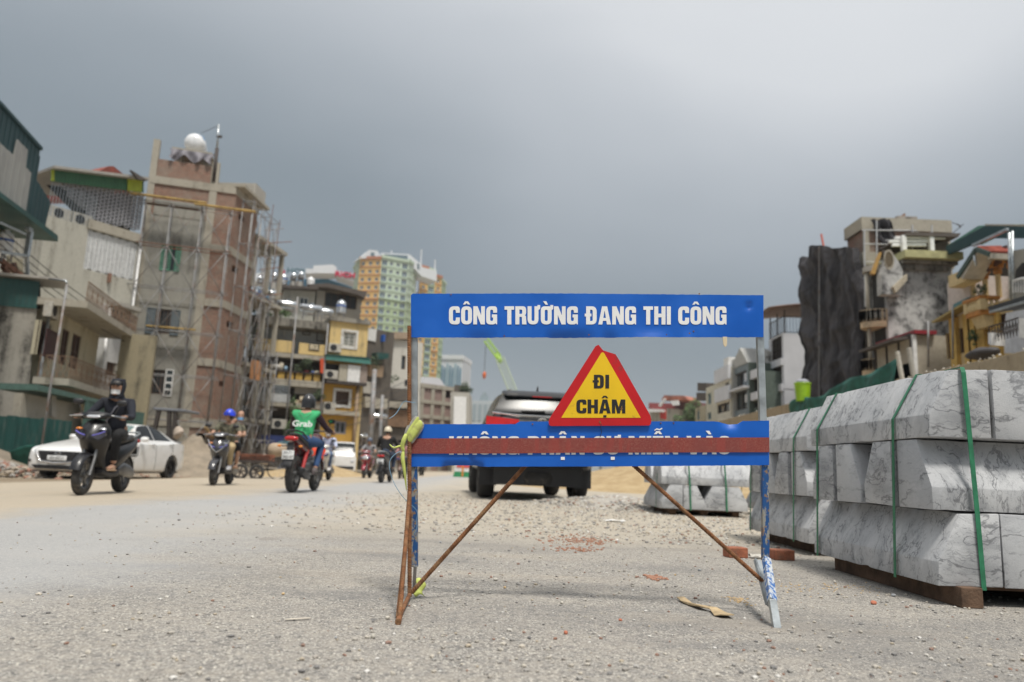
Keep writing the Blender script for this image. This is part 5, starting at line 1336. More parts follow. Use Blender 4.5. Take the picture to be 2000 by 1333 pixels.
mr = facepx(466, 52.5, 720, 56)
RH = thing('rooftop_hut', 'pale rendered rooftop rooms with dark overhanging eaves above the flats', 'hut', mr.w(8, z4))
r1 = mr.r(552, 566, 614, 628); body(RH, mr, r1[0], r1[1], z4 - 1, r1[3], 4, M_WHITEW, [mr.r(585, 581, 602, 600)]); window(RH, mr, mr.r(585, 581, 602, 600), M_FRAMEW, mull=1)
r2 = mr.r(616, 572, 704, 640); rg_ = mr.r(634, 574, 697, 602); body(RH, mr, r2[0], r2[1], z4 - 1, r2[3], 4, wall_mat('mottled_grey_wall', (.33, .31, .27), (.13, .12, .10), .6, .3), [rg_]); window(RH, mr, rg_, M_FRB, mull=4, grille=M_IRON, ng=26)
for P_ in ([(545, 561), (556, 557), (622, 562), (622, 566), (556, 562)], [(602, 556), (640, 554), (717, 571), (712, 584), (700, 577), (640, 562), (604, 561)]): MB().fpoly(mr, fp(mr, P_, .8), -4, .9).build('eaves', mat('dark_roof_sheet', (.09, .075, .065), .8), RH)
for px, py, w_ in ((536, 560, 14), (580, 557, 22)):
 r = mr.r(px - w_ / 2, py - 8, px + w_ / 2, py + 30, -2.5); MB().fbox(mr, r[0], r[1], z4, r[3], -4, -2.5).build('tank_tower', M_CONC, RH)
TH = [(561, 603, 1.12, .24, 'long steel water tank left of the central pole on the roof edge'), (607, 611, 1.3, .25, 'longest steel tank just right of the central pole on the roof edge'), (637, 617, .75, .22, 'short steel tank at the right end of the roof row'), (530, 580, .95, .2, 'long steel tank behind the creeper, left of the pale hut')]
for px, py, L_, r_, lb in TH:
 a = m1.uz(px, py, -1.0); tank_h(m1.w(a[0], max(z4 + .1, a[1] - .5) if py > 590 else a[1] - .5, -1.0), m1.d, L_, r_, lb)
TV = [(665, 617, .34, .62, -1.2, 'upright ribbed steel tank with blue band above the yellow wall', True), (493, 597, .3, .7, -1, 'upright tank at the far left of the roof with a blue band', True), (511, 590, .28, .6, -2, 'upright steel tank behind the creeper on the roof', True), (553, 561, .28, .5, -5, 'upright tank between the concrete towers on the roof', True), (606, 562, .3, .3, -5, 'white tank peeping over the dark eaves', False)]
for px, py, r_, h_, n_, lb, bd in TV:
 a = m1.uz(px, py, n_); tank_v(m1.w(a[0], a[1] - .2, n_), r_, h_, lb, m=M_TANKS if bd else M_WHITE, band=bd)
for px, py, lb in ((536, 541, 'round tank end on the left concrete tower'), (573, 541, 'left of the two tanks on the right concrete tower'), (588, 539, 'right of the two tanks on the right concrete tower'), (508, 547, 'round tank on the far left roof, against the sky')):
 a = m1.uz(px, py, -5); c_ = m1.w(a[0], a[1] - .8, -5); tank_h(c_, m1.n, .6, .25, lb)
# yellow house
m2 = facepx(622, 49.3, 698, 50.4); Z2 = lambda px, py: m2.uz(px, py)[1]
YH = thing('yellow_house', 'narrow mustard yellow house with teal awning and white-framed windows', 'house', m2.w(m2.L / 2, 0))
wA, wB, wC = m2.r(668, 650, 693, 679), m2.r(657, 764, 683, 791), m2.r(655, 823, 678, 848)
body(YH, m2, 0, m2.L, Z2(680, 702), Z2(680, 632), 8, M_YELP, [wA], n=.25)
body(YH, m2, 0, m2.L * .93, 0, Z2(680, 702) - .01, 8, M_YELW, [wB, wC], n=-.3)
MB().fbox(m2, -.1, m2.L + .1, Z2(680, 632), Z2(680, 624), -3, .45).build('cornice', M_MOULD, YH)
window(YH, m2, wA, M_FRAMEW, n=.1, mull=1, w=.1, glass=mat('dusty_pane', (.16, .17, .13), .4), grille=M_FRAMEW);
o = frame(MB(), m2, (wA[0] - .15, wA[1] + .15, wA[2] - .15, wA[3] + .15), .25, .30, .15, 0).build('window_surround', M_FRAMEW, YH)
o = frame(MB(), m2, (wB[0] - .18, wB[1] + .18, wB[2] - .18, wB[3] + .18), -.3, -.22, .18, 0).build('window_surround', M_FRAMEW, YH)
window(YH, m2, wB, M_FRB, n=-.42, mull=3, trans=5, glass=mat('dark_brown_panel', (.05, .028, .02), .6)); window(YH, m2, wC, mat('grey_blue_frame', (.22, .23, .27), .6), n=-.42, mull=1, w=.12)
sheet(YH, m2, [(636, 693), (722, 700), (724, 712), (637, 703)], mat('teal_awning', (.07, .22, .19), .5, 0, .15, 2), n0=.5, off=.5, pitch=.15, name='awning')
MB().fpoly(m2, fp(m2, [(636, 692), (722, 699), (722, 701), (636, 694)], .5), -.3, .6).build('awning_top', M_TEAL, YH)
rE = m2.r(638, 712, 706, 745, .3); MB().fbox(m2, rE[0], rE[1] * .36, rE[2], rE[3], -.2, -.1).build('dark_bay', M_DARK, YH)
u_ = m2.uz(662, 728, .3)[0]; v_ = m2.uz(679, 728, .3)[0]; w_ = m2.uz(703, 728, .3)[0]
MB().fbox(m2, u_, v_ - .03, rE[2], rE[3], .2, .32).build('panel', mat('mesh_beige_panel', (.38, .35, .28), .8), YH)
MB().fbox(m2, v_, w_, rE[2], rE[3], .2, .33).build('panel', mat('bright_white_panel', (.70, .70, .69), .6), YH)
MB().fbox(m2, w_ + .02, m2.L + .15, rE[2], rE[3], .1, .3).build('panel', mat('brown_grey_panel', (.27, .22, .19), .8), YH)
MB().fbox(m2, 0, m2.L + .15, rE[2] - .2, rE[2] - .01, -.3, .4).build('bay_floor', M_IRON, YH)
MB().fbox(m2, 0, m2.L * .95, Z2(680, 812), Z2(680, 804), -.3, .15).build('ledge', M_BEAM, YH)
MB().tube([m2.w(m2.L * .86, 0, .05), m2.w(m2.L * .86, rE[2] - .2, .05)], .12, 8).build('drainpipe', mat('rusty_pipe', (.28, .2, .13), .8), YH, smooth=True)
MB().fbox(m2, m2.L * .932, m2.L + .05, 0, Z2(700, 752), -4, -.28).build('side_strip', M_YELP, YH)
for px, py, n_, lb in ((652, 689, .26, 'air conditioner at the lower left of the top yellow wall'), (645, 741, .1, 'air conditioner in the dark bay under the teal awning'), (641, 803, -.28, 'air conditioner by the brown window of the yellow house')):
 a = m2.uz(px, py, n_); ac_unit(m2.w(a[0], a[1], n_), m2.n, .85, .58, .3, lb)
m3 = facepx(696, 53, 752, 55); SH = thing('lean_to', 'grimy stack of metal sheds and balconies beside the yellow house', 'shed', m3.w(1, 0))
MB().fpoly(m3, fp(m3, [(716, 640), (770, 650), (770, 658), (752, 900), (690, 900)]), -4, 0).build('wall', DARKW, SH)
for P_, m_, n_ in (([(718, 642), (734, 644), (732, 668), (717, 665)], M_FRAMEW, .1), ([(726, 690), (750, 692), (748, 702), (726, 704)], M_TEAL, .6), ([(708, 775), (752, 780), (752, 800), (708, 796)], M_BEAM, .3), ([(706, 745), (730, 748), (730, 770), (706, 768)], M_CONC, .2), ([(744, 655), (748, 655), (747, 668), (743, 668)], M_TANKB, .3), ([(716, 712), (745, 716), (742, 738), (716, 735)], mat('rusty_pipe', (.28, .2, .13), .8), .3)):
 MB().fpoly(m3, fp(m3, P_), 0, n_).build('shed_panel', m_, SH)
pl_at(m3, 732, 712, .6, (.5, .3, .5), 200, 'dark creeper under the green net beside the yellow house', M_LEAFD)
m4 = facepx(722, 57, 812, 59); WB = thing('weathered_building', 'tall weathered white building with a brown parapet, left of the sign', 'building', m4.w(m4.L / 2, 0))
hs = [m4.r(738, 697, 755, 718), m4.r(784, 695, 792, 722), m4.r(790, 742, 797, 755)]
body(WB, m4, m4.uz(748, 700)[0], m4.L, 0, m4.uz(780, 664)[1], 8, wall_mat('streaked_white_wall', (.56, .54, .49), (.22, .20, .17), .5, .7), hs[1:])
body(WB, m4, 0, m4.uz(748, 700)[0] - .02, 0, m4.uz(740, 684)[1], 7, M_CREAM, hs[:1], n=-.1)
for h in hs: window(WB, m4, h, M_FRB, n=-.16, mull=0)
MB().fpoly(m4, fp(m4, [(745, 649), (810, 651), (810, 664), (745, 662)]), -6, .3).build('parapet', mat('brown_parapet', (.33, .25, .18), .9), WB)
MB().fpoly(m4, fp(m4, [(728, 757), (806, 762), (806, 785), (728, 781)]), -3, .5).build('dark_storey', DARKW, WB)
MB().fpoly(m4, fp(m4, [(716, 783), (806, 788), (806, 800), (716, 795)]), -3, .9).build('pale_ledge', M_BEAM, WB)
MB().fpoly(m4, fp(m4, [(716, 800), (806, 803), (804, 836), (716, 832)]), -3, .6).build('signboard', M_BROWNP, WB)
MB().fpoly(m4, fp(m4, [(712, 834), (804, 838), (800, 900), (712, 900)]), -3, .3).build('shop_front', DARKW, WB)
MB().fpoly(m4, fp(m4, [(715, 815), (748, 818), (744, 875), (712, 872)]), .32, .9).build('grey_shed', mat('grey_shed_wall', (.30, .31, .32), .8), WB)
MB().fpoly(m4, fp(m4, [(707, 850), (720, 851), (719, 862), (706, 861)]), .9, 1.0).build('red_sign', mat('dull_red_sign', (.40, .06, .04), .6), WB)
pl_at(m4, 745, 742, .5, (.9, .4, .55), 380, 'leafy balcony plants on the weathered white building', M_LEAFD)
b = m4.uz(736, 812, 3); tank_h(m4.w(b[0] + .2, b[1] - .75, 3.0), m4.d, 1.0, .17, 'bright steel tank over the street behind the lamp posts')
b = m4.uz(712, 846, 3.4); tank_h(m4.w(b[0], b[1] - .9, 3.4), m4.d, .5, .13, 'small steel tank low beside the left lamp post')
for (x0, y0, x1, Y_, r_, lb) in ((732, 722, 721, 40, .15, 'thick grey steel lamp post behind the motorbikes'), (747, 772, 740, 44, .12, 'thinner grey steel lamp post behind the motorbikes')):
 a = at(x0, y0, Y_); c_ = thing('lamp_post', lb, 'pole', (at(x1, 900, Y_).x, Y_, 0))
 MB().tube([(at(x1, 900, Y_).x, Y_, gz(-9)), (a.x, Y_, a.z)], [r_, r_ * .8], 10).build('pole', M_POLE, c_, smooth=True)
 MB().lathe([(r_ * 1.8, 0), (r_ * 1.8, .05)], 10, (at(x1, 900, Y_).x, Y_, gz(-9))).build('base_plate', M_GALV, c_)
# tower block
def zonef(z, k): return z
TW = thing('apartment_tower', 'distant tall green and orange striped apartment tower with white crown', 'tower', at(740, 900, 300))
M_TG = mat('pale_green_facade', (.36, .45, .27), .8, 0, .06, .05); M_TG2 = mat('mint_facade', (.45, .54, .42), .8, 0, .06, .05); M_TY = mat('orange_yellow_facade', (.60, .38, .13), .8, 0, .06, .05); M_TW = mat('white_crown', (.62, .64, .66), .7, 0, .05, .1)
M_TR = mat('brick_red_band', (.42, .17, .09), .8); M_TGL = glass_mat('tower_glass', (.10, .14, .16), .15)
cols = [(661, 316), (672, 300), (716, 298), (772, 304), (789, 314)]
colB = [(797, 322), (814, 325), (828, 327), (842, 330), (851, 338)]
def P2(px, Y): q = at(px, 900, Y); return (q.x, q.y)
def tower_face(a, b_, ytop, ybot, m, nfl, ncol, split=None, bay=()):
 f = Face(P2(*a), P2(*b_)); u = f.L; zt_ = at((a[0] + b_[0]) / 2 + 25, ytop, (a[1] + b_[1]) / 2).z
 fh = 3.45; n_ = int(zt_ / fh)
 holes = []
 for k in range(n_):
  zc = zt_ - fh * (k + .62)
  if zc < 25: break
  for c_ in range(ncol):
   uc_ = u * (c_ + .5) / ncol; ww = min(1.7, u / ncol * .5) if c_ not in bay else min(3.0, u / ncol * .8)
   hh = .85 if c_ not in bay else 1.25
   holes.append((uc_ - ww / 2, uc_ + ww / 2, zc - hh, zc + hh * .9))
 wl_ = MB(); wallgrid(wl_, f, 0, u, 0, zt_, holes, 0, .5)
 if split:
  zs_ = zt_ - fh * split
  up, lo = MB(), MB(); wallgrid(up, f, 0, u, zs_, zt_, [h for h in holes if h[2] > zs_], 0, .5); wallgrid(lo, f, 0, u, 0, zs_, [h for h in holes if h[2] < zs_], 0, .5)
  up.build('facade', m[0], TW, fix=False); lo.build('facade', m[1], TW, fix=False)
 else: wl_.build('facade', m, TW, fix=False)
 MB().fbox(f, .05, u - .05, 0, zt_ - .1, -.62, -.52).build('inner_wall', M_TW, TW)
 for k, h in enumerate(holes):
  fr_ = frame(MB(), f, h, -.45, -.25, .14, 1).build('window', M_TW, TW)
  MB().fbox(f, h[0], h[1], h[2], h[3], -.5, -.46).build('pane', M_TGL, fr_)
 for k in range(n_ + 1):
  z = zt_ - fh * k
  if z < 22: break
  MB().fbox(f, -.12, u + .12, z - .35, z - .1 if k else z + .8, -.1, .22 if k % 5 else .5).build('floor_band', (M_TR if (m is M_TY) else M_TG2) if True else m, TW)
 return f, zt_
tower_face(cols[0], cols[1], 516, 0, M_TG2, 20, 2)
fY, zY = tower_face(cols[1], cols[2], 505, 0, M_TY, 20, 3)
fG, zG = tower_face(cols[2], cols[3], 507, 0, (M_TG2, M_TG), 20, 4, split=5, bay=(0, 3))
tower_face(cols[3], cols[4], 516, 0, (M_TG2, M_TG), 20, 2, split=5)
tower_face(colB[0], colB[1], 523, 0, M_TY, 20, 1)
tower_face(colB[1], colB[2], 528, 0, M_TG, 20, 1, bay=(0,))
tower_face(colB[2], colB[3], 541, 0, M_TY, 20, 1)
tower_face(colB[3], colB[4], 552, 0, M_TG, 20, 1)
core = [P2(668, 330)] + [P2(a, b_ + .8) for a, b_ in cols[1:]] + [P2(792, 345)]
MB().prism([(x, y, 0) for x, y in core], (0, 0, zY - .5)).build('core', M_TW, TW)
core = [P2(789, 330)] + [P2(a, b_ + .8) for a, b_ in colB] + [P2(850, 352), P2(795, 352)]
MB().prism([(x, y, 0) for x, y in core], (0, 0, fG.uz(790, 545)[1])).build('core', M_TW, TW)
for P_ in ([(702, 505), (722, 488), (737, 490), (746, 505)], [(745, 507), (746, 494), (800, 497), (824, 518), (824, 540), (800, 516)], [(824, 540), (824, 522), (853, 530), (853, 550)]): MB().fpoly(fG, fp(fG, P_, -4), -12, -4).build('crown', M_TW, TW)
for P_ in ([(751, 497), (796, 500), (796, 509), (751, 505)], [(724, 494), (731, 494), (731, 503), (724, 503)], [(815, 515), (819, 517), (819, 527), (815, 525)]): MB().fpoly(fG, fp(fG, P_, -4), -4, -3.8).build('crown_window', M_TGL, TW)
for px, y0, y1 in ((823, 488, 516), (850, 508, 530), (765, 490, 499)): MB().tube([fG.w(*fG.uz(px - 1, y1, -5), -5), fG.w(*fG.uz(px, y0, -5), -5)], .35, 5).build('antenna', M_TW, TW)
M_BGL = glass_mat('blue_curtain_glass', (.10, .20, .27), .12)
GB = thing('glass_office', 'distant blue glass office tower with white frame, right of the striped tower', 'building', at(880, 900, 340))
f = facepx(846, 342, 893, 340); fb = facepx(893, 340.3, 909, 352)
z_ = f.uz(880, 694)[1]; MB().fbox(f, 0, f.L, 0, z_ - 2, -18, 0).build('tower', M_TW, GB)
for k in range(9): MB().fbox(f, f.L * k / 9 + .25, f.L * (k + 1) / 9 - .25, 5, z_ - 4 - (k * 7) % 3, .3, .6).build('glass_strip', M_BGL if k % 3 else glass_mat('pale_curtain_glass', (.22, .32, .37), .15), GB)
MB().fbox(f, -.4, f.L + .4, z_ - 2, z_, -18, .6).build('roof_band', M_TW, GB); MB().fbox(fb, 0, fb.L, 0, z_ - 3, -2, 0).build('side_wall', mat('pale_grey_stone', (.50, .52, .54), .8), GB)
MO = thing('market_hall', 'blue-roofed hall with white plant rooms behind the rooftop tanks', 'building', at(600, 900, 120))
f = facepx(470, 118, 690, 122)
MB().fpoly(f, fp(f, [(500, 570), (515, 552), (596, 546), (640, 545), (688, 562), (690, 600), (500, 600)]), -20, 0).build('blue_roof', mat('blue_roof_sheet', (.06, .17, .27), .6, 0, .1, .2), MO)
for P_ in ([(613, 531), (650, 529), (657, 534), (657, 546), (613, 545)], [(598, 537), (613, 537), (613, 546), (598, 546)], [(498, 548), (523, 543), (523, 560), (498, 560)], [(657, 540), (688, 546), (690, 562), (657, 550)]): MB().fpoly(f, fp(f, P_), .1, 4).build('plant_room', M_TW, MO)
MB().fpoly(f, fp(f, [(500, 600), (690, 600), (690, 900), (500, 900)]), -20, -.5).build('wall', M_TW, MO)
for tx, px, py, w_, m_ in (('BA', 552, 534, 17, mat('crimson_sign', (.5, .03, .08), .5)), ('HCB', 578, 531, 30, mat('steel_sign', (.10, .17, .2), .5)), ('RICH', 674, 538, 30, mat('crimson_sign', (.40, .08, .10), .6))):
 a = f.uz(px, py, 4); label_text(tx, 1.15, basis(f.w(a[0], a[1], 4.2), f.d, (0, 0, 1)), 'roof_lettering', m_, MO, thick=.15, xs=w_ / 24.0, bold=.04)
f = facepx(796, 88, 876, 92); BB = thing('brown_framed_building', 'brown building with pale concrete grid frame left of the parked dark car', 'building', f.w(f.L / 2, 0))
zt_ = f.uz(850, 752)[1]; hs = [f.r(868, 756, 884, 778)]; body(BB, f, f.uz(818, 800)[0], f.L, 0, zt_, 10, mat('mauve_brown_render', (.27, .19, .165), .9, 0, .15, .5), hs)
for px in (822, 843, 864, 884): u = f.uz(px, 800)[0]; MB().fbox(f, u - .25, u + .25, 0, zt_, -.2, .15).build('column', M_BEAM, BB)
for py in (753, 783, 812, 838): z = f.uz(850, py)[1]; MB().fbox(f, f.uz(818, 800)[0], f.L, z - .45, z, -.2, .2).build('beam', M_BEAM, BB)
MB().fpoly(f, fp(f, [(835, 748), (838, 735), (868, 738), (880, 755)]), -4, -1).build('roof_rooms', M_TW, BB)
MB().fpoly(f, fp(f, [(800, 765), (818, 762), (818, 900), (796, 900)]), -6, .3).build('side_wall', M_WHITEW, BB)
f = facepx(884, 85, 915, 85); WS = thing('white_slab_building', 'blank bright white wall building beside the brown framed one', 'building', f.w(f.L / 2, 0))
MB().fpoly(f, fp(f, [(887, 775), (911, 776), (909, 900), (884, 900)]), -6, .3).build('white_wall', M_WHITE, WS)
MB().fpoly(f, fp(f, [(880, 766), (917, 767), (917, 900), (880, 900)]), -6, .0).build('wall', M_CONC, WS)
MB().fpoly(f, fp(f, [(886, 750), (912, 752), (913, 767), (886, 766)]), -5, -1).build('roof_shed', DARKW, WS)
a = f.uz(912, 760); foliage('rooftop_shrub', f.w(a[0], a[1], -.5), (.9, .6, .7), 260, M_LEAFD, 'dark shrub on the roof of the blank white building', 'plant', .14)
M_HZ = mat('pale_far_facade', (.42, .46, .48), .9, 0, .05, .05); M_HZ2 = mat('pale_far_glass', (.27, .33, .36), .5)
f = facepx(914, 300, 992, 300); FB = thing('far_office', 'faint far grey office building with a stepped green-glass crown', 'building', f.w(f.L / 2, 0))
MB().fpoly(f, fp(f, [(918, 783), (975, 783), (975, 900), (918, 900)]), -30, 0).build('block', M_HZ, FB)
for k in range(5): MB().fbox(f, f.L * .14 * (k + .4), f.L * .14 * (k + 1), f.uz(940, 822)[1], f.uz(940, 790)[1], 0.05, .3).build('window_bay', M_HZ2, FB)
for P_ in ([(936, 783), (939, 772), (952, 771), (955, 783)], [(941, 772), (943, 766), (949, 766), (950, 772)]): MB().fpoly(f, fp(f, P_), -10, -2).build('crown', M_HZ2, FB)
CR = thing('mobile_crane', 'lime green lattice crane with bent jib and hanging hook against the grey sky', 'crane', at(1010, 900, 150))
def lattice(name, a, b_, w, m, n_):
 mb = MB(); a, b_ = Vector(a), Vector(b_); d = (b_ - a).normalized(); x = d.cross(Vector((0, 1, 0))).normalized() * w / 2; y = Vector((0, 1, 0)) * w / 2
 C = [x + y, x - y, -x - y, -x + y]
 for c_ in C: mb.tube([a + c_, b_ + c_], .12, 5)
 for k in range(n_):
  p0, p1 = a + (b_ - a) * k / n_, a + (b_ - a) * (k + 1) / n_
  for q in range(4): mb.tube([p0 + C[q], p1 + C[(q + 1) % 4]], .07, 4)
 o = mb.build(name, m, CR, fix=False); o['kind'] = 'stuff'; return o
M_LIME = mat('lime_crane_paint', (.40, .62, .10), .5); M_HAZEC = mat('hazed_crane_steel', (.50, .58, .47), .6)  # boom colour paled to paint in the haze over the lower crane
cy = 150
lattice('jib', at(949, 664, cy), at(974, 698, cy), 1.0, M_LIME, 8)
MB().tube([at(970, 690, cy), at(974, 702, cy), at(980, 708, cy)], [.5, .65, .4], 8).build('jib_head', M_LIME, CR, smooth=True)
lattice('boom', at(976, 700, cy), at(1016, 800, cy), 1.6, M_HAZEC, 22)
lattice('boom', at(1016, 800, cy), at(1040, 905, cy), 1.7, M_HAZEC, 20)
MB().tube([at(949, 666, cy), at(946, 726, cy)], .06, 5).build('hoist_rope', M_IRON, CR)
MB().lathe([(.1, -.8), (.35, -.4), (.4, .3), (.15, .7)], 8, at(946, 733, cy)).build('hook_block', mat('orange_hook', (.6, .13, .03), .5), CR, smooth=True)
q = at(1040, 905, cy); MB().box(q.x - 2.6, q.x + 2.6, cy - 1.5, cy + 1.5, .9, 3.2).build('cab', M_LIME, CR); MB().box(q.x - 3.2, q.x + 3.2, cy - 1.6, cy + 1.6, 0, .88).build('tracks', M_IRON, CR)
# retaining wall and what hangs on it
XW = 9.0
fW = Face((XW, 62.0), (XW, 8.5))
RW = thing('retaining_wall', 'long tan cast concrete retaining wall running away behind the marble blocks', 'wall', (XW, 20, 0))
M_RET = wall_mat('tan_cast_concrete', (.33, .275, .195), (.16, .125, .085), .5, .75, .8)
uu = 0
ztop_w = lambda Y: 2.95 + .10 * noise.noise(Vector((Y * .3, 4, 0)))
while uu < fW.L - .1:
 u1 = min(uu + 3.0, fW.L); za_ = 2.93 + rnd.uniform(-.03, .03)
 b = MB(); b.fpoly(fW, [(uu + .012, 0), (u1 - .012, 0), (u1 - .012, za_ + .02), (uu + .012, za_ - .01)], -.3, 0)
 b.build('wall_panel', M_RET, RW, bevel=.01); uu = u1
b = MB(); Y = 9.0
for i in range(260):
 Y = rnd.uniform(9, 50); r = rnd.uniform(.012, .04); rock(b, (XW + rnd.uniform(.02, .25), Y, 2.95 + r * .4), r, .6)
b.build('crumbled_mortar', M_STONES[0], RW, fix=False)['kind'] = 'stuff'
tag(MB().box(XW + .31, 60, 5, 75, 2.2, 2.7).build('terrace', M_DIRT), kind='structure')
def net(u, v):
 Yn = 23.5 + (16.95 - 23.5) * u; top = 2.93 + .06 + .62 * max(0, u - .3) ** 1.1
 return (XW - .03 - .10 * abs(sin(u * 17)) * v - .04 * sin(v * 9 + u * 30), Yn, top - (1.0 + .7 * u) * v + .06 * sin(u * 13))
o = MB().grid(net, 60, 14).build('green_netting', mat('green_scaffold_net', (.010, .085, .065), .75, 0, .35, 4, .5, 30), fix=False, smooth=True)
md = o.modifiers.new('t', 'SOLIDIFY'); md.thickness = .01
tag(o, 'dark green netting draped over the retaining wall, below the black shrouded building', 'netting')
po = thing('timber_post', 'splintered pale timber posts leaning at the end of the green netting', 'post', (XW, 16.6, 2.4))
for Ya, Yb, m in ((16.35, 16.25, M_CONC), (16.8, 16.75, M_STONES[0])): MB().bar((XW + .1, Ya, 2.2), (XW - .1, Yb, 3.55), .10, .07).build('timber', m, po, bevel=.01)
tb = thing('plastic_tub', 'bright lime green tub standing on the wall by the white building', 'tub', (XW + .6, 22.6, 2.7))
a = at(1568, 772, 22.6); MB().lathe([(.20, -.28), (.24, .24), (.26, .26), (.25, .28), (.22, .24), (.05, .2)], 20, (a.x, 22.6, 3.22)).build('tub', mat('lime_plastic', (.25, .45, .015), .4), tb, smooth=40)
MB().ell((a.x, 22.6, 3.53), (.2, .2, .10), 12, 6).build('lid_cloth', mat('grey_cloth', (.33, .34, .38), .9), tb, smooth=True)
def bld(name, label, XF, Y0, Y1, depth, zt, m, side=None, cat='house', base=2.2):
 r = thing(name, label, cat, (XF, Y0, base))
 return r, Face((XF, Y1), (XF, Y0)), Face((XF, Y0), (XF + depth, Y0))
XT = 12.6
T, fs, fe = bld('shrouded_building', 'tall building wrapped in wrinkled black scaffold netting', XT, atX(1692, 750, XT).y, atX(1580, 750, XT).y, 5, 10, None, cat='building')
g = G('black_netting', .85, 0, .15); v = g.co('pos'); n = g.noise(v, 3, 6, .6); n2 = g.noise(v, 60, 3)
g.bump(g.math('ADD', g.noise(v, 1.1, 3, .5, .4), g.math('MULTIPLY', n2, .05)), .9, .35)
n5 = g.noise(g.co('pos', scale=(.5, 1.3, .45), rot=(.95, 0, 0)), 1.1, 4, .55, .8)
M_NET = g.done(g.mix(g.ss(n5, .38, .62), (.030, .029, .032), (.085, .082, .088)))  # streaked tones for doubled mesh layers, also painting in the folds' weak shading
ztp = atX(1640, 482, XT).z; ztf = lambda Y_: EYE.z + Y_ * .0 + (atX(1640, 482, XT).z - EYE.z) * Y_ / atX(1640, 482, XT).y
MB().box(XT + .1, XT + 5, fs.A.y - fs.L + .15, fs.A.y - .1, 2.2, ztp - 1.4).build('wall', DARKW, T)
def shroud(u, v):
 Yv = fs.A.y - fs.L * u; z = 2.6 + (ztp - 2.6) * v
 z = 2.6 + (ztf(Yv) - 2.6) * v; q = Vector((Yv * .45 + z * .28, z * .55 - Yv * .35, 1)); w = (1 - abs(noise.noise(q)) * 2.4) * .38 + .14 * (1 - 2.2 * abs(noise.noise(Vector((Yv * .9 + z * 1.6, z * .9 - Yv, 4))))) + .34 * (1 - 2 * abs(noise.noise(Vector((Yv * 1.3 - z * .5, z * .4, 7))))) + .05 * noise.noise(q * 5)
 tie = min(abs((z - 2.6) % 1.9 - .95) / .95, 1)
 sag = -.25 * (1 - tie) * abs(sin(Yv * 1.1))
 ys = Yv + .25 * noise.noise(Vector((z * .6, 3, u * 2)))
 topz = z + (.08 * noise.noise(Vector((Yv, 0, 2))) - (.5 if u < .12 else 0)) * v ** 6
 return (XT - .12 - w * .32 - sag * .6, ys, topz)
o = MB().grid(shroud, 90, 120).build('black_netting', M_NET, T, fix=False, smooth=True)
def shroud_e(u, v):
 z = 2.6 + (ztp - 2.6) * v; p0 = Vector(shroud(1, v)); return (p0.x + u * .25, p0.y - .05 * abs(noise.noise(Vector((u * 5, z * .5, 8)))), p0.z)
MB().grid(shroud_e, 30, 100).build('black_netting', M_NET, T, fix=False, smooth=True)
def shroud_f(u, v):
 z = 2.6 + (ztp - 2.6) * v; p0 = Vector(shroud(0, v)); return (p0.x + u * 4.2, p0.y + .2, p0.z)
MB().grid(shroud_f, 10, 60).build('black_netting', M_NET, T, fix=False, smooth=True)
MB().tube([atX(1612, 500, XT - .2), atX(1604, 458, XT - .2)], .04, 6).build('red_pole', mat('red_pole', (.45, .07, .03), .6), T)
MB().tube([atX(1600, 482, XT - .3), atX(1600, 800, XT - .3)], .03, 6).build('standard', M_POLE, T)
XB = 12.9
Bk, gs, ge = bld('unfinished_brick_building', 'unfinished brick building with pale concrete frame rising behind the black netting', XB, atX(1692, 500, XB).y + .1, atX(1655, 500, XB).y, 7.2, 12, None, cat='building')
YB = gs.A.y - gs.L
ge = Face((XB, YB), (XB + 7.4, YB))
zt_ = ge.uz(1750, 430)[1]
un = lambda px, py=470: ge.uz(px, py)[0]
hb = [gs.r(1662, 460, 1686, 472)]
MB().fbox(ge, 0, un(1857), 2.2, zt_ - .02, -(gs.L - .05), -.02).build('brick_wall', M_BRICKL, Bk, uv=True)
for k, (py, h) in enumerate(((430, .42), (498, .45), (560, .4))):
 z = ge.uz(1750, py)[1]; MB().fbox(ge, -.1, un(1859), z - h, z + .05, -gs.L, .06).build('floor_beam', M_BEAM, Bk)
 MB().fbox(gs, 0, gs.L, z - h, z + .05, -.3, .06).build('floor_beam', M_BEAM, Bk)
for px in (1692, 1790, 1850): MB().fbox(ge, un(px) - .09, un(px) + .09, 2.2, zt_, -.1, .04).build('column', M_BEAM, Bk)
MB().fbox(ge, un(1769), un(1809), zt_ + .05, ge.uz(1790, 414)[1], -3, -.5).build('stair_head', mat('grey_block', (.30, .27, .24), .9, var=.2), Bk)
MB().fbox(ge, un(1785), un(1796), zt_ + .1, ge.uz(1790, 418)[1], -.5, -.46).build('opening', M_DARK, Bk)
MB().fpoly(ge, fp(ge, [(1751, 427), (1771, 414), (1771, 428)], -.5), -2.5, -.6).build('stair_slope', M_BRICKL, Bk, uv=True)
def drape(u, v):
 px = 1700 + 38 * u + 22 * v; py = 430 + 52 * v - 3 * u
 a = ge.uz(px, py, .15); return ge.w(a[0], a[1], .15 + .1 * sin(u * 12) + .06 * sin(v * 9))
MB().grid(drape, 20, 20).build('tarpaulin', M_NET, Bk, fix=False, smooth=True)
sc = thing('scaffolding', 'thin pale scaffolding tubes in front of the unfinished brick building', 'scaffolding', (XB - .9, YB, 2.2))
for px, y0, y1 in ((1712, 432, 640), (1688, 450, 600), (1744, 500, 640), (1782, 440, 620), (1820, 440, 600)):
 a, c_ = at(px, y0, YB - .7), at(px + 2, y1, YB - .7); MB().tube([a, c_], .028, 6).build('standard', mat('pale_tube', (.5, .5, .5), .4, .4), sc)
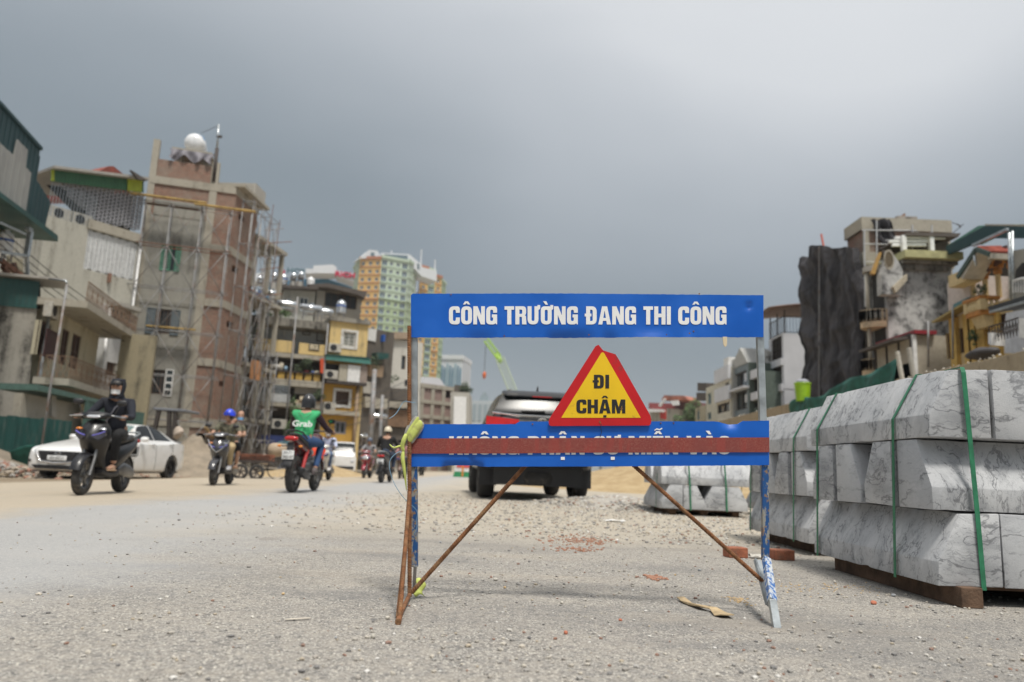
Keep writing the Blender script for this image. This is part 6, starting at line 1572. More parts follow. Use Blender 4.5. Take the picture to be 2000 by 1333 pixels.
for py, x0, x1 in ((450, 1683, 1790), (477, 1686, 1740), (512, 1686, 1740), (544, 1686, 1730), (470, 1730, 1850)):
 MB().tube([at(x0, py, YB - .65), at(x1, py + (1 if x1 < 1800 else 2), YB - .65)], .026, 6).build('ledger', MATS['pale_tube'], sc)
XV = 12.4
YV = atX(1736, 640, XV).y; YV2 = atX(1706, 640, XV).y
V, vs, ve = bld('stained_villa', 'villa with mould-blotched end wall, oval gable window and curved balconies', XV, YV, YV2, 6, 9, None, cat='house')
M_BLOT = wall_mat('mould_blotched_wall', (.48, .48, .47), (.06, .06, .06), .92, .3, 2.6)
zr_ = ve.uz(1800, 520)[1]
ue = lambda px, py=600: ve.uz(px, py)[0]
MB().fbox(ve, -.02, ue(1862), 2.2, zr_, -(YV2 - YV), 0).build('wall', M_BLOT, V)
MB().fbox(ve, ue(1757), ue(1870), ve.uz(1800, 512)[1], ve.uz(1800, 498)[1], -5, .5).build('roof_edge', mat('olive_cream_fascia', (.42, .40, .20), .7, dirt=(.2, .18, .1), dirt_amt=.4), V)
MB().fbox(ve, ue(1760), ue(1868), ve.uz(1800, 519)[1], ve.uz(1800, 512)[1] - .01, -5, .25).build('cornice', M_MOULD, V)
b = MB()
for k in range(22): u = ue(1762) + (ue(1852) - ue(1762)) * k / 21; b.fbox(ve, u - .03, u + .03, ve.uz(1800, 530)[1], ve.uz(1800, 519)[1] - .01, 0, .14)
b.build('dentils', M_MOULD, V)['kind'] = 'stuff'
MB().fpoly(ve, fp(ve, [(1722, 575), (1721, 536), (1737, 490), (1752, 510), (1762, 530), (1760, 578)], .3), 0, .35).build('gable', M_BLOT, V)
MB().fpoly(ve, fp(ve, [(1718, 525), (1734, 484), (1738, 484), (1724, 528)], .66), 0, .15).build('bargeboard', mat('ochre_board_trim', (.42, .25, .07), .7), V)
MB().fpoly(ve, fp(ve, [(1736, 482), (1740, 482), (1768, 518), (1760, 524), (1738, 490)], .6), 0, .2).build('gable_roof', mat('dark_roof_sheet', (.09, .075, .065), .8), V)
c_ = fp(ve, [(1735.5, 508)], .66)[0]; R = [[ve.w(c_[0] + cos(k * pi / 8) * rr_ * .5, c_[1] + sin(k * pi / 8) * rr_, .66 + nn) for k in range(16)] for rr_, nn in ((.34, 0), (.34, .04), (.27, .04), (.26, 0))]
vw = MB().rings(R, cap=False).build('oval_window', M_BEAM, V, fix=False); MB().prism([ve.w(c_[0] + cos(k * pi / 8) * .16, c_[1] + sin(k * pi / 8) * .29, .66) for k in range(16)], ve.n * .02).build('pane', mat('brown_pane', (.13, .10, .06), .3), vw)
MB().fpoly(ve, fp(ve, [(1745, 560), (1772, 535), (1772, 548), (1750, 572)], .5), .3, .5).build('awning_frame', mat('beige_panel', (.42, .37, .28), .7), V)
for zy, (yt, yb) in enumerate([(590, 618), (690, 716)]):
 zb1 = atX(1708, yb + 3, XV - .6).z; zt1 = atX(1708, yt + 14, XV - .6).z
 arc_ = [(XV - .05 - .62 * sin(t * pi / 12) ** .7, YV2 + (YV - YV2) * (t / 12), 0) for t in range(13)]
 MB().prism([(x, y, zb1 - .2) for x, y, _ in arc_], (0, 0, .2)).build('balcony_slab', mat('peach_slab', (.55, .42, .27), .8, dirt=(.25, .2, .15), dirt_amt=.5), V)
 railing(V, [(x, y, zb1) for x, y, _ in arc_], zt1 - zb1 + .1, mat('beige_balusters', (.42, .34, .24), .8), step=.10, t=.05)
 zo = zb1 + 1.75; MB().prism([(x + .15, y, zo) for x, y, _ in arc_], (0, 0, .18)).build('canopy_slab', M_CONC, V)
 MB().box(XV - .03, XV - .01, YV + .15, YV2 - .1, zb1, zo).build('dark_opening', M_DARK, V)
 MB().tube([(XV - .4, (YV + YV2) / 2, zb1), (XV - .4, (YV + YV2) / 2, zo)], .07, 8).build('column', M_BEAM, V, smooth=True)
 MB().tube([(XV - .1, YV2 - .02, zb1), (XV - .1, YV2 - .02, zo)], .05, 8).build('pipe', M_GALV, V)
MB().tube([at(1719, 620, YV2 - .2), at(1719, 800, YV2 - .2)], .04, 8).build('pipe', M_GALV, V)
PG = thing('roof_pergola', 'white steel pergola with dark flat sheet roof on top of the villa', 'pergola', ve.w(1.5, zr_))
MB().fpoly(ve, fp(ve, [(1770, 454), (1877, 456), (1872, 463), (1768, 460)], -.5), -4, -.5).build('roof_sheet', mat('dark_roof_sheet', (.09, .075, .065), .8), PG)
for px in (1766, 1820): a = ve.uz(px, 498, -.6); c_ = ve.uz(px - 2, 461, -.6); MB().bar(ve.w(*a, -.6), ve.w(*c_, -.6), .14).build('post', M_WHITE, PG)
for py, x0, x1 in ((465, 1748, 1845), (472, 1736, 1822), (479, 1742, 1808)): a, c_ = ve.uz(x0, py, -.7), ve.uz(x1, py, -.7); MB().bar(ve.w(*a, -.7), ve.w(*c_, -.7), .10).build('rail', M_WHITE, PG)
MB().fpoly(ve, fp(ve, [(1806, 480), (1850, 470), (1862, 500), (1800, 500)], -1), -2, -1).build('dark_heap', DARKW, PG)
an = thing('tv_antenna', 'thin television antenna against the sky above the pergola', 'antenna', ve.w(*ve.uz(1858, 460, -2), -2))
b = MB()
for p0, p1 in (((1856, 460), (1882, 438)), ((1860, 435), (1878, 442)), ((1870, 437), (1876, 446))): b.tube([ve.w(*ve.uz(*p0, -2), -2), ve.w(*ve.uz(*p1, -2), -2)], .015, 4)
b.build('antenna', M_IRON, an)
YL = 21.6; GHf = Face((at(1754, 700, YL).x, YL), (at(1860, 700, YL).x, YL)); XL = at(1783, 700, YL).x
GH = thing('glazed_shed', 'small shed with green glass wall and dark red roof edge in front of the villa', 'shed', (XL, YL, 2.4))
gl = Face((XL, YL + 2.2), (XL, YL)); ug = GHf
MB().fbox(gl, 0, gl.L, 2.2, atX(1765, 712, XL).z, -.02, 0).build('green_glass', glass_mat('green_glass', (.05, .13, .08), .12), GH)
frame(MB(), gl, (0, gl.L, 2.3, atX(1770, 655, XL).z), 0, .05, .06, 2).build('frame', M_IRON, GH)
MB().box(XL, XL + 2.2, YL, YL + 2.2, 2.2, GHf.uz(1810, 655)[1]).build('wall', wall_mat('beige_shed_wall', (.42, .38, .31), (.2, .18, .14), .4, .6), GH)
MB().fbox(GHf, GHf.uz(1782, 700)[0], GHf.uz(1789, 700)[0], 2.2, GHf.uz(1785, 655)[1], 0, .08).build('corner_post', M_WHITE, GH)
MB().fbox(GHf, GHf.uz(1781, 650)[0], GHf.uz(1824, 650)[0], GHf.uz(1800, 654)[1], GHf.uz(1800, 647)[1], -2.2, .15).build('roof_edge', mat('dark_red_edge', (.25, .02, .03), .5), GH)
MB().prism([(XL - .5, YL + 2.3, atX(1745, 664, XL - .5).z - .05), (XL - .5, YL + .1, atX(1780, 647, XL - .5).z - .1), (XL + .3, YL + .1, atX(1780, 647, XL - .5).z + .02), (XL + .3, YL + 2.3, atX(1745, 664, XL - .5).z + .1)], (0, 0, .08)).build('eave', mat('dark_roof_sheet', (.09, .075, .065), .8), GH)
XY = 12.6
YN, YF = atX(1990, 640, XY).y - 1.5, atX(1855, 640, XY).y
Yv, ys_, ye = bld('yellow_villa', 'ornate yellow villa with red-tiled gable, brown arches and a balustraded balcony', XY, YN, YF, 6, 8, None, cat='house')
yz = lambda px, py, X=XY: atX(px, py, X).z
M_CRY = wall_mat('cream_yellow_wall', (.58, .46, .26), (.3, .22, .12), .28, .6, .8)
M_TRIM = mat('ochre_brown_trim', (.40, .17, .035), .6, 0, .2, 6)
hs_ = [ys_.r(1848, 650, 1863, 700), ys_.r(1873, 640, 1889, 690), ys_.r(1908, 635, 1922, 672), ys_.r(1926, 622, 1948, 660), ys_.r(1952, 612, 1972, 650)]
zfl = yz(1920, 600)
body(Yv, ys_, 0, ys_.L, 2.2, zfl, 6, M_CRY, hs_)
for h in hs_: window(Yv, ys_, h, mat('brown_timber', (.10, .055, .035), .7), n=-.12, mull=2, glass=mat('dark_brown_panel', (.05, .028, .02), .6), name='door')
for px in (1868, 1896, 1905, 1923, 1950): u = ys_.uz(px, 650)[0]; MB().fbox(ys_, u - .14, u + .14, 2.2, zfl - .05, .0, .12).build('pilaster', mat('yellow_trim', (.55, .36, .10), .7), Yv)
zup = yz(1940, 490); u0_, u1_ = ys_.uz(1893, 560)[0], ys_.uz(1970, 560)[0]
body(Yv, ys_, 0, u0_, zfl, yz(1870, 560) + .2, 6, wall_mat('pale_pink_wall', (.52, .46, .43), (.3, .25, .2), .3, .5))
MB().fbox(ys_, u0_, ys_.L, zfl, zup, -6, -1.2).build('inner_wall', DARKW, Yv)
nA = 3; wA_ = (u1_ - u0_) / nA; zs0, zsp = yz(1930, 572) - .2, yz(1930, 530) - .15
for k in range(nA + 1):
 u = u0_ + wA_ * k; c_ = MB()
 for q in range(8):
  h = (zsp - zs0) / 8; c_.lathe([(.062, zs0 + h * q + .012), (.07, zs0 + h * q + .03), (.07, zs0 + h * (q + .85)), (.062, zs0 + h * (q + .95))], 12, ys_.w(u, 0, -.1))
 c_.build('column', M_CRY, Yv, smooth=40); MB().lathe([(.07, zsp), (.10, zsp + .05), (.10, zsp + .14), (.07, zsp + .18)], 12, ys_.w(u, 0, -.1)).build('capital', M_TRIM, Yv, smooth=40)
for k in range(nA):
 uc_ = u0_ + wA_ * (k + .5); ro = wA_ * .5; P_ = [(uc_ - ro * cos(pi * t / 14), zsp + .18 + ro * .95 * sin(pi * t / 14)) for t in range(15)]; Q_ = [(uc_ - ro * .74 * cos(pi * t / 14), zsp + .18 + ro * .70 * sin(pi * t / 14)) for t in range(15)]
 MB().fpoly(ys_, P_ + Q_[::-1], -.22, .06).build('arch', M_TRIM, Yv)
 spn = [(uc_ - ro, zsp + .2)] + P_ + [(uc_ + ro, zup), (uc_ - ro, zup)]
 MB().fpoly(ys_, spn[1:], -.2, 0).build('spandrel', mat('dark_maroon_wall', (.075, .035, .03), .8), Yv)
bu0, bu1 = ys_.uz(1893, 600)[0] - .3, ys_.uz(1948, 600)[0]; XBk = XY - .5; zb0 = atX(1905, 608, XBk).z; zb1 = atX(1905, 582, XBk).z
Y0b, Y1b = atX(1914, 590, XBk).y, atX(1885, 600, XBk).y
MB().box(XBk, XY, Y0b, Y1b, zb0 - .12, zb0).build('balcony_floor', M_TRIM, Yv); MB().prism([(XBk + .1, Y0b + .05, zb0 - .12), (XBk + .1, Y1b - .05, zb0 - .12), (XBk + .2, Y1b - .1, zb0 - .42), (XBk + .2, Y0b + .1, zb0 - .42)], (XY - XBk - .2, 0, 0)).build('balcony_base', M_CRY, Yv)
MB().box(XBk - .04, XBk + .12, Y0b - .05, Y1b + .05, zb1 - .07, zb1 + .02).build('handrail', M_TRIM, Yv); MB().box(XBk + .13, XY, Y0b - .05, Y0b + .1, zb1 - .07, zb1 + .02).build('handrail', M_TRIM, Yv)
pr = [(.035, 0), (.05, .06), (.075, .22), (.04, .36), (.035, .45), (.05, .52)]
def bal(x, y): s_ = (zb1 - zb0 - .07) / .52; MB().lathe([(r, zb0 + h * s_) for r, h in pr], 8, (x, y, 0)).build('baluster', M_CRY, Yv, smooth=True)
n_ = 11
for k in range(n_ - 2): bal(XBk + .05, Y0b + .12 + (Y1b - Y0b - .24) * k / (n_ - 3))
for k in range(3): bal(XBk + .18 + .14 * k, Y0b + .03)
for y in (Y0b + .02, Y1b - .02): MB().box(XBk - .02, XBk + .12, y - .07, y + .07, zb0, zb1 - .071).build('balcony_pier', M_CRY, Yv)
a = atX(1914, 565, XBk + .4); foliage('potted_plant', a, (.13, .16, .16), 260, M_LEAF, 'bright green potted plant on the balustraded yellow balcony', 'plant', .035)
a = atX(1900, 662, XY - .3); foliage('climbing_plant', a, (.1, .15, .15), 150, M_LEAF, 'small green plant at the foot of the yellow villa', 'plant', .05)
XG = XY - .55; pk = atX(1935, 478, XG); lo = atX(1874, 543, XG); ro_ = atX(1966, 500, XG)
q = lambda px, py, X=XG: atX(px, py, X)
b = MB(); b.prism([q(1873, 540), q(1909, 488), q(1912, 490), q(1880, 545)], (.55, 0, 0)); b.build('soffit', mat('white_soffit', (.48, .46, .42), .7), Yv)
zg1, Yg = q(1908, 486).z, q(1908, 486).y
ridge = [Vector((XG, Yg, zg1)), Vector((XG + .62, Yg, zg1 + .04))]
eL = q(1872, 541); eR = Vector((XG, Yg - (eL.y - Yg) * .62, zg1 - (zg1 - eL.z) * .55))
def slope(name, A, B, C, D, m):
 A, B, C, D = Vector(A), Vector(B), Vector(C), Vector(D); nr = (B - A).cross(D - A).normalized(); nr = nr if nr.z > 0 else -nr
 MB().prism([A, B, C, D], nr * .06).build(name, m, Yv); b = MB()
 for i in range(9):
  for s_ in (0,):
   t = (i + .5) / 9; b.tube([A + (B - A) * t + nr * .05, D + (C - D) * t + nr * .05], .028, 6)
 o = b.build('roof_tiles', m, Yv, fix=False); o['kind'] = 'stuff'
M_TILE = mat('red_clay_tile', (.30, .065, .04), .8, 0, .25, 6)
slope('roof_slope', ridge[0], ridge[1], (eR.x + .62, eR.y, eR.z), eR, M_TILE)
slope('roof_slope', ridge[0], ridge[1], (eL.x + .62, eL.y, eL.z), eL, M_TILE)
for a, c_ in ((ridge[0], eL), (ridge[0], eR)): MB().bar(a + Vector((-.03, 0, -.02)), c_ + Vector((-.03, 0, -.02)), .05, .12).build('bargeboard', mat('dark_green_trim', (.05, .08, .07), .6), Yv)
MB().bar(eR + Vector((-.02, .05, -.05)), eR + Vector((.6, .05, -.05)), .12, .16).build('eave_block', M_BEAM, Yv)
tri_ = [ridge[0] + Vector((.5, 0, -.15)), eL + Vector((.5, -.1, 0)), eR + Vector((.5, .1, 0))]; MB().prism(tri_, (.1, 0, 0)).build('tympanum', mat('dark_maroon_wall', (.075, .035, .03), .8), Yv)
YQ0, YQ1 = atX(1888, 545, XY - .4).y, atX(1853, 560, XY - .4).y; MB().box(XY - .4, XY, YQ0, YQ1, yz(1865, 558, XY - .4), yz(1865, 558, XY - .4) + .1).build('balcony_floor', M_CRY, Yv)
MB().box(XY - .4, XY - .32, YQ0, YQ1, yz(1865, 558, XY - .4) + .101, yz(1865, 534, XY - .4)).build('parapet', M_CRY, Yv)
XC = 12.1; MB().prism([atX(1820, 632, XC), atX(1884, 594, XC), atX(1884, 594, XC) + Vector((.5, 0, .12)), atX(1820, 632, XC) + Vector((.5, 0, .12))], (0, 0, .06)).build('canopy', mat('ochre_canopy', (.34, .26, .10), .7), Yv)
MB().prism([atX(1862, 602, XC), atX(1886, 590, XC), atX(1886, 590, XC) + Vector((.45, 0, .14)), atX(1862, 602, XC) + Vector((.45, 0, .14))], (0, 0, .1)).build('teal_canopy_end', mat('teal_canopy', (.08, .19, .21), .6), Yv)
for px, y0, y1 in ((1861, 600, 696), (1813, 628, 712)): MB().tube([atX(px, y0, XC), atX(px, y1 + 6, XC)], .028, 8).build('steel_post', M_POLE, Yv, smooth=True)
BG = thing('teal_roof_hall', 'hall with a broad dark teal metal roof behind the yellow villa', 'building', (14.5, 22, 2.2))
XH = 14.2; q = lambda px, py, X=XH: atX(px, py, X)
MB().prism([q(1848, 482), q(1848, 499), q(1925, 466), q(1990, 466, XH), q(2060, 462), q(2060, 444), q(1925, 441)], (.1, 0, 0)).build('fascia', M_TEALD, BG)
MB().prism([q(1848, 481), q(1908, 443), q(1912, 441), q(1925, 441)], (1.2, 0, .1)).build('roof_slope', mat('pale_teal_sheet', (.10, .24, .19), .5), BG)
MB().prism([q(1925, 441), q(2080, 444), q(2080, 440), q(1922, 438)], (6, 0, .2)).build('roof_edge', M_BEAM, BG)
MB().prism([q(1852, 496), q(2080, 466), q(2080, 620), q(1852, 620)], (.1, 0, 0)).build('dark_wall', DARKW, BG).location = (1.0, 0, 0)
for px, y0, y1 in ((1971, 455, 585), (1977, 452, 600), (1903, 500, 520)): MB().tube([q(px, y0, 12.0), q(px + 3, y1, 12.0)], .035, 8).build('steel_post', M_GALV, BG, smooth=True)
MB().bar(q(1900, 480, 12.2), q(1968, 448, 12.2), .07).build('steel_beam', M_GALV, BG)
RE = thing('arched_house', 'grey house with a dark arched bay and white grille at the right edge', 'house', (12.9, 16.5, 2.2))
q = lambda px, py, X=12.0: atX(px, py, X)
MB().prism([q(1978, 490), q(2100, 470), q(2100, 640), q(1978, 620)], (3, 0, 0)).build('wall', M_PLAST, RE)
MB().prism([q(1980, 560, 11.95), q(1984, 528, 11.95), q(1996, 514, 11.95), q(2012, 512, 11.95), q(2030, 550, 11.95)], (.04, 0, 0)).build('dark_arch', M_DARK, RE)
b = MB()
for k in range(10): b.tube([q(1979 + 5 * k, 572, 11.9), q(1979 + 5 * k, 548 - 4 * sin(k * .35), 11.9)], .015, 4)
b.tube([q(1979 + 5 * k, 549 - 5 * sin(k * .35), 11.9) for k in range(10)], .03, 5); b.build('white_grille', M_WHITE, RE)['kind'] = 'stuff'
AW = thing('white_terrace', 'white terrace with dark sloping awning and iron balustrade above the wall end', 'terrace', (10.6, 15, 2.9))
XA = 10.6; q = lambda px, py, X=XA: atX(px, py, X)
MB().prism([q(1929, 600), q(1934, 612), q(2060, 575), q(2060, 560)], (.6, 0, .1)).build('awning', mat('charcoal_awning', (.03, .032, .035), .5), AW)
MB().bar(q(1934, 610), q(2060, 573), .05).build('awning_rim', M_GALV, AW)
MB().prism([q(1962, 640, 11.6), q(1965, 612, 11.6), q(2080, 590, 11.6), q(2080, 690, 11.6), q(1962, 690, 11.6)], (.3, 0, 0)).build('wall', mat('blue_white_wall', (.52, .54, .58), .8), AW)
MB().prism([q(1930, 672, 10.2), q(1930, 650, 10.2), q(1936, 650, 10.2), q(1936, 675, 10.2)], (.3, 0, 0)).build('pier', M_WHITE, AW); MB().prism([q(1990, 660, 10.2), q(1990, 622, 10.2), q(2002, 622, 10.2), q(2002, 660, 10.2)], (.3, 0, 0)).build('pier', M_WHITE, AW)
b = MB(); a, c_ = q(1934, 671, 10.3), q(1992, 655, 10.3); n_ = 10; h = .36
for k in range(n_): p_ = a + (c_ - a) * k / n_; p2 = a + (c_ - a) * (k + 1) / n_; b.bar(p_, p_ + Vector((0, 0, h)), .014); b.bar(p_ + Vector((0, 0, .04)), p2 + Vector((0, 0, h - .04)), .010); b.bar(p2 + Vector((0, 0, .04)), p_ + Vector((0, 0, h - .04)), .010)
b.bar(a + Vector((0, 0, h)), c_ + Vector((0, 0, h)), .025); b.build('iron_balustrade', M_IRON, AW)['kind'] = 'stuff'
for px, lb in ((1918, 'covered heap of goods under dark sheeting on the wall end'),):
 a = q(px, 682, 10.0); o = MB().ell((a.x, a.y, a.z - .1), (.22, .5, .12), 14, 8)
 for v in o.v: v += Vector((0, 0,   .03 * noise.noise(v * 6)))
 tag(o.build('covered_heap', mat('dark_sheeting', (.05, .045, .045), .7), smooth=True), lb, 'heap')
XM = 12.6; YM0, YM1 = atX(1530, 700, XM).y, atX(1502, 700, XM).y
WM, ws, we = bld('white_house', 'white modern house with tall dark windows and curved roof canopy', XM, YM0, YM1, 4.5, 8, None)
zwm = we.uz(1560, 652)[1]
hw = [ws.r(1507, 660, 1527, 703), ws.r(1507, 712, 1527, 752), ws.r(1507, 765, 1524, 786)]
hw = [(h[0], h[1], h[2], h[3]) for h in hw]
M_WHB = mat('cool_white_render', (.60, .61, .64), .7, 0, .06, 1)
body(WM, ws, 0, ws.L, 2.2, zwm, 4.5, M_WHB, hw)
he = [we.r(1574, 665, 1590, 684), we.r(1574, 688, 1590, 693), we.r(1574, 718, 1590, 740), we.r(1530, 760, 1552, 790)]
b = MB(); wallgrid(b, we, 0.01, 4.4, 2.2, zwm - .01, he, .02, .2); b.build('end_wall', M_WHB, WM, fix=False)
MB().fbox(we, .1, 4.4, 2.3, zwm - .1, -.8, -.7).build('room', M_DARK, WM)
for h in hw: window(WM, ws, h, M_IRON, n=-.1, mull=2, grille=M_IRON, ng=12)
for h in he[:3]: window(WM, we, h, M_IRON, n=-.1, mull=1, trans=1)
for h in hw[:2]: MB().fbox(ws, 0, ws.L, h[2] - .38, h[2] - .05, 0, .12).build('balcony_band', M_WHB, WM)
def cano(u, v):
 s_ = -1.2 + 6.4 * v; z = zwm + 1.25 + .55 * sin(pi * min(1, u * .55 + .1)) ; return Vector((XM - .9 + s_ * .95 + 0 * u, YM1 + .4 - (YM1 - YM0 + 1.2) * u, z - .0 + .12 * sin(v * 2)))
o = MB().grid(lambda u, v: Vector((XM - .8 + 5.5 * v, YM1 + .5 - (YM1 - YM0 + 1.0) * u, zwm + .95 + .42 * sin(pi * (.5 - abs(v * 1.0 - .42) * .9)))), 6, 14).build('canopy', mat('brown_roof_sheet', (.16, .095, .07), .7), WM, fix=False, smooth=True)
md = o.modifiers.new('t', 'SOLIDIFY'); md.thickness = .08
for u in (0, .5, 1): MB().tube([ws.w(ws.L * u, zwm, -.1), ws.w(ws.L * u, zwm + 1.1, -.1)], .03, 6).build('canopy_post', M_IRON, WM)
for u in (1.5, 3): MB().tube([we.w(u, zwm, -.1), we.w(u, zwm + 1.3, -.1)], .03, 6).build('canopy_post', M_IRON, WM)
railing(WM, [ws.w(0, zwm, -.05), ws.w(ws.L, zwm, -.05), we.w(4.4, zwm, -.05)], .8, M_IRON, step=.15)
def row_house(X, px0, px1, ytop_at, m, label, wins, depth=4, name='house', fr=M_IRON, bands=(), side_m=None):
 Yn, Yf = atX(px1, 800, X).y, atX(px0, 800, X).y
 r, s_, e_ = bld(name, label, X, Yn, Yf, depth, 0, None)
 zt_ = atX((px0 + px1) / 2, ytop_at, X).z
 H = [s_.r(*w) for w in wins]
 body(r, s_, 0, s_.L, 2.2, zt_, depth, m, H)
 for h in H: window(r, s_, h, fr, n=-.12, mull=max(1, int((h[1] - h[0]) / 1.2)), w=.05)
 if side_m: MB().fbox(e_, 0, depth, 2.2, zt_ + .01, .0, .03).build('end_wall', side_m, r)
 for py, h in bands: z = atX((px0 + px1) / 2, py, X).z; MB().fbox(s_, -.1, s_.L + .1, z, z + h * .8, 0, .14).build('balcony_band', M_WHB, r)
 return r, s_, e_, zt_
M_GRYB = wall_mat('grey_side_render', (.42, .42, .40), (.25, .24, .22), .3, .4)
row_house(12.4, 1483, 1501, 690, M_GRYB, 'narrow grey house with black glass top floor behind the right post', [(1485, 699, 1500, 722)], depth=3)
r, s_, e_, z_ = row_house(11.6, 1462, 1484, 728, mat('dark_green_side', (.10, .13, .11), .8), 'white-banded house with bulging dark windows, just left of the right post', [(1464, 742, 1480, 778), (1465, 786, 1480, 798)], depth=3, bands=[(741, .5), (783, .45)])
r, s_, e_, z_ = row_house(11.4, 1426, 1463, 716, mat('slate_glass_wall', (.16, .20, .22), .5), 'gabled house with a wide black window band over blue-grey glass', [(1431, 728, 1458, 758), (1427, 766, 1459, 802)], depth=3.5, side_m=mat('dark_green_side', (.10, .13, .11), .8))
MB().fpoly(s_, [(0, z_), (s_.L, z_), (s_.L * .62, z_ + .9)], -3, .05).build('gable', M_GRYB, r); MB().fbox(s_, -.1, s_.L + .1, s_.uz(1445, 764)[1], s_.uz(1445, 760)[1], 0, .3).build('sill_band', M_WHB, r)
r, s_, e_, z_ = row_house(11.2, 1401, 1427, 722, mat('ivory_render', (.60, .57, .48), .7), 'ivory house with stacked curved balconies and a white chimney-like fin', [(1404, 730, 1412, 740), (1416, 748, 1424, 764), (1404, 769, 1411, 778), (1401, 788, 1425, 806)], depth=4, bands=[(745, .9), (784, .9)])
MB().fbox(s_, s_.uz(1424, 715)[0] - .6, s_.L, z_, atX(1431, 695, 11.2).z, -1.5, .1).build('fin', M_WHITE, r); MB().fbox(s_, s_.uz(1412, 715)[0], s_.uz(1424, 715)[0] - .61, z_, atX(1415, 705, 11.2).z, -2, -.1).build('stair_head', M_GRYB, r)
MB().fbox(s_, s_.L + .0, s_.L + .1, 2.2, atX(1431, 700, 11.2).z, -6, -.1).build('rear_wall', M_GRYB, r)
row_house(11.2, 1379, 1401, 754, mat('pale_cream_render', (.56, .54, .44), .8), 'plain cream house with blue-grey side windows, left of the ivory house', [(1382, 768, 1389, 790), (1382, 806, 1389, 820)], depth=4, fr=mat('blue_frame', (.25, .35, .38), .5))
row_house(11.2, 1358, 1378, 795, M_CREAM, 'low cream house with a dark roof terrace beside the green tree', [(1361, 803, 1366, 820)], depth=4, fr=mat('blue_frame', (.25, .35, .38), .5))
for px0, px1, py in ((1362, 1380, 764), (1360, 1380, 783)):
 Yc = atX(px1, 800, 11.4).y; a, c_ = atX(px0, py, 11.4), atX(px1, py + 1, 11.4); o = MB().prism([a, c_, c_ + Vector((3, 0, 0)), a + Vector((3, 0, 0))], (0, 0, .5)).build('roof_canopy', mat('dark_roof_sheet', (.09, .075, .065), .8)); tag(o, 'upper dark roof canopy left of the cream house' if py == 764 else 'lower dark terrace canopy left of the cream house', 'canopy')
f = facepx(1266, 95, 1360, 90)
def far_part(f, root, P_, m, n0, n1, nm): return MB().fpoly(f, fp(f, P_), n0, n1).build(nm, m, root)
M_REDW = mat('dull_red_sheet', (.28, .07, .07), .8, 0, .15, .6)
a = thing('red_shed', 'wide dull red sheet-metal building just right of the triangle sign', 'building', f.w(1, 0))
far_part(f, a, [(1267, 787), (1325, 789), (1325, 802), (1267, 802)], M_REDW, -6, 0, 'red_wall'); far_part(f, a, [(1267, 802), (1330, 803), (1330, 900), (1267, 900)], M_WHITEW, -6, -.1, 'wall'); far_part(f, a, [(1290, 800), (1302, 801), (1302, 820), (1290, 818)], mat('red_banner', (.5, .05, .04), .6), 0, .1, 'banner'); far_part(f, a, [(1272, 800), (1300, 801), (1300, 806), (1272, 806)], M_WHITE, 0, .8, 'white_awning')
a = thing('tile_roof_house', 'small house with weathered red tile roof and crumpled white sheets', 'house', f.w(4, 0))
far_part(f, a, [(1318, 786), (1324, 777), (1362, 778), (1370, 786)], mat('weathered_red_tile', (.33, .13, .09), .9, 0, .3, 1), .1, 3, 'roof'); far_part(f, a, [(1320, 786), (1368, 786), (1368, 900), (1320, 900)], mat('dull_maroon_wall', (.18, .09, .09), .8), -4, 0.05, 'wall'); far_part(f, a, [(1314, 797), (1326, 783), (1328, 785), (1318, 799)], M_WHITE, 3, 3.2, 'white_sheet'); far_part(f, a, [(1338, 788), (1352, 787), (1354, 796), (1342, 797)], M_WHITE, 3, 3.2, 'white_sheet'); far_part(f, a, [(1315, 800), (1340, 802), (1340, 850), (1315, 850)], M_WHITEW, .1, 1.5, 'front')  # wall under the tiles is one dull maroon colour
q = at(1350, 812, 78); foliage('street_tree', q, (1.1, 1.0, 1.5), 1500, M_LEAF, 'round bright green tree in front of the low cream house', 'tree', .13, trunk=4.5)
f = facepx(400, 140, 1000, 150)
a = thing('far_street_houses', 'low hazy row of houses closing the far left end of the road', 'building', f.w(f.L * .7, 0))
for k in range(16):
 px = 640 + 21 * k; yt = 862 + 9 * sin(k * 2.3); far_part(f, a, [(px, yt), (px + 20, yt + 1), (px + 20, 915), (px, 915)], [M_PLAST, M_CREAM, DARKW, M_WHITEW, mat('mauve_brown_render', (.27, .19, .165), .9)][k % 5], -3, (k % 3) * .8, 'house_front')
f = facepx(990, 150, 1290, 150)
a = thing('far_site_hoarding', 'far hazy hoarding and low roofs straight down the road', 'hoarding', f.w(f.L * .5, 0))
for k in range(12):
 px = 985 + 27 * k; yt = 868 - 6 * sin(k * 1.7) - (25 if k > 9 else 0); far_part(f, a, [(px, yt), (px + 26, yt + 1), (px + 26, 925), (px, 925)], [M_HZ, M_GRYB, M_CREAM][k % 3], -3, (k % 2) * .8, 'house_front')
# vehicles (each built facing +x, then turned into place)
M_BLKP = mat('black_gloss_paint', (.006, .006, .008), .38, coat=.12, dirt=(.06, .055, .05), dirt_amt=.3, dscale=5)
M_CARW = mat('white_car_paint', (.72, .72, .71), .28, coat=.6, var=.03, dirt=(.50, .46, .38), dirt_amt=.25, dscale=2)
M_SUV = mat('dark_grey_car_paint', (.038, .040, .044), .32, .4, coat=.25, var=.05, dirt=(.16, .145, .12), dirt_amt=.4, dscale=2)
M_CHROME = mat('chrome', (.7, .7, .7), .12, 1.0, var=.03)
M_ALLOY = mat('dull_alloy', (.20, .20, .20), .4, .8)
M_TAILR = mat('red_tail_lens', (.45, .008, .008), .15, coat=.5)
M_LENS = mat('clear_lens', (.55, .57, .6), .08, .3, coat=.6)
M_AMBER = mat('amber_lens', (.65, .2, .02), .2)
M_PLATE = mat('white_plate', (.72, .73, .73), .5)
M_SEAT = mat('black_seat_vinyl', (.03, .028, .027), .5, bump=.2)
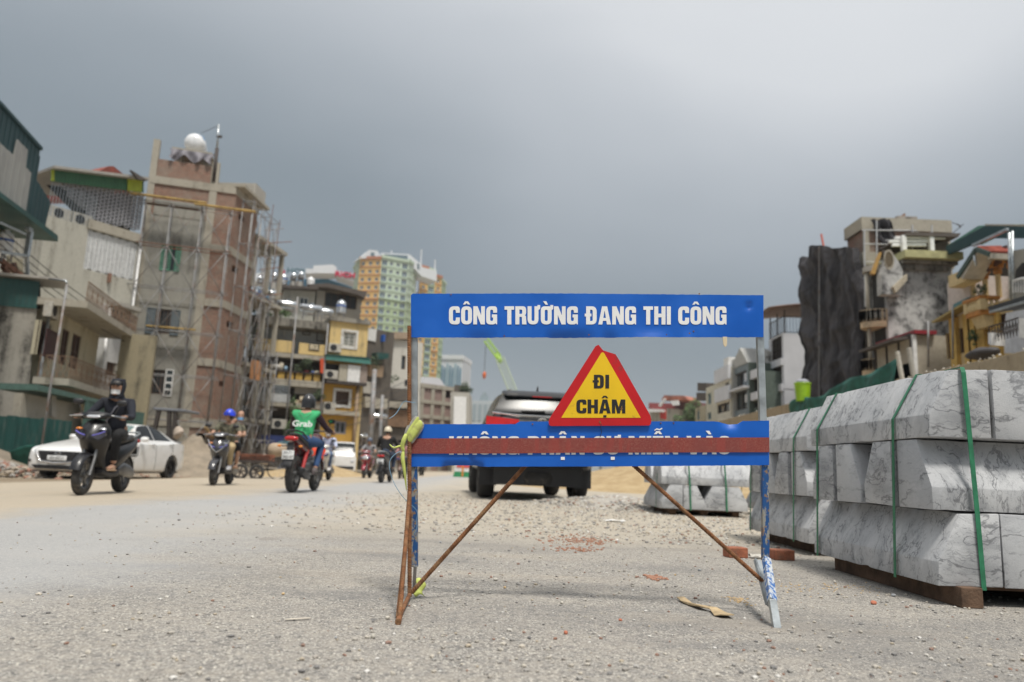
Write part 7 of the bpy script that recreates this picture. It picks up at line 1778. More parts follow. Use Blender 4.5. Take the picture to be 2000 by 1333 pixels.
M_CGL = glass_mat('tinted_car_glass', (.008, .010, .012), .2)
M_CGL.node_tree.nodes['Principled BSDF'].inputs['Specular IOR Level'].default_value = .18
def catm(P, t):
 n = len(P) - 1; t = min(max(t, 0), n - 1e-6); i = int(t); f = t - i
 a, b_, c_, d = P[max(i - 1, 0)], P[i], P[i + 1], P[min(i + 2, n)]
 return tuple(.5 * (2 * b_[k] + (c_[k] - a[k]) * f + (2 * a[k] - 5 * b_[k] + 4 * c_[k] - d[k]) * f * f + (3 * b_[k] - a[k] - 3 * c_[k] + d[k]) * f ** 3) for k in range(len(b_)))
def loft(b, secs, n=16, pw=2.6, sub=4):
 R = []; N = (len(secs) - 1) * sub
 for i in range(N + 1):
  x, yc, zc, w, h = catm(secs, i / sub); w, h = max(w, .002), max(h, .002)
  R.append([(x, yc + w * math.copysign(abs(cos(a)) ** (2 / pw), cos(a)), zc + h * math.copysign(abs(sin(a)) ** (2 / pw), sin(a))) for a in [2 * pi * k / n for k in range(n)]])
 return b.rings(R)
def part(b, name, m, parent, label=None, **kw):
 kw.setdefault('smooth', 45); o = b.build(name, m, parent, **kw)
 if label: o['label'] = label
 return o
def wheel(parent, x, y, r, w, rimm, spokes=5, rim=.68, name='wheel'):
 c = Vector((x, y, r)); b = MB().lathe([(r * .16, -w * .45), (r * .16, w * .45)], 12, c, 'y')
 for k in range(spokes):
  a = 2 * pi * k / spokes + .3; d = Vector((cos(a), 0, sin(a)))
  b.bar(c + d * r * .12, c + d * r * rim, r * .15, w * .35, up=(0, 1, 0))
 for s_ in (1,):
  b.lathe([(r * rim * .93, -w * .36), (r * rim, -w * .40), (r * rim, w * .40), (r * rim * .93, w * .36), (r * rim * .93, -w * .36)], 28, c, 'y', cap=False)
 wl_ = part(b, name, rimm, parent, fix=True)
 pf_ = [(r * rim * .97, -w * .42), (r * .84, -w * .5), (r * .95, -w * .42), (r, -w * .2), (r, w * .2), (r * .95, w * .42), (r * .84, w * .5), (r * rim * .97, w * .42)]
 part(MB().lathe(pf_ + pf_[:1], 36, c, 'y', cap=False), 'tyre', M_RUBBER, wl_, fix=True)
 return wl_
def fender(parent, x, r, w, a0, a1, m, name='mudguard'):
 R = []
 for k in range(13):
  a = a0 + (a1 - a0) * k / 12; cx, cz = x + cos(a) * r, r * .88 + sin(a) * r
  ring = []
  for j in range(7):
   t = pi * j / 6; yy = cos(t) * w; rr_ = r - .035 * (1 - sin(t)); ring.append((x + cos(a) * rr_, yy, r * .85 + sin(a) * rr_))
  for j in range(6, -1, -1):
   t = pi * j / 6; yy = cos(t) * (w - .006); rr_ = r - .008 - .035 * (1 - sin(t)); ring.append((x + cos(a) * rr_, yy, r * .85 + sin(a) * rr_))
  R.append(ring)
 return part(MB().rings(R), name, m, parent)
def plate(parent, p, text, w=.19, h=.14, back=True, two=True):
 x, y, z = p; sx = -1 if back else 1
 pl_ = part(MB().box(x - .003, x + .003, y - w / 2, y + w / 2, z - h / 2, z + h / 2), 'number_plate', M_PLATE, parent, bevel=.002)
 for i, t in enumerate(text):
  zc = z + (h * .24 * (1 if i == 0 else -1) if len(text) > 1 else 0)
  label_text(t, h * (.42 if len(text) > 1 else .72), basis((x + sx * .0045, y, zc), (0, sx, 0), (0, 0, 1)), 'plate_digits', M_INK, pl_, thick=.0008, xs=1.0)
 return pl_
def scooter(label, paint, kind='scooter', trim=None, plate_t=('29-E1', '506.18'), lights=(.35, .32, .6)):
 t = thing('scooter' if kind != 'motorbike' else 'motorbike', label, 'scooter' if kind != 'motorbike' else 'motorbike')
 trim = trim or M_BLACK; fr, rr_ = (.255, .255) if kind == 'scooter' else (.295, .30); xf, xr = .66, -.62
 wheel(t, xf, 0, fr, .095, M_ALLOY, 5); wheel(t, xr, 0, rr_, .12, M_ALLOY, 5)
 fender(t, xf, fr + .045, .075, .25, 2.6, paint, 'front_mudguard')
 for s_ in (-1, 1): part(MB().tube([(xf, s_ * .075, fr), (xf - .10, s_ * .075, .50), (xf - .15, s_ * .07, .66)], [.026, .024, .02], 8), 'fork', M_ALLOY, t)
 if kind == 'scooter':
  R = []
  for z, hw, xf_, xb in ((1.00, .075, .52, .42), (.96, .14, .56, .40), (.88, .20, .62, .40), (.78, .205, .67, .40), (.70, .195, .675, .39), (.60, .17, .60, .38), (.50, .135, .50, .36), (.38, .15, .44, .33), (.28, .17, .38, .28), (.24, .16, .34, .26)):
   R.append([(xb, hw * .9, z), (xb + .03, hw, z), ((xb + xf_) / 2 + .02, hw * .85, z), (xf_ - .03, hw * .38, z), (xf_, 0, z), (xf_ - .03, -hw * .38, z), ((xb + xf_) / 2 + .02, -hw * .85, z), (xb + .03, -hw, z), (xb, -hw * .9, z)])
  subsurf(part(MB().rings(R), 'front_apron', paint, t, smooth=True), 2)
  for s_ in (-1, 1):
   part(MB().prism([(.625, s_ * .03, .76), (.60, s_ * .14, .80), (.565, s_ * .19, .83), (.565, s_ * .19, .78), (.60, s_ * .12, .72)], (.045, 0, 0)), 'headlight', mat('smoked_lens', (.04, .04, .06), .08, coat=.6), t, smooth=False)
   part(MB().tube([(.66, s_ * .045, .775), (.648, s_ * .12, .80), (.615, s_ * .185, .835)], .009, 6), 'light_strip', mat('lit_blue_strip', (.14, .13, .50), .3), t)
   part(MB().ell((.60, s_ * .15, .865), (.03, .045, .018), 10, 6), 'indicator', M_AMBER if s_ < 0 else M_LENS, t)
  part(loft(MB(), [(.60, 0, 1.03, .01, .01), (.575, 0, 1.03, .10, .035), (.52, 0, 1.045, .16, .05), (.44, 0, 1.05, .17, .05), (.38, 0, 1.04, .13, .03), (.36, 0, 1.04, .02, .01)]), 'handlebar_cowl', paint, t)
  part(loft(MB(), [(.612, 0, 1.02, .01, .01), (.60, 0, 1.025, .07, .018), (.585, 0, 1.03, .09, .02), (.57, 0, 1.03, .05, .01)]), 'position_lamp', M_LENS, t)
  part(loft(MB(), [(.42, 0, .31, .14, .03), (.3, 0, .28, .16, .04), (.1, 0, .27, .17, .045), (-.08, 0, .29, .17, .06), (-.15, 0, .33, .12, .05)], pw=4), 'floorboard', trim, t)
  part(loft(MB(), [(.02, 0, .46, .05, .14), (-.02, 0, .47, .13, .19), (-.2, 0, .53, .175, .17), (-.45, 0, .62, .18, .12), (-.70, 0, .70, .14, .085), (-.88, 0, .76, .08, .045), (-.97, 0, .79, .02, .012)]), 'rear_body', paint, t)
  part(loft(MB(), [(.07, 0, .70, .05, .03), (.02, 0, .72, .11, .045), (-.2, 0, .735, .145, .045), (-.42, 0, .765, .14, .045), (-.65, 0, .80, .12, .04), (-.78, 0, .81, .06, .02)], pw=3), 'seat', M_SEAT, t)
  part(loft(MB(), [(-.98, 0, .76, .01, .01), (-.95, 0, .755, .09, .03), (-.90, 0, .755, .11, .035), (-.85, 0, .75, .08, .02)]), 'tail_light', M_TAILR, t)
  part(MB().tube([(-.5, .15, .80), (-.75, .14, .86), (-.9, .08, .88), (-.9, -.08, .88), (-.75, -.14, .86), (-.5, -.15, .80)], .013, 8), 'grab_rail', M_GALV, t)
  part(loft(MB(), [(-.15, .10, .33, .03, .03), (-.25, .12, .33, .05, .10), (-.45, .13, .31, .05, .09), (-.62, .13, .28, .045, .07), (-.70, .13, .28, .02, .03)], pw=3), 'engine_case', M_ALLOY, t)
  fender(t, xr, rr_ + .05, .07, 1.2, 2.9, trim, 'rear_mudguard'); px_, pz_ = -.955, .60
  part(MB().bar((-.88, 0, .74), (-.98, 0, .52), .12, .02), 'plate_holder', trim, t)
 else:
  part(loft(MB(), [(.52, 0, .80, .03, .03), (.45, 0, .84, .11, .09), (.3, 0, .86, .15, .11), (.1, 0, .84, .14, .10), (-.02, 0, .78, .08, .05)]), 'fuel_tank', paint, t)
  part(loft(MB(), [(-.0, 0, .74, .10, .03), (-.2, 0, .76, .13, .05), (-.45, 0, .83, .12, .045), (-.75, 0, .92, .09, .035), (-.86, 0, .93, .03, .015)], pw=3), 'seat', M_SEAT, t)
  part(loft(MB(), [(.1, 0, .66, .10, .06), (-.2, 0, .66, .13, .07), (-.5, 0, .75, .115, .06), (-.8, 0, .85, .075, .045), (-.93, 0, .88, .03, .015)]), 'rear_body', paint, t)
  part(loft(MB(), [(.42, 0, .5, .06, .06), (.3, 0, .46, .14, .13), (.05, 0, .40, .14, .14), (-.15, 0, .40, .12, .12), (-.25, 0, .42, .05, .05)], pw=3), 'engine', M_ALLOY, t)
  part(MB().bar((.2, 0, .68), (-.2, 0, .55), .1, .08), 'frame', M_BLACK, t)
  for s_ in (-1, 1): part(MB().bar((-.05, s_ * .09, .34), (xr, s_ * .09, rr_), .04, .05), 'swing_arm', M_BLACK, t); part(MB().tube([(-.3, s_ * .10, .70), (-.48, s_ * .10, .38)], [.035, .03], 8), 'shock_absorber', mat('red_spring', (.4, .02, .02), .5), t)
  part(loft(MB(), [(-.955, 0, .86, .02, .01), (-.93, 0, .86, .095, .035), (-.87, 0, .865, .11, .04), (-.80, 0, .87, .08, .02)]), 'tail_light', M_TAILR, t)
  part(MB().tube([(-.45, .13, .88), (-.75, .13, .97), (-.92, .07, .99), (-.92, -.07, .99), (-.75, -.13, .97), (-.45, -.13, .88)], .015, 8), 'grab_rail', M_BLACK, t)
  part(loft(MB(), [(.62, 0, .86, .02, .02), (.58, 0, .88, .11, .10), (.50, 0, .90, .12, .11), (.42, 0, .90, .06, .05)]), 'headlight_cowl', paint, t)
  part(loft(MB(), [(-.9, 0, .70, .02, .01), (-.92, 0, .62, .085, .04), (-.98, 0, .50, .08, .03), (-1.02, 0, .42, .065, .02)], pw=3), 'rear_mudguard', M_BLACK, t); px_, pz_ = -1.0, .60
  part(MB().bar((-.88, 0, .80), (-.97, 0, .55), .10, .02), 'plate_holder', M_BLACK, t)
  for s_ in (-1, 1): part(MB().ell((-.93, s_ * .17, .74), (.03, .035, .02), 8, 6), 'indicator', M_AMBER, t); part(MB().tube([(-.90, 0, .74), (-.93, s_ * .16, .74)], .009, 6), 'indicator_stalk', M_BLACK, t)
  part(MB().tube([(-.1, .2, .33), (-.02, .28, .33)], .02, 6), 'foot_peg', M_RUBBER, t); part(MB().tube([(-.1, -.2, .33), (-.02, -.28, .33)], .02, 6), 'foot_peg', M_RUBBER, t)
 plate(t, (px_, 0, pz_), plate_t)
 part(loft(MB(), [(-.15, -.13, .24, .015, .015), (-.3, -.15, .25, .04, .045), (-.6, -.17, .30, .06, .065), (-.82, -.18, .36, .055, .06), (-.86, -.18, .37, .03, .03)]), 'exhaust', M_BLACK, t)
 part(MB().tube([(.40, .31, 1.03), (.43, .20, 1.05), (.47, 0, 1.05), (.43, -.20, 1.05), (.40, -.31, 1.03)], .014, 8), 'handlebar', M_ALLOY, t)
 for s_ in (-1, 1):
  part(MB().tube([(.40, s_ * .23, 1.04), (.385, s_ * .345, 1.03)], .021, 8), 'grip', M_RUBBER, t)
  part(MB().tube([(.44, s_ * .20, 1.05), (.46, s_ * .27, 1.045), (.45, s_ * .36, 1.035)], .008, 6), 'brake_lever', M_CHROME, t)
  part(MB().tube([(.43, s_ * .20, 1.06), (.45, s_ * .24, 1.15), (.44, s_ * .27, 1.20)], .007, 6), 'mirror_stem', M_BLACK, t)
  mo = part(loft(MB(), [(.47, s_ * .28, 1.23, .01, .01), (.455, s_ * .28, 1.23, .06, .038), (.43, s_ * .28, 1.23, .065, .04)]), 'mirror', M_BLACK, t)
  part(MB().prism([(.4285, s_ * .28 + .05 * cos(k * pi / 6), 1.23 + .03 * sin(k * pi / 6)) for k in range(12)], (-.002, 0, 0)), 'mirror_glass', M_CHROME, mo)
 part(MB().tube([(-.25, .14, .28), (-.2, .19, .10)], .01, 6), 'side_stand', M_BLACK, t)
 return t
# people
def skin(name, V, E, R, m, parent, lv=2):
 me = bpy.data.meshes.new(name); me.from_pydata([Vector(v) for v in V], E, []); o = bpy.data.objects.new(name, me); COL.objects.link(o)
 sk = o.modifiers.new('k', 'SKIN'); sk.use_smooth_shade = True
 for i, r in enumerate(R):
  d = me.skin_vertices[0].data[i]; d.radius = r if isinstance(r, tuple) else (r, r); d.use_root = (i == 0)
 sb = o.modifiers.new('s', 'SUBSURF'); sb.levels = lv; sb.render_levels = lv
 apply_mods(o); o.data.materials.clear(); o.data.materials.append(m); o.data.polygons.foreach_set('use_smooth', [True] * len(o.data.polygons)); o.parent = parent; o.name = name
 return o
def chain(V, E, R, pts, start=None):
 prev = start
 for p_, r in pts:
  V.append(Vector(p_)); R.append(r); k = len(V) - 1
  if prev is not None: E.append((prev, k))
  prev = k
 return prev
SKIN_ = mat('skin', (.42, .24, .16), .55, var=.06)
def person(label, pose, top, trousers, shoe, hat=None, mask=None, hair=True, sleeves='long', hood=False, vest=None, bag=None, scale=1.0, group=None, barefoot=False, top_name='jacket', tw=1.0, extra=None):
 t = thing('person', label, 'person', group=group); J = {k: Vector(v) for k, v in pose.items()}
 mm = lambda p_: Vector((p_.x, -p_.y, p_.z))
 g_ = lambda k, s_: (J[k + ('L' if s_ > 0 else 'R')] if k + 'L' in J else (J[k] if s_ > 0 else mm(J[k])))
 hip, chest, neck, head = J['hip'], J['chest'], J['neck'], J['head']
 def torso(V, E, R, k, arms, legs, cut_arm=None, cut_leg=None, up=True):
  V.append(hip); R.append((.145 * k * tw, .12 * k * tw)); a = 0
  if arms or up:
   b_ = chain(V, E, R, [(hip.lerp(chest, .45), (.135 * k * tw, .115 * k)), (chest, (.155 * k * tw, .12 * k)), (chest.lerp(neck, .55), (.12 * k, .09 * k))], 0)
   ch_i = b_ - 1
   if up: chain(V, E, R, [(neck, (.058 * k, .058 * k)), (neck.lerp(head, .5), (.052 * k, .052 * k))], b_)
  if arms:
   for s_ in (1, -1):
    sh, el, ha = g_('sh', s_), g_('el', s_), g_('ha', s_); pts = [(sh, .072 * k)]
    fr = cut_arm if cut_arm is not None else 2.0
    if fr >= 1: pts += [(sh.lerp(el, .5), .056 * k), (el, .047 * k)]
    else: pts += [(sh.lerp(el, fr), .058 * k)]
    if fr >= 2: pts += [(el.lerp(ha, .5), .042 * k), (el.lerp(ha, .9), .032 * k)]
    chain(V, E, R, pts, b_)
  if legs and not arms: chain(V, E, R, [(hip + Vector((.0, 0, .06)), (.138 * k * tw, .115 * k)), (hip.lerp(chest, .3), (.125 * k * tw, .108 * k))], 0)
  if legs:
   for s_ in (1, -1):
    kn, an = g_('kn', s_), g_('an', s_); h2 = hip + Vector((.02, s_ * .095, -.02)); pts = [(h2, .11 * k), (h2.lerp(kn, .5), .088 * k), (kn, .068 * k)]
    pts += [(kn.lerp(an, .4), .06 * k), (kn.lerp(an, .92 if cut_leg is None else cut_leg), .047 * k)]
    if cut_leg is None: pts += [(an, .042 * k)]
    chain(V, E, R, pts, 0)
 V, E, R = [], [], []; torso(V, E, R, .88, True, True)
 for s_ in (1, -1):
  pass
 body_ = skin('body', V, E, R, SKIN_, t, 1)
 b = MB(); hr = Matrix.Rotation(J.get('turn', Vector((0, 0, 0))).x, 3, 'Z')
 prof = [(-.115, .035, .02), (-.10, .055, .012), (-.07, .066, .004), (-.03, .074, 0), (.02, .079, -.003), (.07, .074, -.008), (.10, .055, -.012), (.118, .02, -.015)]
 Rg = []
 for z, r, dx in prof:
  ring = []
  for j in range(20):
   a = 2 * pi * j / 20; x = cos(a) * r * 1.18 + dx; y = sin(a) * r
   if abs(a) < .17 or abs(a - 2 * pi) < .17:
    x += {-.03: .024, .02: .008}.get(z, 0)                       # nose
   if z == .02 and .15 < min(a, 2 * pi - a) < .7: x -= .010         # eye sockets
   if z == -.07 and min(a, 2 * pi - a) < .35: x += .006             # lips
   ring.append(head + hr @ Vector((x, y, z)))
  Rg.append(ring)
 b.rings(Rg)
 for s_ in (-1, 1): b.ell(head + hr @ Vector((-.005, s_ * .078, -.005)), (.018, .010, .030), 8, 6)
 for s_ in (1, -1):
  el, ha = g_('el', s_), g_('ha', s_); d = (ha - el).normalized(); n0 = len(b.v)
  side = Vector((0, 1, 0)) * s_; dn = Vector((0, 0, -1)); fwd = Vector((1, 0, 0))
  b.rings([[ha + d * a_ + (side * cos(q) * w_ + Vector((0, 0, 1)) * sin(q) * h_) for q in [2 * pi * k / 8 for k in range(8)]] for a_, w_, h_ in ((-.07, .026, .022), (-.03, .034, .02), (.0, .042, .018), (.03, .040, .015))])
  for f_ in range(4):
   base = ha + d * .03 + side * (.03 - .02 * f_) ; L_ = (.030, .036, .033, .026)[f_]
   b.tube([base, base + fwd * L_ + dn * .006, base + fwd * (L_ + .006) + dn * (L_ + .004), base + fwd * .008 + dn * (L_ + .018)], [.0095, .009, .0085, .007], 6)
  tb_ = ha - d * .01 - side * .038; b.tube([tb_, tb_ + dn * .022 + fwd * .012, tb_ + dn * .036 + fwd * .034], [.011, .0095, .008], 6)
  an = g_('an', s_); b.rings([[an + Vector((x_, cos(q) * w_, -.045 + dz_ + sin(q) * h_)) for q in [2 * pi * k / 8 for k in range(8)]] for x_, w_, h_, dz_ in ((-.06, .02, .02, 0), (-.04, .033, .03, .0), (.02, .036, .035, .005), (.09, .042, .024, -.008), (.15, .040, .014, -.014), (.17, .02, .008, -.016))])
 bm = bmesh.new(); bm.from_mesh(body_.data); me2 = b.mesh('tmp'); bm.from_mesh(me2); bm.to_mesh(body_.data); bm.free()
 body_.data.polygons.foreach_set('use_smooth', [True] * len(body_.data.polygons))
 eb = MB(); ey = MB()
 for s_ in (-1, 1):
  ey.ell(head + hr @ Vector((.076, s_ * .028, .012)), (.008, .011, .006), 8, 6); eb.tube([head + hr @ Vector((.083, s_ * .014, .030)), head + hr @ Vector((.080, s_ * .032, .034)), head + hr @ Vector((.070, s_ * .046, .028))], .0035, 5)
 M_HAIR = mat('black_hair', (.02, .017, .015), .6)
 part(ey, 'eyes', mat('dark_eyes', (.03, .02, .02), .2), t)['kind'] = 'stuff'; part(eb, 'eyebrows', M_HAIR, t)['kind'] = 'stuff'
 if hair and not hood:
  Rg = []
  for z, r, dx in prof[2:]:
   Rg.append([head + hr @ Vector((cos(a) * (r + .009) * 1.18 + dx, sin(a) * (r + .009), z + .006)) for a in [2 * pi * j / 20 for j in range(3, 18)]])
  part(MB().rings(Rg, cap=False, closed=False), 'hair', M_HAIR, t, fix=False)
 V, E, R = [], [], []; torso(V, E, R, 1.07, True, False, cut_arm=(2.0 if sleeves == 'long' else .75), up=False)
 jk = skin(top_name, V, E, R, top, t, 2)
 V, E, R = [], [], []; torso(V, E, R, 1.06, False, True, cut_leg=(.95 if not J.get('short') else .25), up=False)
 V2 = V; skin('trousers' if not J.get('short') else 'shorts', V, E, R, trousers, t, 2)
 M_ = M_HAIR
 for s_ in (1, -1):
  an = g_('an', s_)
  if barefoot:
   so = part(loft(MB(), [(an.x - .085, an.y, an.z - .083, .03, .012), (an.x - .04, an.y, an.z - .083, .042, .014), (an.x + .05, an.y, an.z - .083, .046, .012), (an.x + .14, an.y, an.z - .083, .05, .011), (an.x + .19, an.y, an.z - .083, .02, .008)]), 'sandal', shoe, t)
   part(MB().tube([(an.x + .08, an.y - .047, an.z - .075), (an.x + .07, an.y - .02, an.z - .035), (an.x + .07, an.y + .02, an.z - .035), (an.x + .08, an.y + .047, an.z - .075)], .013, 6), 'strap', shoe, so)
  else: part(loft(MB(), [(an.x - .085, an.y, an.z - .05, .025, .03), (an.x - .06, an.y, an.z - .035, .043, .055), (an.x + .0, an.y, an.z - .03, .047, .06), (an.x + .09, an.y, an.z - .055, .050, .036), (an.x + .17, an.y, an.z - .068, .043, .022), (an.x + .20, an.y, an.z - .075, .015, .01)], pw=2.6), 'shoe', shoe, t)
 if hood:
  Rg = []
  for z, r, dx in [(-.15, .085, -.01), (-.11, .088, .0)] + prof[2:]:
   rr_ = max(r, .06) + (.024 if z > -.1 else .01)
   Rg.append([head + hr @ Vector((cos(a) * rr_ * 1.2 + dx - .012, sin(a) * rr_, z * 1.1 + .004)) for a in [2 * pi * j / 24 for j in (range(4, 21) if z > -.08 else [3] + list(range(4, 21)))][:17]])
  o = part(MB().rings(Rg, cap=False, closed=False), 'hood', top, t, fix=False); md = o.modifiers.new('t', 'SOLIDIFY'); md.thickness = .012
  part(MB().ell(head + Vector((-.03, 0, .105)), (.10, .085, .035), 14, 8), 'hood_top', top, t)
  part(MB().rings([[neck + (head - neck) * f_ + Vector((cos(a) * r_ * 1.15, sin(a) * r_, 0)) for a in [2 * pi * j / 16 for j in range(16)]] for f_, r_ in ((-.15, .12), (.1, .10), (.35, .088), (.52, .082))], cap=False), 'collar', top, t, fix=False)
 if mask:
  part(MB().grid(lambda u, v: head + hr @ Vector((.094 + .012 * sin(pi * u) - .10 * (u - .5) ** 2 * 1.9 + .004, (u - .5) * .125, -.09 + .062 * v)), 10, 6), 'face_mask', mask, t, fix=False)
 if hat == 'cap':
  part(MB().ell(head + Vector((.0, 0, .06)), (.098, .085, .06), 16, 8), 'cap', M_BLKP, t); part(MB().grid(lambda u, v: head + Vector((.07 + .085 * v * (1 - (2 * u - 1) ** 2 * .5), (u - .5) * .14, .058 - .012 * v - .02 * (2 * u - 1) ** 2)), 8, 5), 'cap_peak', M_BLKP, t, fix=False)
 elif hat:
  hm, full = hat; b = MB(); Rg = []
  lo_ = -.09 if full else .005
  for k in range(9):
   z = lo_ + (.155 - lo_) * sin(k / 8 * pi / 2); q = max(0.02, 1 - max(0, (z - .01) / .148) ** 2); r_ = .118 * sqrt(q)
   Rg.append([head + hr @ Vector((-.008 + cos(a) * r_ * 1.16, sin(a) * r_, z + (.0 if not full else 0))) for a in [2 * pi * j / 22 for j in range(22)]])
  hl = part(b.rings(Rg), 'helmet', hm, t)
  if not full:
   part(MB().tube([head + hr @ Vector((-.0, .112, .01)), head + hr @ Vector((.01, .075, -.09)), head + hr @ Vector((.02, 0, -.13)), head + hr @ Vector((.01, -.075, -.09)), head + hr @ Vector((0, -.112, .01))], .006, 6), 'chin_strap', M_BLACK, t)
   part(MB().grid(lambda u, v: head + hr @ Vector((.10 + .045 * v * (1 - (2 * u - 1) ** 2 * .6), (u - .5) * .15, .03 - .012 * v - .01 * (2 * u - 1) ** 2)), 8, 4), 'helmet_peak', hm, t, fix=False)
 if vest:
  V, E, R = [], [], []; torso(V, E, R, 1.16, True, False, cut_arm=.12, up=False); vs = skin('vest', V, E, R, vest, t, 2)
  n_ = (chest - hip).normalized(); c_ = hip.lerp(chest, .72) + Vector((-.152, 0, .02)); up_ = (chest - hip).normalized()
  label_text('Grab', .145, basis(c_ + Vector((-.012, 0, 0)), (0, -1, 0), up_), 'lettering', M_WHITE, vs, thick=.004, xs=1.15, bold=.003)
  tp_ = neck + Vector((-.09, 0, -.02)); MBp = MB().tube([tp_ + Vector((.0, .13, -.01)), tp_ + Vector((-.075, 0, -.13)), tp_ + Vector((.0, -.13, -.01))], .004, 5); part(MBp, 'piping', mat('grey_piping', (.12, .2, .14), .7), vs)
 if bag == 'strap':
  part(MB().tube([g_('sh', 1) + Vector((0, -.05, .06)), chest + Vector((.13, .03, .02)), hip.lerp(chest, .4) + Vector((.14, -.09, 0)), hip + Vector((.05, -.16, .08))], .011, 6), 'bag_strap', mat('grey_strap', (.12, .12, .14), .7), t)
 elif bag == 'backpack':
  part(loft(MB(), [(chest.x - .30, 0, chest.z - .02, .05, .08), (chest.x - .27, 0, chest.z - .04, .14, .18), (chest.x - .16, 0, chest.z - .04, .15, .19), (chest.x - .12, 0, chest.z, .1, .14)], pw=3), 'backpack', mat('navy_bag', (.02, .03, .07), .7), t)
  for s_ in (-1, 1): part(MB().tube([g_('sh', s_) + Vector((-.08, -s_ * .06, .05)), g_('sh', s_) + Vector((.03, -s_ * .07, .09)), chest + Vector((.13, s_ * .11, .0)), hip.lerp(chest, .5) + Vector((.10, s_ * .14, 0))], .016, 6), 'bag_strap', mat('navy_bag', (.02, .03, .07), .7), t)
 return t
def ride(lean=0.0, foot=.40, kx=.20, hz=.775, hx=-.22, hand=(.375, .295, 1.055), turn=0.0, knee_y=.17, an_x=.10, head_dy=0):
 return dict(hip=(hx, 0, hz + .06), chest=(hx + .04 + lean, 0, hz + .40), neck=(hx + .06 + lean * 1.2, 0, hz + .56), head=(hx + .10 + lean * 1.35, head_dy, hz + .70), shL=(hx + .05 + lean, .185, hz + .50), shR=(hx + .05 + lean, -.185, hz + .50),
    elL=((hx + .05 + lean) * .45 + hand[0] * .5 - .06, .30, hz + .28), elR=((hx + .05 + lean) * .45 + hand[0] * .5 - .06, -.30, hz + .28), haL=(hand[0] - .04, hand[1], hand[2]), haR=(hand[0] - .04, -hand[1], hand[2]),
    knL=(kx, knee_y, hz + .03), knR=(kx, -knee_y, hz + .03), anL=(an_x, knee_y - .02, foot), anR=(an_x, -knee_y + .02, foot), turn=(turn, 0, 0))
def place(objs, x, y, hd, z=None):
 for o in objs:
  o.location = (x, y, (gz(x) + .006) if z is None else z); o.rotation_euler = (0, 0, hd)
  if len(objs) > 1: o.scale = (.95, .95, .95)
DN, UP = -pi / 2, pi / 2
M_NAVY = mat('black_navy_fabric', (.008, .010, .018), .85, var=.3); M_BLKF = mat('black_fabric', (.010, .010, .011), .9, var=.3)
s1 = scooter('glossy black scooter ridden towards the camera, nearest vehicle on the left', M_BLKP)
p1 = person('rider in black hooded jacket and black trousers with white mask and beige sandals', ride(lean=.04, foot=.41, kx=.16, an_x=.13), M_NAVY, M_BLKF, mat('beige_sandal', (.42, .29, .19), .7), hat='cap', mask=mat('white_mask', (.7, .7, .7), .8), hood=True, bag='strap', barefoot=True, tw=1.0)
place([s1, p1], -5.32, 9.95, DN + .12)
M_CAMO = mat('olive_camouflage', (.10, .095, .065), .9, var=.7, scale=14)
s2 = scooter('dark grey scooter with silver nose trim carrying two people', mat('dark_grey_scooter', (.04, .04, .045), .25, coat=.5), plate_t=('30-K2', '718.40'))
part(MB().tube([(.60, .21, .93), (.66, .10, .76), (.675, 0, .68), (.66, -.10, .76), (.60, -.21, .93)], .014, 6), 'nose_trim', M_CHROME, s2)
p2 = person('rider in camouflage shirt, khaki trousers and blue helmet looking sideways', ride(lean=.03, foot=.40, turn=-.55, kx=.18), M_CAMO, mat('khaki_trousers', (.42, .32, .18), .85), mat('white_black_trainer', (.45, .45, .46), .7), hat=(mat('blue_red_helmet', (.02, .05, .55), .25, var=.8, scale=12, coat=.4), False), sleeves='short', top_name='shirt')
ps = ride(lean=-.02, foot=.44, hx=-.50, kx=-.14, an_x=-.18, hz=.80, hand=(-.18, .17, 1.10), turn=.1, knee_y=.24, head_dy=.16)
p3 = person('pillion passenger in black shorts with blue face mask behind the camouflage rider', {**ps, 'short': (1, 0, 0)}, M_CAMO, M_BLKF, mat('tan_sandal', (.4, .27, .17), .7), mask=mat('blue_mask', (.15, .35, .6), .8), sleeves='short', barefoot=True, hair=True, top_name='shirt', tw=.85)
place([s2, p2, p3], -5.78, 15.3, DN + .12)
s3 = scooter('red and black motorbike seen from behind under the green-vest rider', mat('dark_red_paint', (.075, .010, .012), .25, coat=.6), kind='motorbike', plate_t=('29-T1', '362.47'))
p4 = person('rider in green sleeveless vest, dark sleeves, blue jeans and black helmet from behind', ride(lean=.05, foot=.38, kx=.18, hz=.80, hx=-.28, an_x=-.02, hand=(.40, .33, 1.04), knee_y=.20), mat('plum_black_sleeves', (.03, .012, .02), .8), mat('blue_jeans', (.03, .07, .17), .85, var=.3), mat('grey_brown_shoe', (.12, .10, .10), .7), hat=(mat('matt_black_helmet', (.02, .02, .022), .3, coat=.3), True), vest=mat('grab_green_fabric', (.04, .36, .14), .8, var=.15, scale=4, bump=.2, bscale=12), hair=False, tw=1.05)
place([s3, p4], -3.28, 12.2, UP - .02)
s4 = scooter('white scooter with orange-red cloth cover coming past the green-vest rider', mat('cream_white_paint', (.62, .60, .55), .3, coat=.5))
part(loft(MB(), [(.70, -.10, .78, .05, .05), (.62, -.12, .78, .20, .20), (.45, -.14, .80, .25, .24), (.25, -.14, .74, .16, .2), (.15, -.14, .7, .05, .05)]), 'red_cover', mat('orange_red_cover', (.72, .06, .02), .6), s4)
p5 = person('rider in pale blue shirt and jeans with white helmet and backpack', ride(lean=.02), mat('pale_blue_shirt', (.42, .46, .60), .85), mat('light_jeans', (.10, .15, .25), .85), M_WHITE, hat=(M_WHITE, False), mask=mat('white_mask', (.7, .7, .7), .8), bag='backpack', top_name='shirt')
place([s4, p5], -5.42, 22.4, DN + .04)
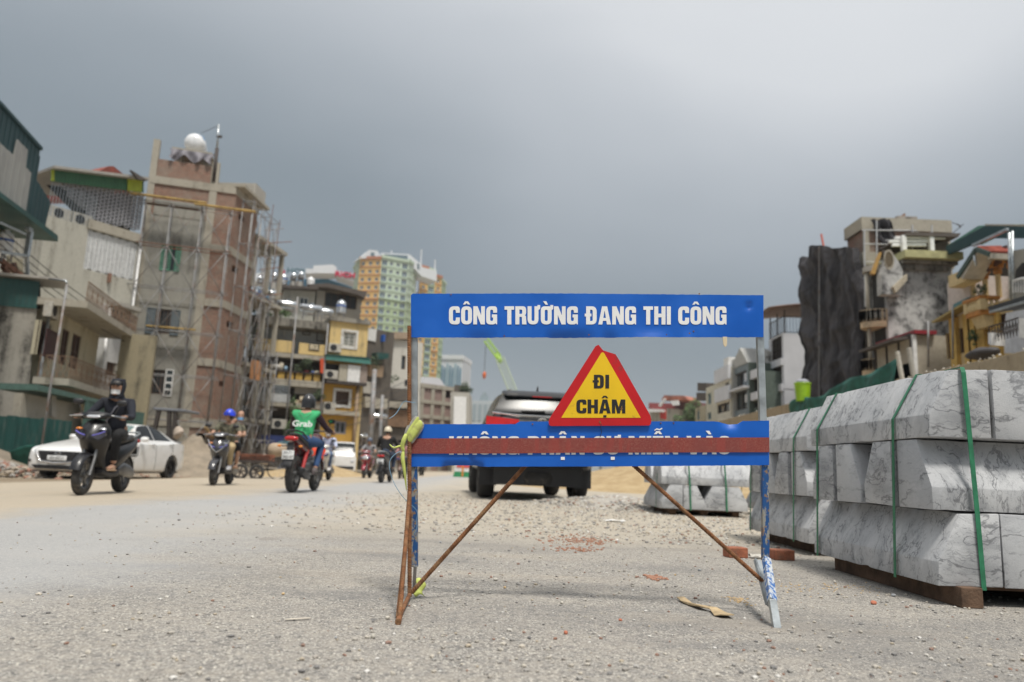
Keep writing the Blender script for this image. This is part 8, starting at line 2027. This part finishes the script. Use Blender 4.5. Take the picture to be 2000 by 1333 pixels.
s5 = scooter('dark red scooter coming towards the camera left of the black-shirt rider', mat('cherry_red_paint', (.25, .015, .03), .25, coat=.5), lights=(1, 1, 1))
part(loft(MB(), [(.685, 0, .80, .02, .02), (.67, 0, .80, .10, .06), (.62, 0, .80, .13, .08), (.55, 0, .8, .08, .05)]), 'headlamp', M_LENS, s5)
p6 = person('rider in grey shirt and dark helmet on the dark red scooter', ride(lean=.02), mat('grey_shirt', (.25, .25, .26), .85), mat('brown_trousers', (.2, .13, .1), .85), mat('tan_sandal', (.4, .27, .17), .7), hat=(mat('slate_helmet', (.08, .10, .14), .3), False), sleeves='short', top_name='shirt')
place([s5, p6], -5.35, 28.8, DN)
s6 = scooter('dark grey scooter with red tail light seen from behind near the sign post', mat('dark_grey_scooter', (.04, .04, .045), .25, coat=.5), plate_t=('29-Z1', '084.53'))
p7 = person('broad rider in black shirt with cream helmet seen from behind beside the sign', ride(lean=.02, knee_y=.20), M_BLKF, mat('dark_jeans', (.03, .045, .08), .85), mat('dark_shoe', (.05, .045, .04), .7), hat=(mat('cream_helmet', (.62, .55, .42), .3, coat=.3), False), tw=1.25, top_name='shirt')
place([s6, p7], -3.36, 20.9, UP - .03)
s7 = scooter('brownish scooter half hidden beyond the black-shirt rider', mat('bronze_paint', (.12, .07, .05), .3)); p8 = person('rider in pinkish shirt half hidden beyond the black-shirt rider', ride(), mat('dusty_pink_shirt', (.4, .2, .2), .85), M_BLKF, M_BLKF, hat=(M_BLKP, False), top_name='shirt')
place([s7, p8], -4.10, 29.5, DN)
s8 = scooter('far scooter just visible beneath the lower blue board by the left post', M_BLKP); p9 = person('far rider mostly hidden behind the lower blue board', ride(), mat('dull_blue_shirt', (.12, .16, .25), .85), M_BLKF, M_BLKF, hat=(mat('slate_helmet', (.08, .10, .14), .3), False), top_name='shirt')
place([s8, p9], -4.75, 42, UP)
# cars
class CarShell:
 def __init__(s, st): s.st = st                # station: (x, zb, w, zs, wr, zr) half widths
 def pt(s, a, t):
  x, zb, w, zs, wr, zr = catm(s.st, a)
  K = [(0, zb), (w * .55, zb), (w * .93, zb + .02), (w, zb + .16), (w * 1.005, (zb + zs) * .5 + .03), (w * .985, zs - .05), (w * .945, zs), (wr * 1.0 + (w * .93 - wr) * .02, zr - .085), (wr * .86, zr - .018), (wr * .5, zr), (0, zr + .004)]
  y, z = catm(K, t); return Vector((x, max(0, y), z))
 def nr(s, a, t, sg):
  e = .02; p_ = s.pt(a, t); u = s.pt(a + e, t) - s.pt(a - e, t); v = s.pt(a, t + e) - s.pt(a, t - e); n_ = u.cross(v)
  n_ = n_.normalized() if n_.length > 1e-9 else Vector((0, 0, 1))
  c_ = Vector((p_.x, 0, .8))
  if n_.dot(p_ - c_) < 0: n_ = -n_
  return Vector((n_.x, n_.y * sg, n_.z))
 def body(s, name, m, parent, arches=()):
  b = MB(); na, nt = (len(s.st) - 1) * 5, 40; R = []
  for i in range(na + 1):
   a = i / 5; h = [s.pt(a, 10 * k / nt) for k in range(nt + 1)]; R.append(h + [Vector((p_.x, -p_.y, p_.z)) for p_ in h[-2:0:-1]])
  b.rings(R); o = b.build(name, m, parent, smooth=38)
  cut = []
  for x, r in arches:
   for sg in (-1, 1):
    w_ = s.st[len(s.st) // 2][2]
    c_ = bpy.data.objects.new('cut', MB().lathe([(r, -.17), (r, .17)], 32, (x, sg * (w_ - .10), r * .86), 'y').mesh('cut')); COL.objects.link(c_); cut.append(c_)
    md = o.modifiers.new('b', 'BOOLEAN'); md.operation = 'DIFFERENCE'; md.object = c_; md.solver = 'EXACT'
  if cut:
   apply_mods(o)
   for c_ in cut: bpy.data.objects.remove(c_)
  return o
 def patch(s, name, m, parent, q, off=.006, sg=1, n=10, both=False, label=None):
  b = MB()
  def fn(sg_):
   def f(u, v):
    a = (q[0][0] * (1 - u) + q[1][0] * u) * (1 - v) + (q[3][0] * (1 - u) + q[2][0] * u) * v
    t = (q[0][1] * (1 - u) + q[1][1] * u) * (1 - v) + (q[3][1] * (1 - u) + q[2][1] * u) * v
    p_ = s.pt(a, t); return Vector((p_.x, p_.y * sg_, p_.z)) + s.nr(a, t, sg_) * off
   return f
  if both:
   b.grid(fn(1), n, n); b.grid(fn(-1), n, n)
  else: b.grid(fn(sg), n, n)
  return part(b, name, m, parent, label, fix=False, weld=False)
 def seam(s, pts, parent, name='door_gap', sg=1, w=.006, m=None):
  P_ = []
  for (a0, t0), (a1, t1) in zip(pts, pts[1:]):
   for k in range(6): a, t = a0 + (a1 - a0) * k / 6, t0 + (t1 - t0) * k / 6; p_ = s.pt(a, t); P_.append(Vector((p_.x, p_.y * sg, p_.z)) + s.nr(a, t, sg) * .001)
  return part(MB().tube(P_, w, 4), name, m or M_BLACK, parent)
def car_wheel(t, x, y, r, w, m):
 o = wheel(t, x, y, r, w, m, 7, .70); part(MB().lathe([(r * .66, -w * .1), (r * .66, w * .1)], 20, (x, y, r), 'y'), 'brake_disc', M_BLACK, o); return o
ST = [(2.30, .42, .40, .58, .38, .62), (2.26, .24, .66, .62, .60, .68), (2.12, .20, .82, .70, .70, .77), (1.70, .19, .885, .80, .74, .87), (1.05, .19, .895, .90, .74, .975), (.82, .19, .895, .93, .66, 1.06), (.20, .19, .895, .95, .60, 1.40), (-.40, .19, .895, .96, .60, 1.455), (-1.05, .19, .895, .98, .57, 1.38), (-1.60, .20, .885, 1.01, .58, 1.24), (-1.95, .22, .86, 1.00, .60, 1.11), (-2.18, .26, .78, .92, .58, 1.03), (-2.27, .40, .5, .75, .45, .85)]
W1 = thing('parked_car', 'white hatchback-like sedan parked facing the camera behind the black scooter', 'car')
C1 = CarShell(ST); bd = C1.body('body', M_CARW, W1, [(1.38, .37), (-1.34, .37)])
for x in (1.38, -1.34):
 for sg in (-1, 1): car_wheel(W1, x, sg * .79, .325, .20, mat('black_alloy', (.03, .03, .032), .35, .5))
part(MB().box(-2.0, 2.05, -.74, .74, .17, .42), 'chassis', M_BLACK, W1)
for sg in (1, -1):
 C1.patch('side_window', M_CGL, W1, [(5.55, 6.3), (6.98, 6.25), (6.92, 7.35), (6.1, 7.25)], sg=sg); C1.patch('side_window', M_CGL, W1, [(7.05, 6.25), (8.55, 6.3), (8.0, 7.3), (7.0, 7.35)], sg=sg)
 C1.seam([(5.3, 2.6), (5.35, 5.6), (5.5, 6.1)], W1, sg=sg); C1.seam([(7.02, 2.4), (7.02, 6.2)], W1, sg=sg); C1.seam([(8.35, 3.6), (8.5, 5.0), (8.55, 6.2)], W1, sg=sg)
 for a in (6.75, 8.25): p_ = C1.pt(a, 5.2); part(loft(MB(), [(p_.x - .10, sg * (p_.y + .012), p_.z, .006, .010), (p_.x - .06, sg * (p_.y + .022), p_.z, .012, .014), (p_.x + .06, sg * (p_.y + .022), p_.z, .012, .014), (p_.x + .10, sg * (p_.y + .012), p_.z, .006, .010)]), 'door_handle', M_CHROME, W1)
 p_ = C1.pt(5.7, 6.2); part(loft(MB(), [(p_.x + .05, sg * (p_.y + .14), p_.z + .05, .03, .03), (p_.x, sg * (p_.y + .15), p_.z + .06, .10, .065), (p_.x - .07, sg * (p_.y + .15), p_.z + .06, .10, .065), (p_.x - .08, sg * (p_.y + .15), p_.z + .06, .06, .04)]), 'door_mirror', M_CARW, W1)
 C1.patch('headlight', M_LENS, W1, [(1.0, 6.6), (2.7, 5.6), (2.5, 6.6), (1.0, 7.6)], sg=sg, off=.008)
 C1.patch('fog_light', M_BLACK, W1, [(1.0, 3.1), (1.7, 3.2), (1.7, 4.0), (1.0, 3.9)], sg=sg, off=.008)
 C1.patch('tail_light', M_TAILR, W1, [(10.4, 5.6), (11.3, 5.4), (11.3, 6.8), (10.4, 6.6)], sg=sg, off=.006)
def midpatch(C, name, m, par, a0, a1, t0, off=.006):
 b = MB(); n_ = 16
 def f(u, v):
  k = 2 * v - 1; t = 10 - (10 - t0) * abs(k); a = a0 + (a1 - a0) * u; sg_ = 1 if k >= 0 else -1; p_ = C.pt(a, t); return Vector((p_.x, p_.y * sg_, p_.z)) + C.nr(a, t, sg_) * off
 return part(b.grid(f, 10, n_ * 2), name, m, par, fix=False)
midpatch(C1, 'windscreen', mat('greenish_windscreen', (.10, .16, .15), .06), W1, 5.02, 6.0, 7.5); midpatch(C1, 'rear_window', M_CGL, W1, 8.6, 9.9, 7.5)
R_ = [(2.315, .50 * a_, z_) for a_, z_ in ((-1, .66), (1, .66), (.78, .42), (-.78, .42))]; part(MB().prism(R_, (-.06, 0, 0)), 'grille', M_BLACK, W1)
for k in range(6): part(MB().box(2.318, 2.325, -.46 + .012 * k, .46 - .012 * k, .62 - .035 * k, .63 - .035 * k), 'grille_bar', mat('dark_chrome', (.15, .15, .16), .2, .9), W1)
part(MB().tube([(2.31, -.56, .66), (2.34, -.40, .42), (2.35, 0, .375), (2.34, .40, .42), (2.31, .56, .66)], .018, 8), 'chrome_wing', M_CHROME, W1)
b = MB();
for sgn in (-1, 1): b.tube([(2.34, 0, .60 - .02), (2.345, sgn * .035, .60 + .015), (2.34, sgn * .068, .60 + .005)], .006, 6)
b.tube([(2.338, .072 * cos(k * pi / 10), .60 + .055 * sin(k * pi / 10)) for k in range(21)], .005, 6); part(b, 'badge', M_CHROME, W1)
part(MB().prism([(2.30, -.62, .33), (2.30, .62, .33), (2.30, .5, .24), (2.30, -.5, .24)], (.02, 0, 0)), 'lower_intake', M_BLACK, W1)
plate(W1, (2.345, 0, .50), ('30E-805.61',), w=.47, h=.11, back=False)
place([W1], -10.42, 19.9, DN - .05, z=gz(-11))
ST2 = [(2.36, .55, .45, .75, .42, .85), (2.30, .48, .78, .85, .70, .95), (2.05, .46, .90, .98, .78, 1.06), (1.30, .46, .925, 1.06, .78, 1.14), (1.10, .46, .925, 1.08, .72, 1.22), (.50, .46, .925, 1.10, .64, 1.70), (-.20, .46, .925, 1.11, .64, 1.79), (-1.20, .46, .925, 1.12, .63, 1.79), (-1.95, .50, .92, 1.13, .60, 1.745), (-2.14, .55, .90, 1.14, .60, 1.68), (-2.29, .58, .88, 1.14, .66, 1.46), (-2.37, .60, .85, 1.08, .72, 1.30), (-2.42, .64, .80, .9, .70, 1.15)]
V1 = thing('parked_car', 'dark grey four-wheel-drive car seen from behind beyond the sign', 'car')
C2 = CarShell(ST2); C2.body('body', M_SUV, V1, [(1.42, .46), (-1.34, .46)])
for x in (1.42, -1.34):
 for sg in (-1, 1): car_wheel(V1, x, sg * .79, .385, .27, M_ALLOY)
part(MB().box(-2.1, 2.1, -.72, .72, .24, .55), 'chassis', M_BLACK, V1)
part(MB().tube([(-1.34, -.75, .40), (-1.34, .75, .40)], [.06, .06], 8), 'rear_axle', M_BLACK, V1); part(loft(MB(), [(-1.9, -.62, .36, .05, .05), (-1.9, 0, .36, .3, .09), (-1.9, .6, .36, .05, .05)]), 'spare_wheel', M_RUBBER, V1)
part(MB().lathe([(.30, -.09), (.33, 0), (.30, .09)], 24, (-1.88, 0, .36), 'z'), 'spare_wheel_rim', M_RUBBER, V1)
part(loft(MB(), [(-2.46, 0, .69, .5, .05), (-2.44, 0, .70, .84, .11), (-2.36, 0, .72, .90, .13), (-2.2, 0, .72, .92, .12)], pw=4), 'rear_bumper', M_SUV, V1)
for sg in (-1, 1):
 part(MB().box(-1.80, -1.77, sg * .79 - .15, sg * .79 + .15, .22, .62), 'mud_flap', M_BLACK, V1)
 for q_ in ([(5.15, 6.3), (6.2, 6.3), (6.2, 7.3), (5.5, 7.2)], [(6.3, 6.3), (7.2, 6.3), (7.2, 7.3), (6.3, 7.3)], [(7.3, 6.3), (8.6, 6.3), (8.4, 7.2), (7.3, 7.3)]): C2.patch('side_window', M_CGL, V1, q_, sg=sg)
 part(MB().tube([C2.pt(k, 8.2) * 1 + Vector((0, 0, .05)) if False else Vector((C2.pt(k, 8.2).x, sg * C2.pt(k, 8.2).y, C2.pt(k, 8.2).z + .05)) for k in (5.6, 6.5, 7.5, 8.1)], .016, 6), 'roof_rail', M_CHROME, V1)
 part(loft(MB(), [(.95, sg * 1.02, 1.12, .02, .02), (.92, sg * 1.04, 1.14, .11, .09), (.84, sg * 1.04, 1.14, .11, .09), (.80, sg * 1.04, 1.14, .05, .04)]), 'door_mirror', M_SUV, V1)
 tl = part(MB().prism([(-2.39, sg * .90, 1.31), (-2.43, sg * .38, 1.27), (-2.44, sg * .38, 1.21), (-2.42, sg * .90, 1.13)], (.10, 0, 0)), 'tail_light', M_TAILR, V1, smooth=False)
 part(MB().box(-1.9, -1.7, sg * .5, sg * .5 + .06, .28, .32), 'exhaust_pipe', M_CHROME, V1) if sg > 0 else None
g_ = MB().grid(lambda u, v: Vector((-2.385 + .17 * v ** 1.1 + .03 * (2 * u - 1) ** 2, (2 * u - 1) * (.78 - .14 * v), 1.385 + .29 * v)), 16, 8); part(g_, 'rear_window', M_CGL, V1, fix=False)
part(loft(MB(), [(-2.28, 0, 1.66, .58, .012), (-2.20, 0, 1.70, .62, .03), (-2.0, 0, 1.74, .64, .04), (-1.8, 0, 1.76, .6, .02)], pw=4), 'roof_spoiler', M_BLKP, V1)
part(MB().box(-2.285, -2.27, -.16, .16, 1.655, 1.67), 'brake_lamp', M_TAILR, V1)
part(MB().tube([(-2.35, -.80, 1.37), (-2.395, -.4, 1.345), (-2.40, 0, 1.34), (-2.395, .4, 1.345), (-2.35, .80, 1.37)], .014, 8), 'chrome_strip', M_CHROME, V1)
part(MB().tube([(-2.39, -.04, 1.42), (-2.395, .12, 1.415), (-2.39, .34, 1.41)], .012, 6), 'wiper', M_BLACK, V1)
b = MB();
for (ry, rz) in ((.072, .048), (.028, .046)): b.tube([(-2.435, ry * cos(k * pi / 10), 1.255 + rz * sin(k * pi / 10)) for k in range(21)], .006, 6)
b.tube([(-2.435, .045 * cos(k * pi / 10), 1.275 + .017 * sin(k * pi / 10)) for k in range(21)], .005, 6); part(b, 'badge', M_CHROME, V1)
part(loft(MB(), [(-1.75, 0, 1.81, .01, .01), (-1.72, 0, 1.85, .012, .05), (-1.66, 0, 1.83, .015, .03), (-1.6, 0, 1.81, .01, .01)]), 'antenna_fin', M_BLACK, V1)
plate(V1, (-2.445, 0, .98), ('29A', '174.03'), w=.30, h=.20)
place([V1], .30, 14.2, UP + .10)
ST3 = [(1.75, .40, .5, .8, .5, 1.0), (1.72, .28, .70, .90, .66, 1.10), (1.60, .25, .74, 1.0, .66, 1.25), (1.15, .25, .75, 1.05, .62, 1.78), (.4, .25, .75, 1.05, .62, 1.86), (-.8, .25, .75, 1.05, .62, 1.86), (-1.55, .25, .75, 1.05, .62, 1.80), (-1.72, .28, .72, 1.0, .60, 1.6), (-1.76, .4, .6, .9, .5, 1.3)]
N1 = thing('parked_van', 'small white minivan parked in front of the yellow house', 'van'); C3 = CarShell(ST3); C3.body('body', M_CARW, N1, [(1.1, .33), (-1.1, .33)])
for x in (1.1, -1.1):
 for sg in (-1, 1): car_wheel(N1, x, sg * .66, .28, .17, M_ALLOY)
midpatch(C3, 'windscreen', M_CGL, N1, 2.15, 2.95, 7.3)
for sg in (-1, 1):
 for q_ in ([(2.9, 6.3), (3.9, 6.3), (3.9, 7.3), (3.15, 7.3)], [(4.0, 6.3), (5.0, 6.3), (5.0, 7.3), (4.0, 7.3)]): C3.patch('side_window', M_CGL, N1, q_, sg=sg)
 part(MB().ell((1.73, sg * .52, .78), (.05, .11, .09), 10, 8), 'headlight', M_LENS, N1); part(loft(MB(), [(1.35, sg * .90, 1.22, .02, .02), (1.32, sg * .90, 1.22, .07, .09), (1.26, sg * .90, 1.22, .05, .07)]), 'door_mirror', M_BLACK, N1)
part(MB().box(1.70, 1.79, -.62, .62, .36, .52), 'bumper', M_BLACK, N1, bevel=.02)
place([N1], -9.35, 42.5, DN + .22, z=gz(-12))
# roadside things on the left
mound('sand_heap', -11.1, 27.0, 2.3, 2.6, 1.25, M_SAND2, 'grey-brown sand heap right behind the white parked car', 'sand heap', 5, z0=-.2)
mound('sand_heap', -19.5, 24.0, 5.0, 3.5, 1.55, M_SAND2, 'grey sand heap in front of the dark green fence', 'sand heap', 8, z0=-.2)
mound('earth_bank', -8.4, 33, 2.6, 6, .55, M_SAND, 'low trodden earth bank beneath the scaffolding', 'earth bank', 2, z0=-.15)
M_RUBB = island_mat('broken_brick', [(.36, .17, .11), (.30, .27, .23), (.42, .35, .27), (.25, .12, .08), (.38, .36, .33)])
b = MB()
for i in range(1500):
 a = rnd.random() * 6.28; q_ = abs(rnd.gauss(0, .5)); X, Y = -13.6 + cos(a) * q_ * 2.6, 18.6 + sin(a) * q_ * 1.3; r = rnd.uniform(.03, .13)
 rock(b, (X, Y, -.2 + max(0, 1 - q_) * .55 + r * .2), r, .6)
for i in range(900): X, Y = rnd.uniform(-16, -6.8), 25 + rnd.gauss(0, 3.2); r = rnd.uniform(.02, .07); rock(b, (X if X < -7.5 else X - 1, Y, -.18 + r * .2), r, .5)
tag(b.build('brick_rubble', M_RUBB, fix=False), 'heap of broken brick and mortar rubble left of the white car', 'rubble', kind='stuff')
o = MB().grid(lambda u, v: Vector((-15.6 + 3.0 * u, 23.8 - .3 * v, -.1 + v * (.5 + .6 * u) + .12 * sin(u * 9) * v)), 20, 10).build('green_netting', mat('green_scaffold_net', (.010, .085, .065), .75), smooth=True, fix=False); tag(o, 'green net thrown over sacks left of the white car', 'netting')
md = o.modifiers.new('t', 'SOLIDIFY'); md.thickness = .01
mc = thing('roller_machine', 'small site roller with flat grey canopy behind the white car', 'machine', (-13.3, 28.2, -.2))
a, c_ = at(299, 796, 27.5), at(361, 800, 27.5); MB().hexa([a + Vector((0, .0, -.1)), c_ + Vector((0, 0, -.1)), c_ + Vector((0, 1.4, -.1)), a + Vector((0, 1.4, -.1)), a, c_, c_ + Vector((0, 1.4, 0)), a + Vector((0, 1.4, 0))]).build('canopy', mat('grey_canopy', (.16, .17, .19), .5), mc, bevel=.03)
for px, p2, y1 in ((311, 300, 850), (331, 329, 870), (343, 338, 870)): MB().bar(at(px, 800, 27.6), at(p2, y1, 27.6), .13).build('canopy_post', M_IRON, mc)
q_ = at(330, 900, 28.2); b = MB(); b.box(q_.x - .7, q_.x + .7, 27.6, 29.2, .3, 1.0); b.build('engine_body', mat('grey_machine_paint', (.14, .15, .16), .5), mc, bevel=.05); MB().lathe([(.45, -.6), (.5, -.58), (.5, .58), (.45, .6)], 20, (q_.x, 27.7, .3), 'x').build('roller_drum', M_IRON, mc, smooth=40)
b = MB().ell((at(349, 842, 26).x, 26, at(349, 846, 26).z), (.2, .2, .22), 12, 8)
for v in b.v: v += Vector((noise.noise(v * 3), 0, noise.noise(v * 4))) * .12
tag(b.build('cement_sack', mat('pinkish_sack', (.40, .33, .27), .9), smooth=True), 'pale bulging sack at the tail of the white car', 'sack')
ct = thing('brick_cart', 'low flat cart loaded with orange bricks below the scaffolding', 'cart', (-7.9, 23.6, -.12))
MB().box(-8.55, -7.35, 23.2, 24.0, .38, .44).build('deck', M_IRON, ct); b = MB()
for k in range(5): b.box(-8.55, -7.35, 23.2, 23.22, .46 + .07 * k, .48 + .07 * k)
b.build('side_rail', M_IRON, ct)['kind'] = 'stuff'
for x in (-8.2, -7.7): wheel(ct, 0, 0, .24, .06, M_IRON, 6).location = (x, 23.15, -.15)
bme = MB().box(0, .22, 0, .105, 0, .065).mesh('brick'); bme.materials.append(M_BRICK)
for i in range(60):
 o = bpy.data.objects.new('brick', bme); COL.objects.link(o); o.parent = ct; o.location = Vector((-8.5 + .23 * (i % 5), 23.3 + .11 * ((i // 5) % 4), .445 + .067 * (i // 20) + (.0))) - org(ct); o.rotation_euler = (0, 0, rnd.uniform(-.15, .15));
by = thing('bicycle', 'old bicycle leaning beside the brick cart and the green-vest rider', 'bicycle', (-6.6, 23.4, -.12))
bx = -6.6; r_ = .33
for x in (bx - .5, bx + .5):
 wb = MB().tube([(x + r_ * cos(k * pi / 14), 23.3, -.1 + r_ + r_ * sin(k * pi / 14)) for k in range(29)], .018, 6).build('wheel', M_RUBBER, by, smooth=True); b = MB()
 for k in range(10): b.tube([(x, 23.3, -.1 + r_), (x + r_ * cos(k * pi / 5), 23.3, -.1 + r_ + r_ * sin(k * pi / 5))], .003, 4)
 b.build('spokes', M_GALV, wb)['kind'] = 'stuff'
b = MB()
for p0, p1 in (((-.5, .23), (-.1, .25)), ((-.1, .25), (.38, .62)), ((-.15, .68), (.36, .72)), ((-.15, .68), (-.1, .25)), ((-.5, .23), (-.15, .68)), ((.36, .82), (.5, .23)), ((-.15, .68), (-.17, .80))): b.tube([(bx + p0[0], 23.3, p0[1]), (bx + p1[0], 23.3, p1[1])], .016, 6)
b.build('frame', mat('bicycle_blue', (.06, .08, .12), .5), by); MB().ell((bx - .17, 23.3, .83), (.12, .07, .035), 10, 6).build('saddle', M_BLACK, by, smooth=True); MB().tube([(bx + .28, 23.1, .88), (bx + .36, 23.2, .86), (bx + .36, 23.4, .86), (bx + .28, 23.5, .88)], .013, 6).build('handlebar', M_CHROME, by, smooth=True)
for i, (px, py, Y_, r_, cl, lb) in enumerate([(540, 880, 26, .35, (.36, .28, .2), 'tan sack behind the brick cart'), (560, 872, 26.5, .3, (.05, .10, .12), 'dark teal bundle behind the bicycle'), (520, 898, 25, .25, (.4, .33, .27), 'pale rubble sack beside the cart wheel')]):
 q_ = at(px, py, Y_); b = MB().ell((q_.x, Y_, max(q_.z, .0)), (r_, r_ * .8, r_ * .7), 12, 8)
 for v in b.v: v += Vector((noise.noise(v * 3), 0, noise.noise(v * 4))) * .1
 tag(b.build('sack', mat('sack_%d' % i, cl, .9), smooth=True), lb, 'sack')
br = thing('road_barrier', 'small white and green road barrier block with red band at the far kerb', 'barrier', (-2.75, 40, 0))
x0, x1 = at(888, 920, 40).x, at(920, 920, 40).x
MB().prism([(x0 - .06, 39.8, 0), (x1 + .06, 39.8, 0), (x1, 39.8, .28), (x0, 39.8, .28)], (0, .5, 0)).build('green_base', mat('green_plastic', (.03, .25, .10), .5), br); MB().box(x0, x1, 39.82, 40.28, .281, .78).build('white_body', M_WHITE, br, bevel=.02); MB().box(x0 + .1, x1 - .1, 39.80, 39.818, .50, .68).build('red_band', mat('pinkish_red_band', (.6, .08, .08), .5), br); MB().box((x0 + x1) / 2 - .05, (x0 + x1) / 2 + .05, 39.78, 39.798, .05, .6).build('orange_post', mat('orange_post', (.65, .25, .05), .5), br)
# overhead cables
def cable(P0, P1, sag, label, r=.018, group='overhead cables'):
 P0, P1 = Vector(P0), Vector(P1); pts = [P0.lerp(P1, k / 14) - Vector((0, 0, sag * 4 * (k / 14) * (1 - k / 14))) for k in range(15)]
 tag(MB().tube(pts, r, 5).build('cable', M_BLACK, smooth=True), label, 'cable', group)
for i in range(4): cable(at(0, 445 + 16 * i, 27), at(262, 640 + 12 * i, 36), .3, ['highest', 'second', 'third', 'lowest'][i] + ' of the four black cables crossing the left houses')
for i in range(5): cable(at(640, 788 + 12 * i, 44), at(804, 740 + 13 * i, 50), .25, ['topmost', 'second', 'middle', 'fourth', 'lowest'][i] + ' black cable strung from the yellow house to the sign post')
cable(at(1940, 748, 10), at(2060, 746, 9.6), .02, 'thin green line stretched over the wall at the right edge', .008)
# thin haze in the air
hz_ = bpy.data.materials.new('haze'); hz_.use_nodes = True; hn = hz_.node_tree.nodes; hn.clear()
ho = hn.new('ShaderNodeOutputMaterial'); hv = hn.new('ShaderNodeVolumePrincipled'); hv.inputs['Color'].default_value = (.80, .84, .88, 1); hv.inputs['Density'].default_value = .0004; hv.inputs['Anisotropy'].default_value = .2
hz_.node_tree.links.new(hv.outputs[0], ho.inputs['Volume'])
tag(MB().box(-950, 950, -60, 1650, -1.5, 112).build('haze', hz_), 'thin pale haze filling the air over the street', 'haze', kind='stuff')
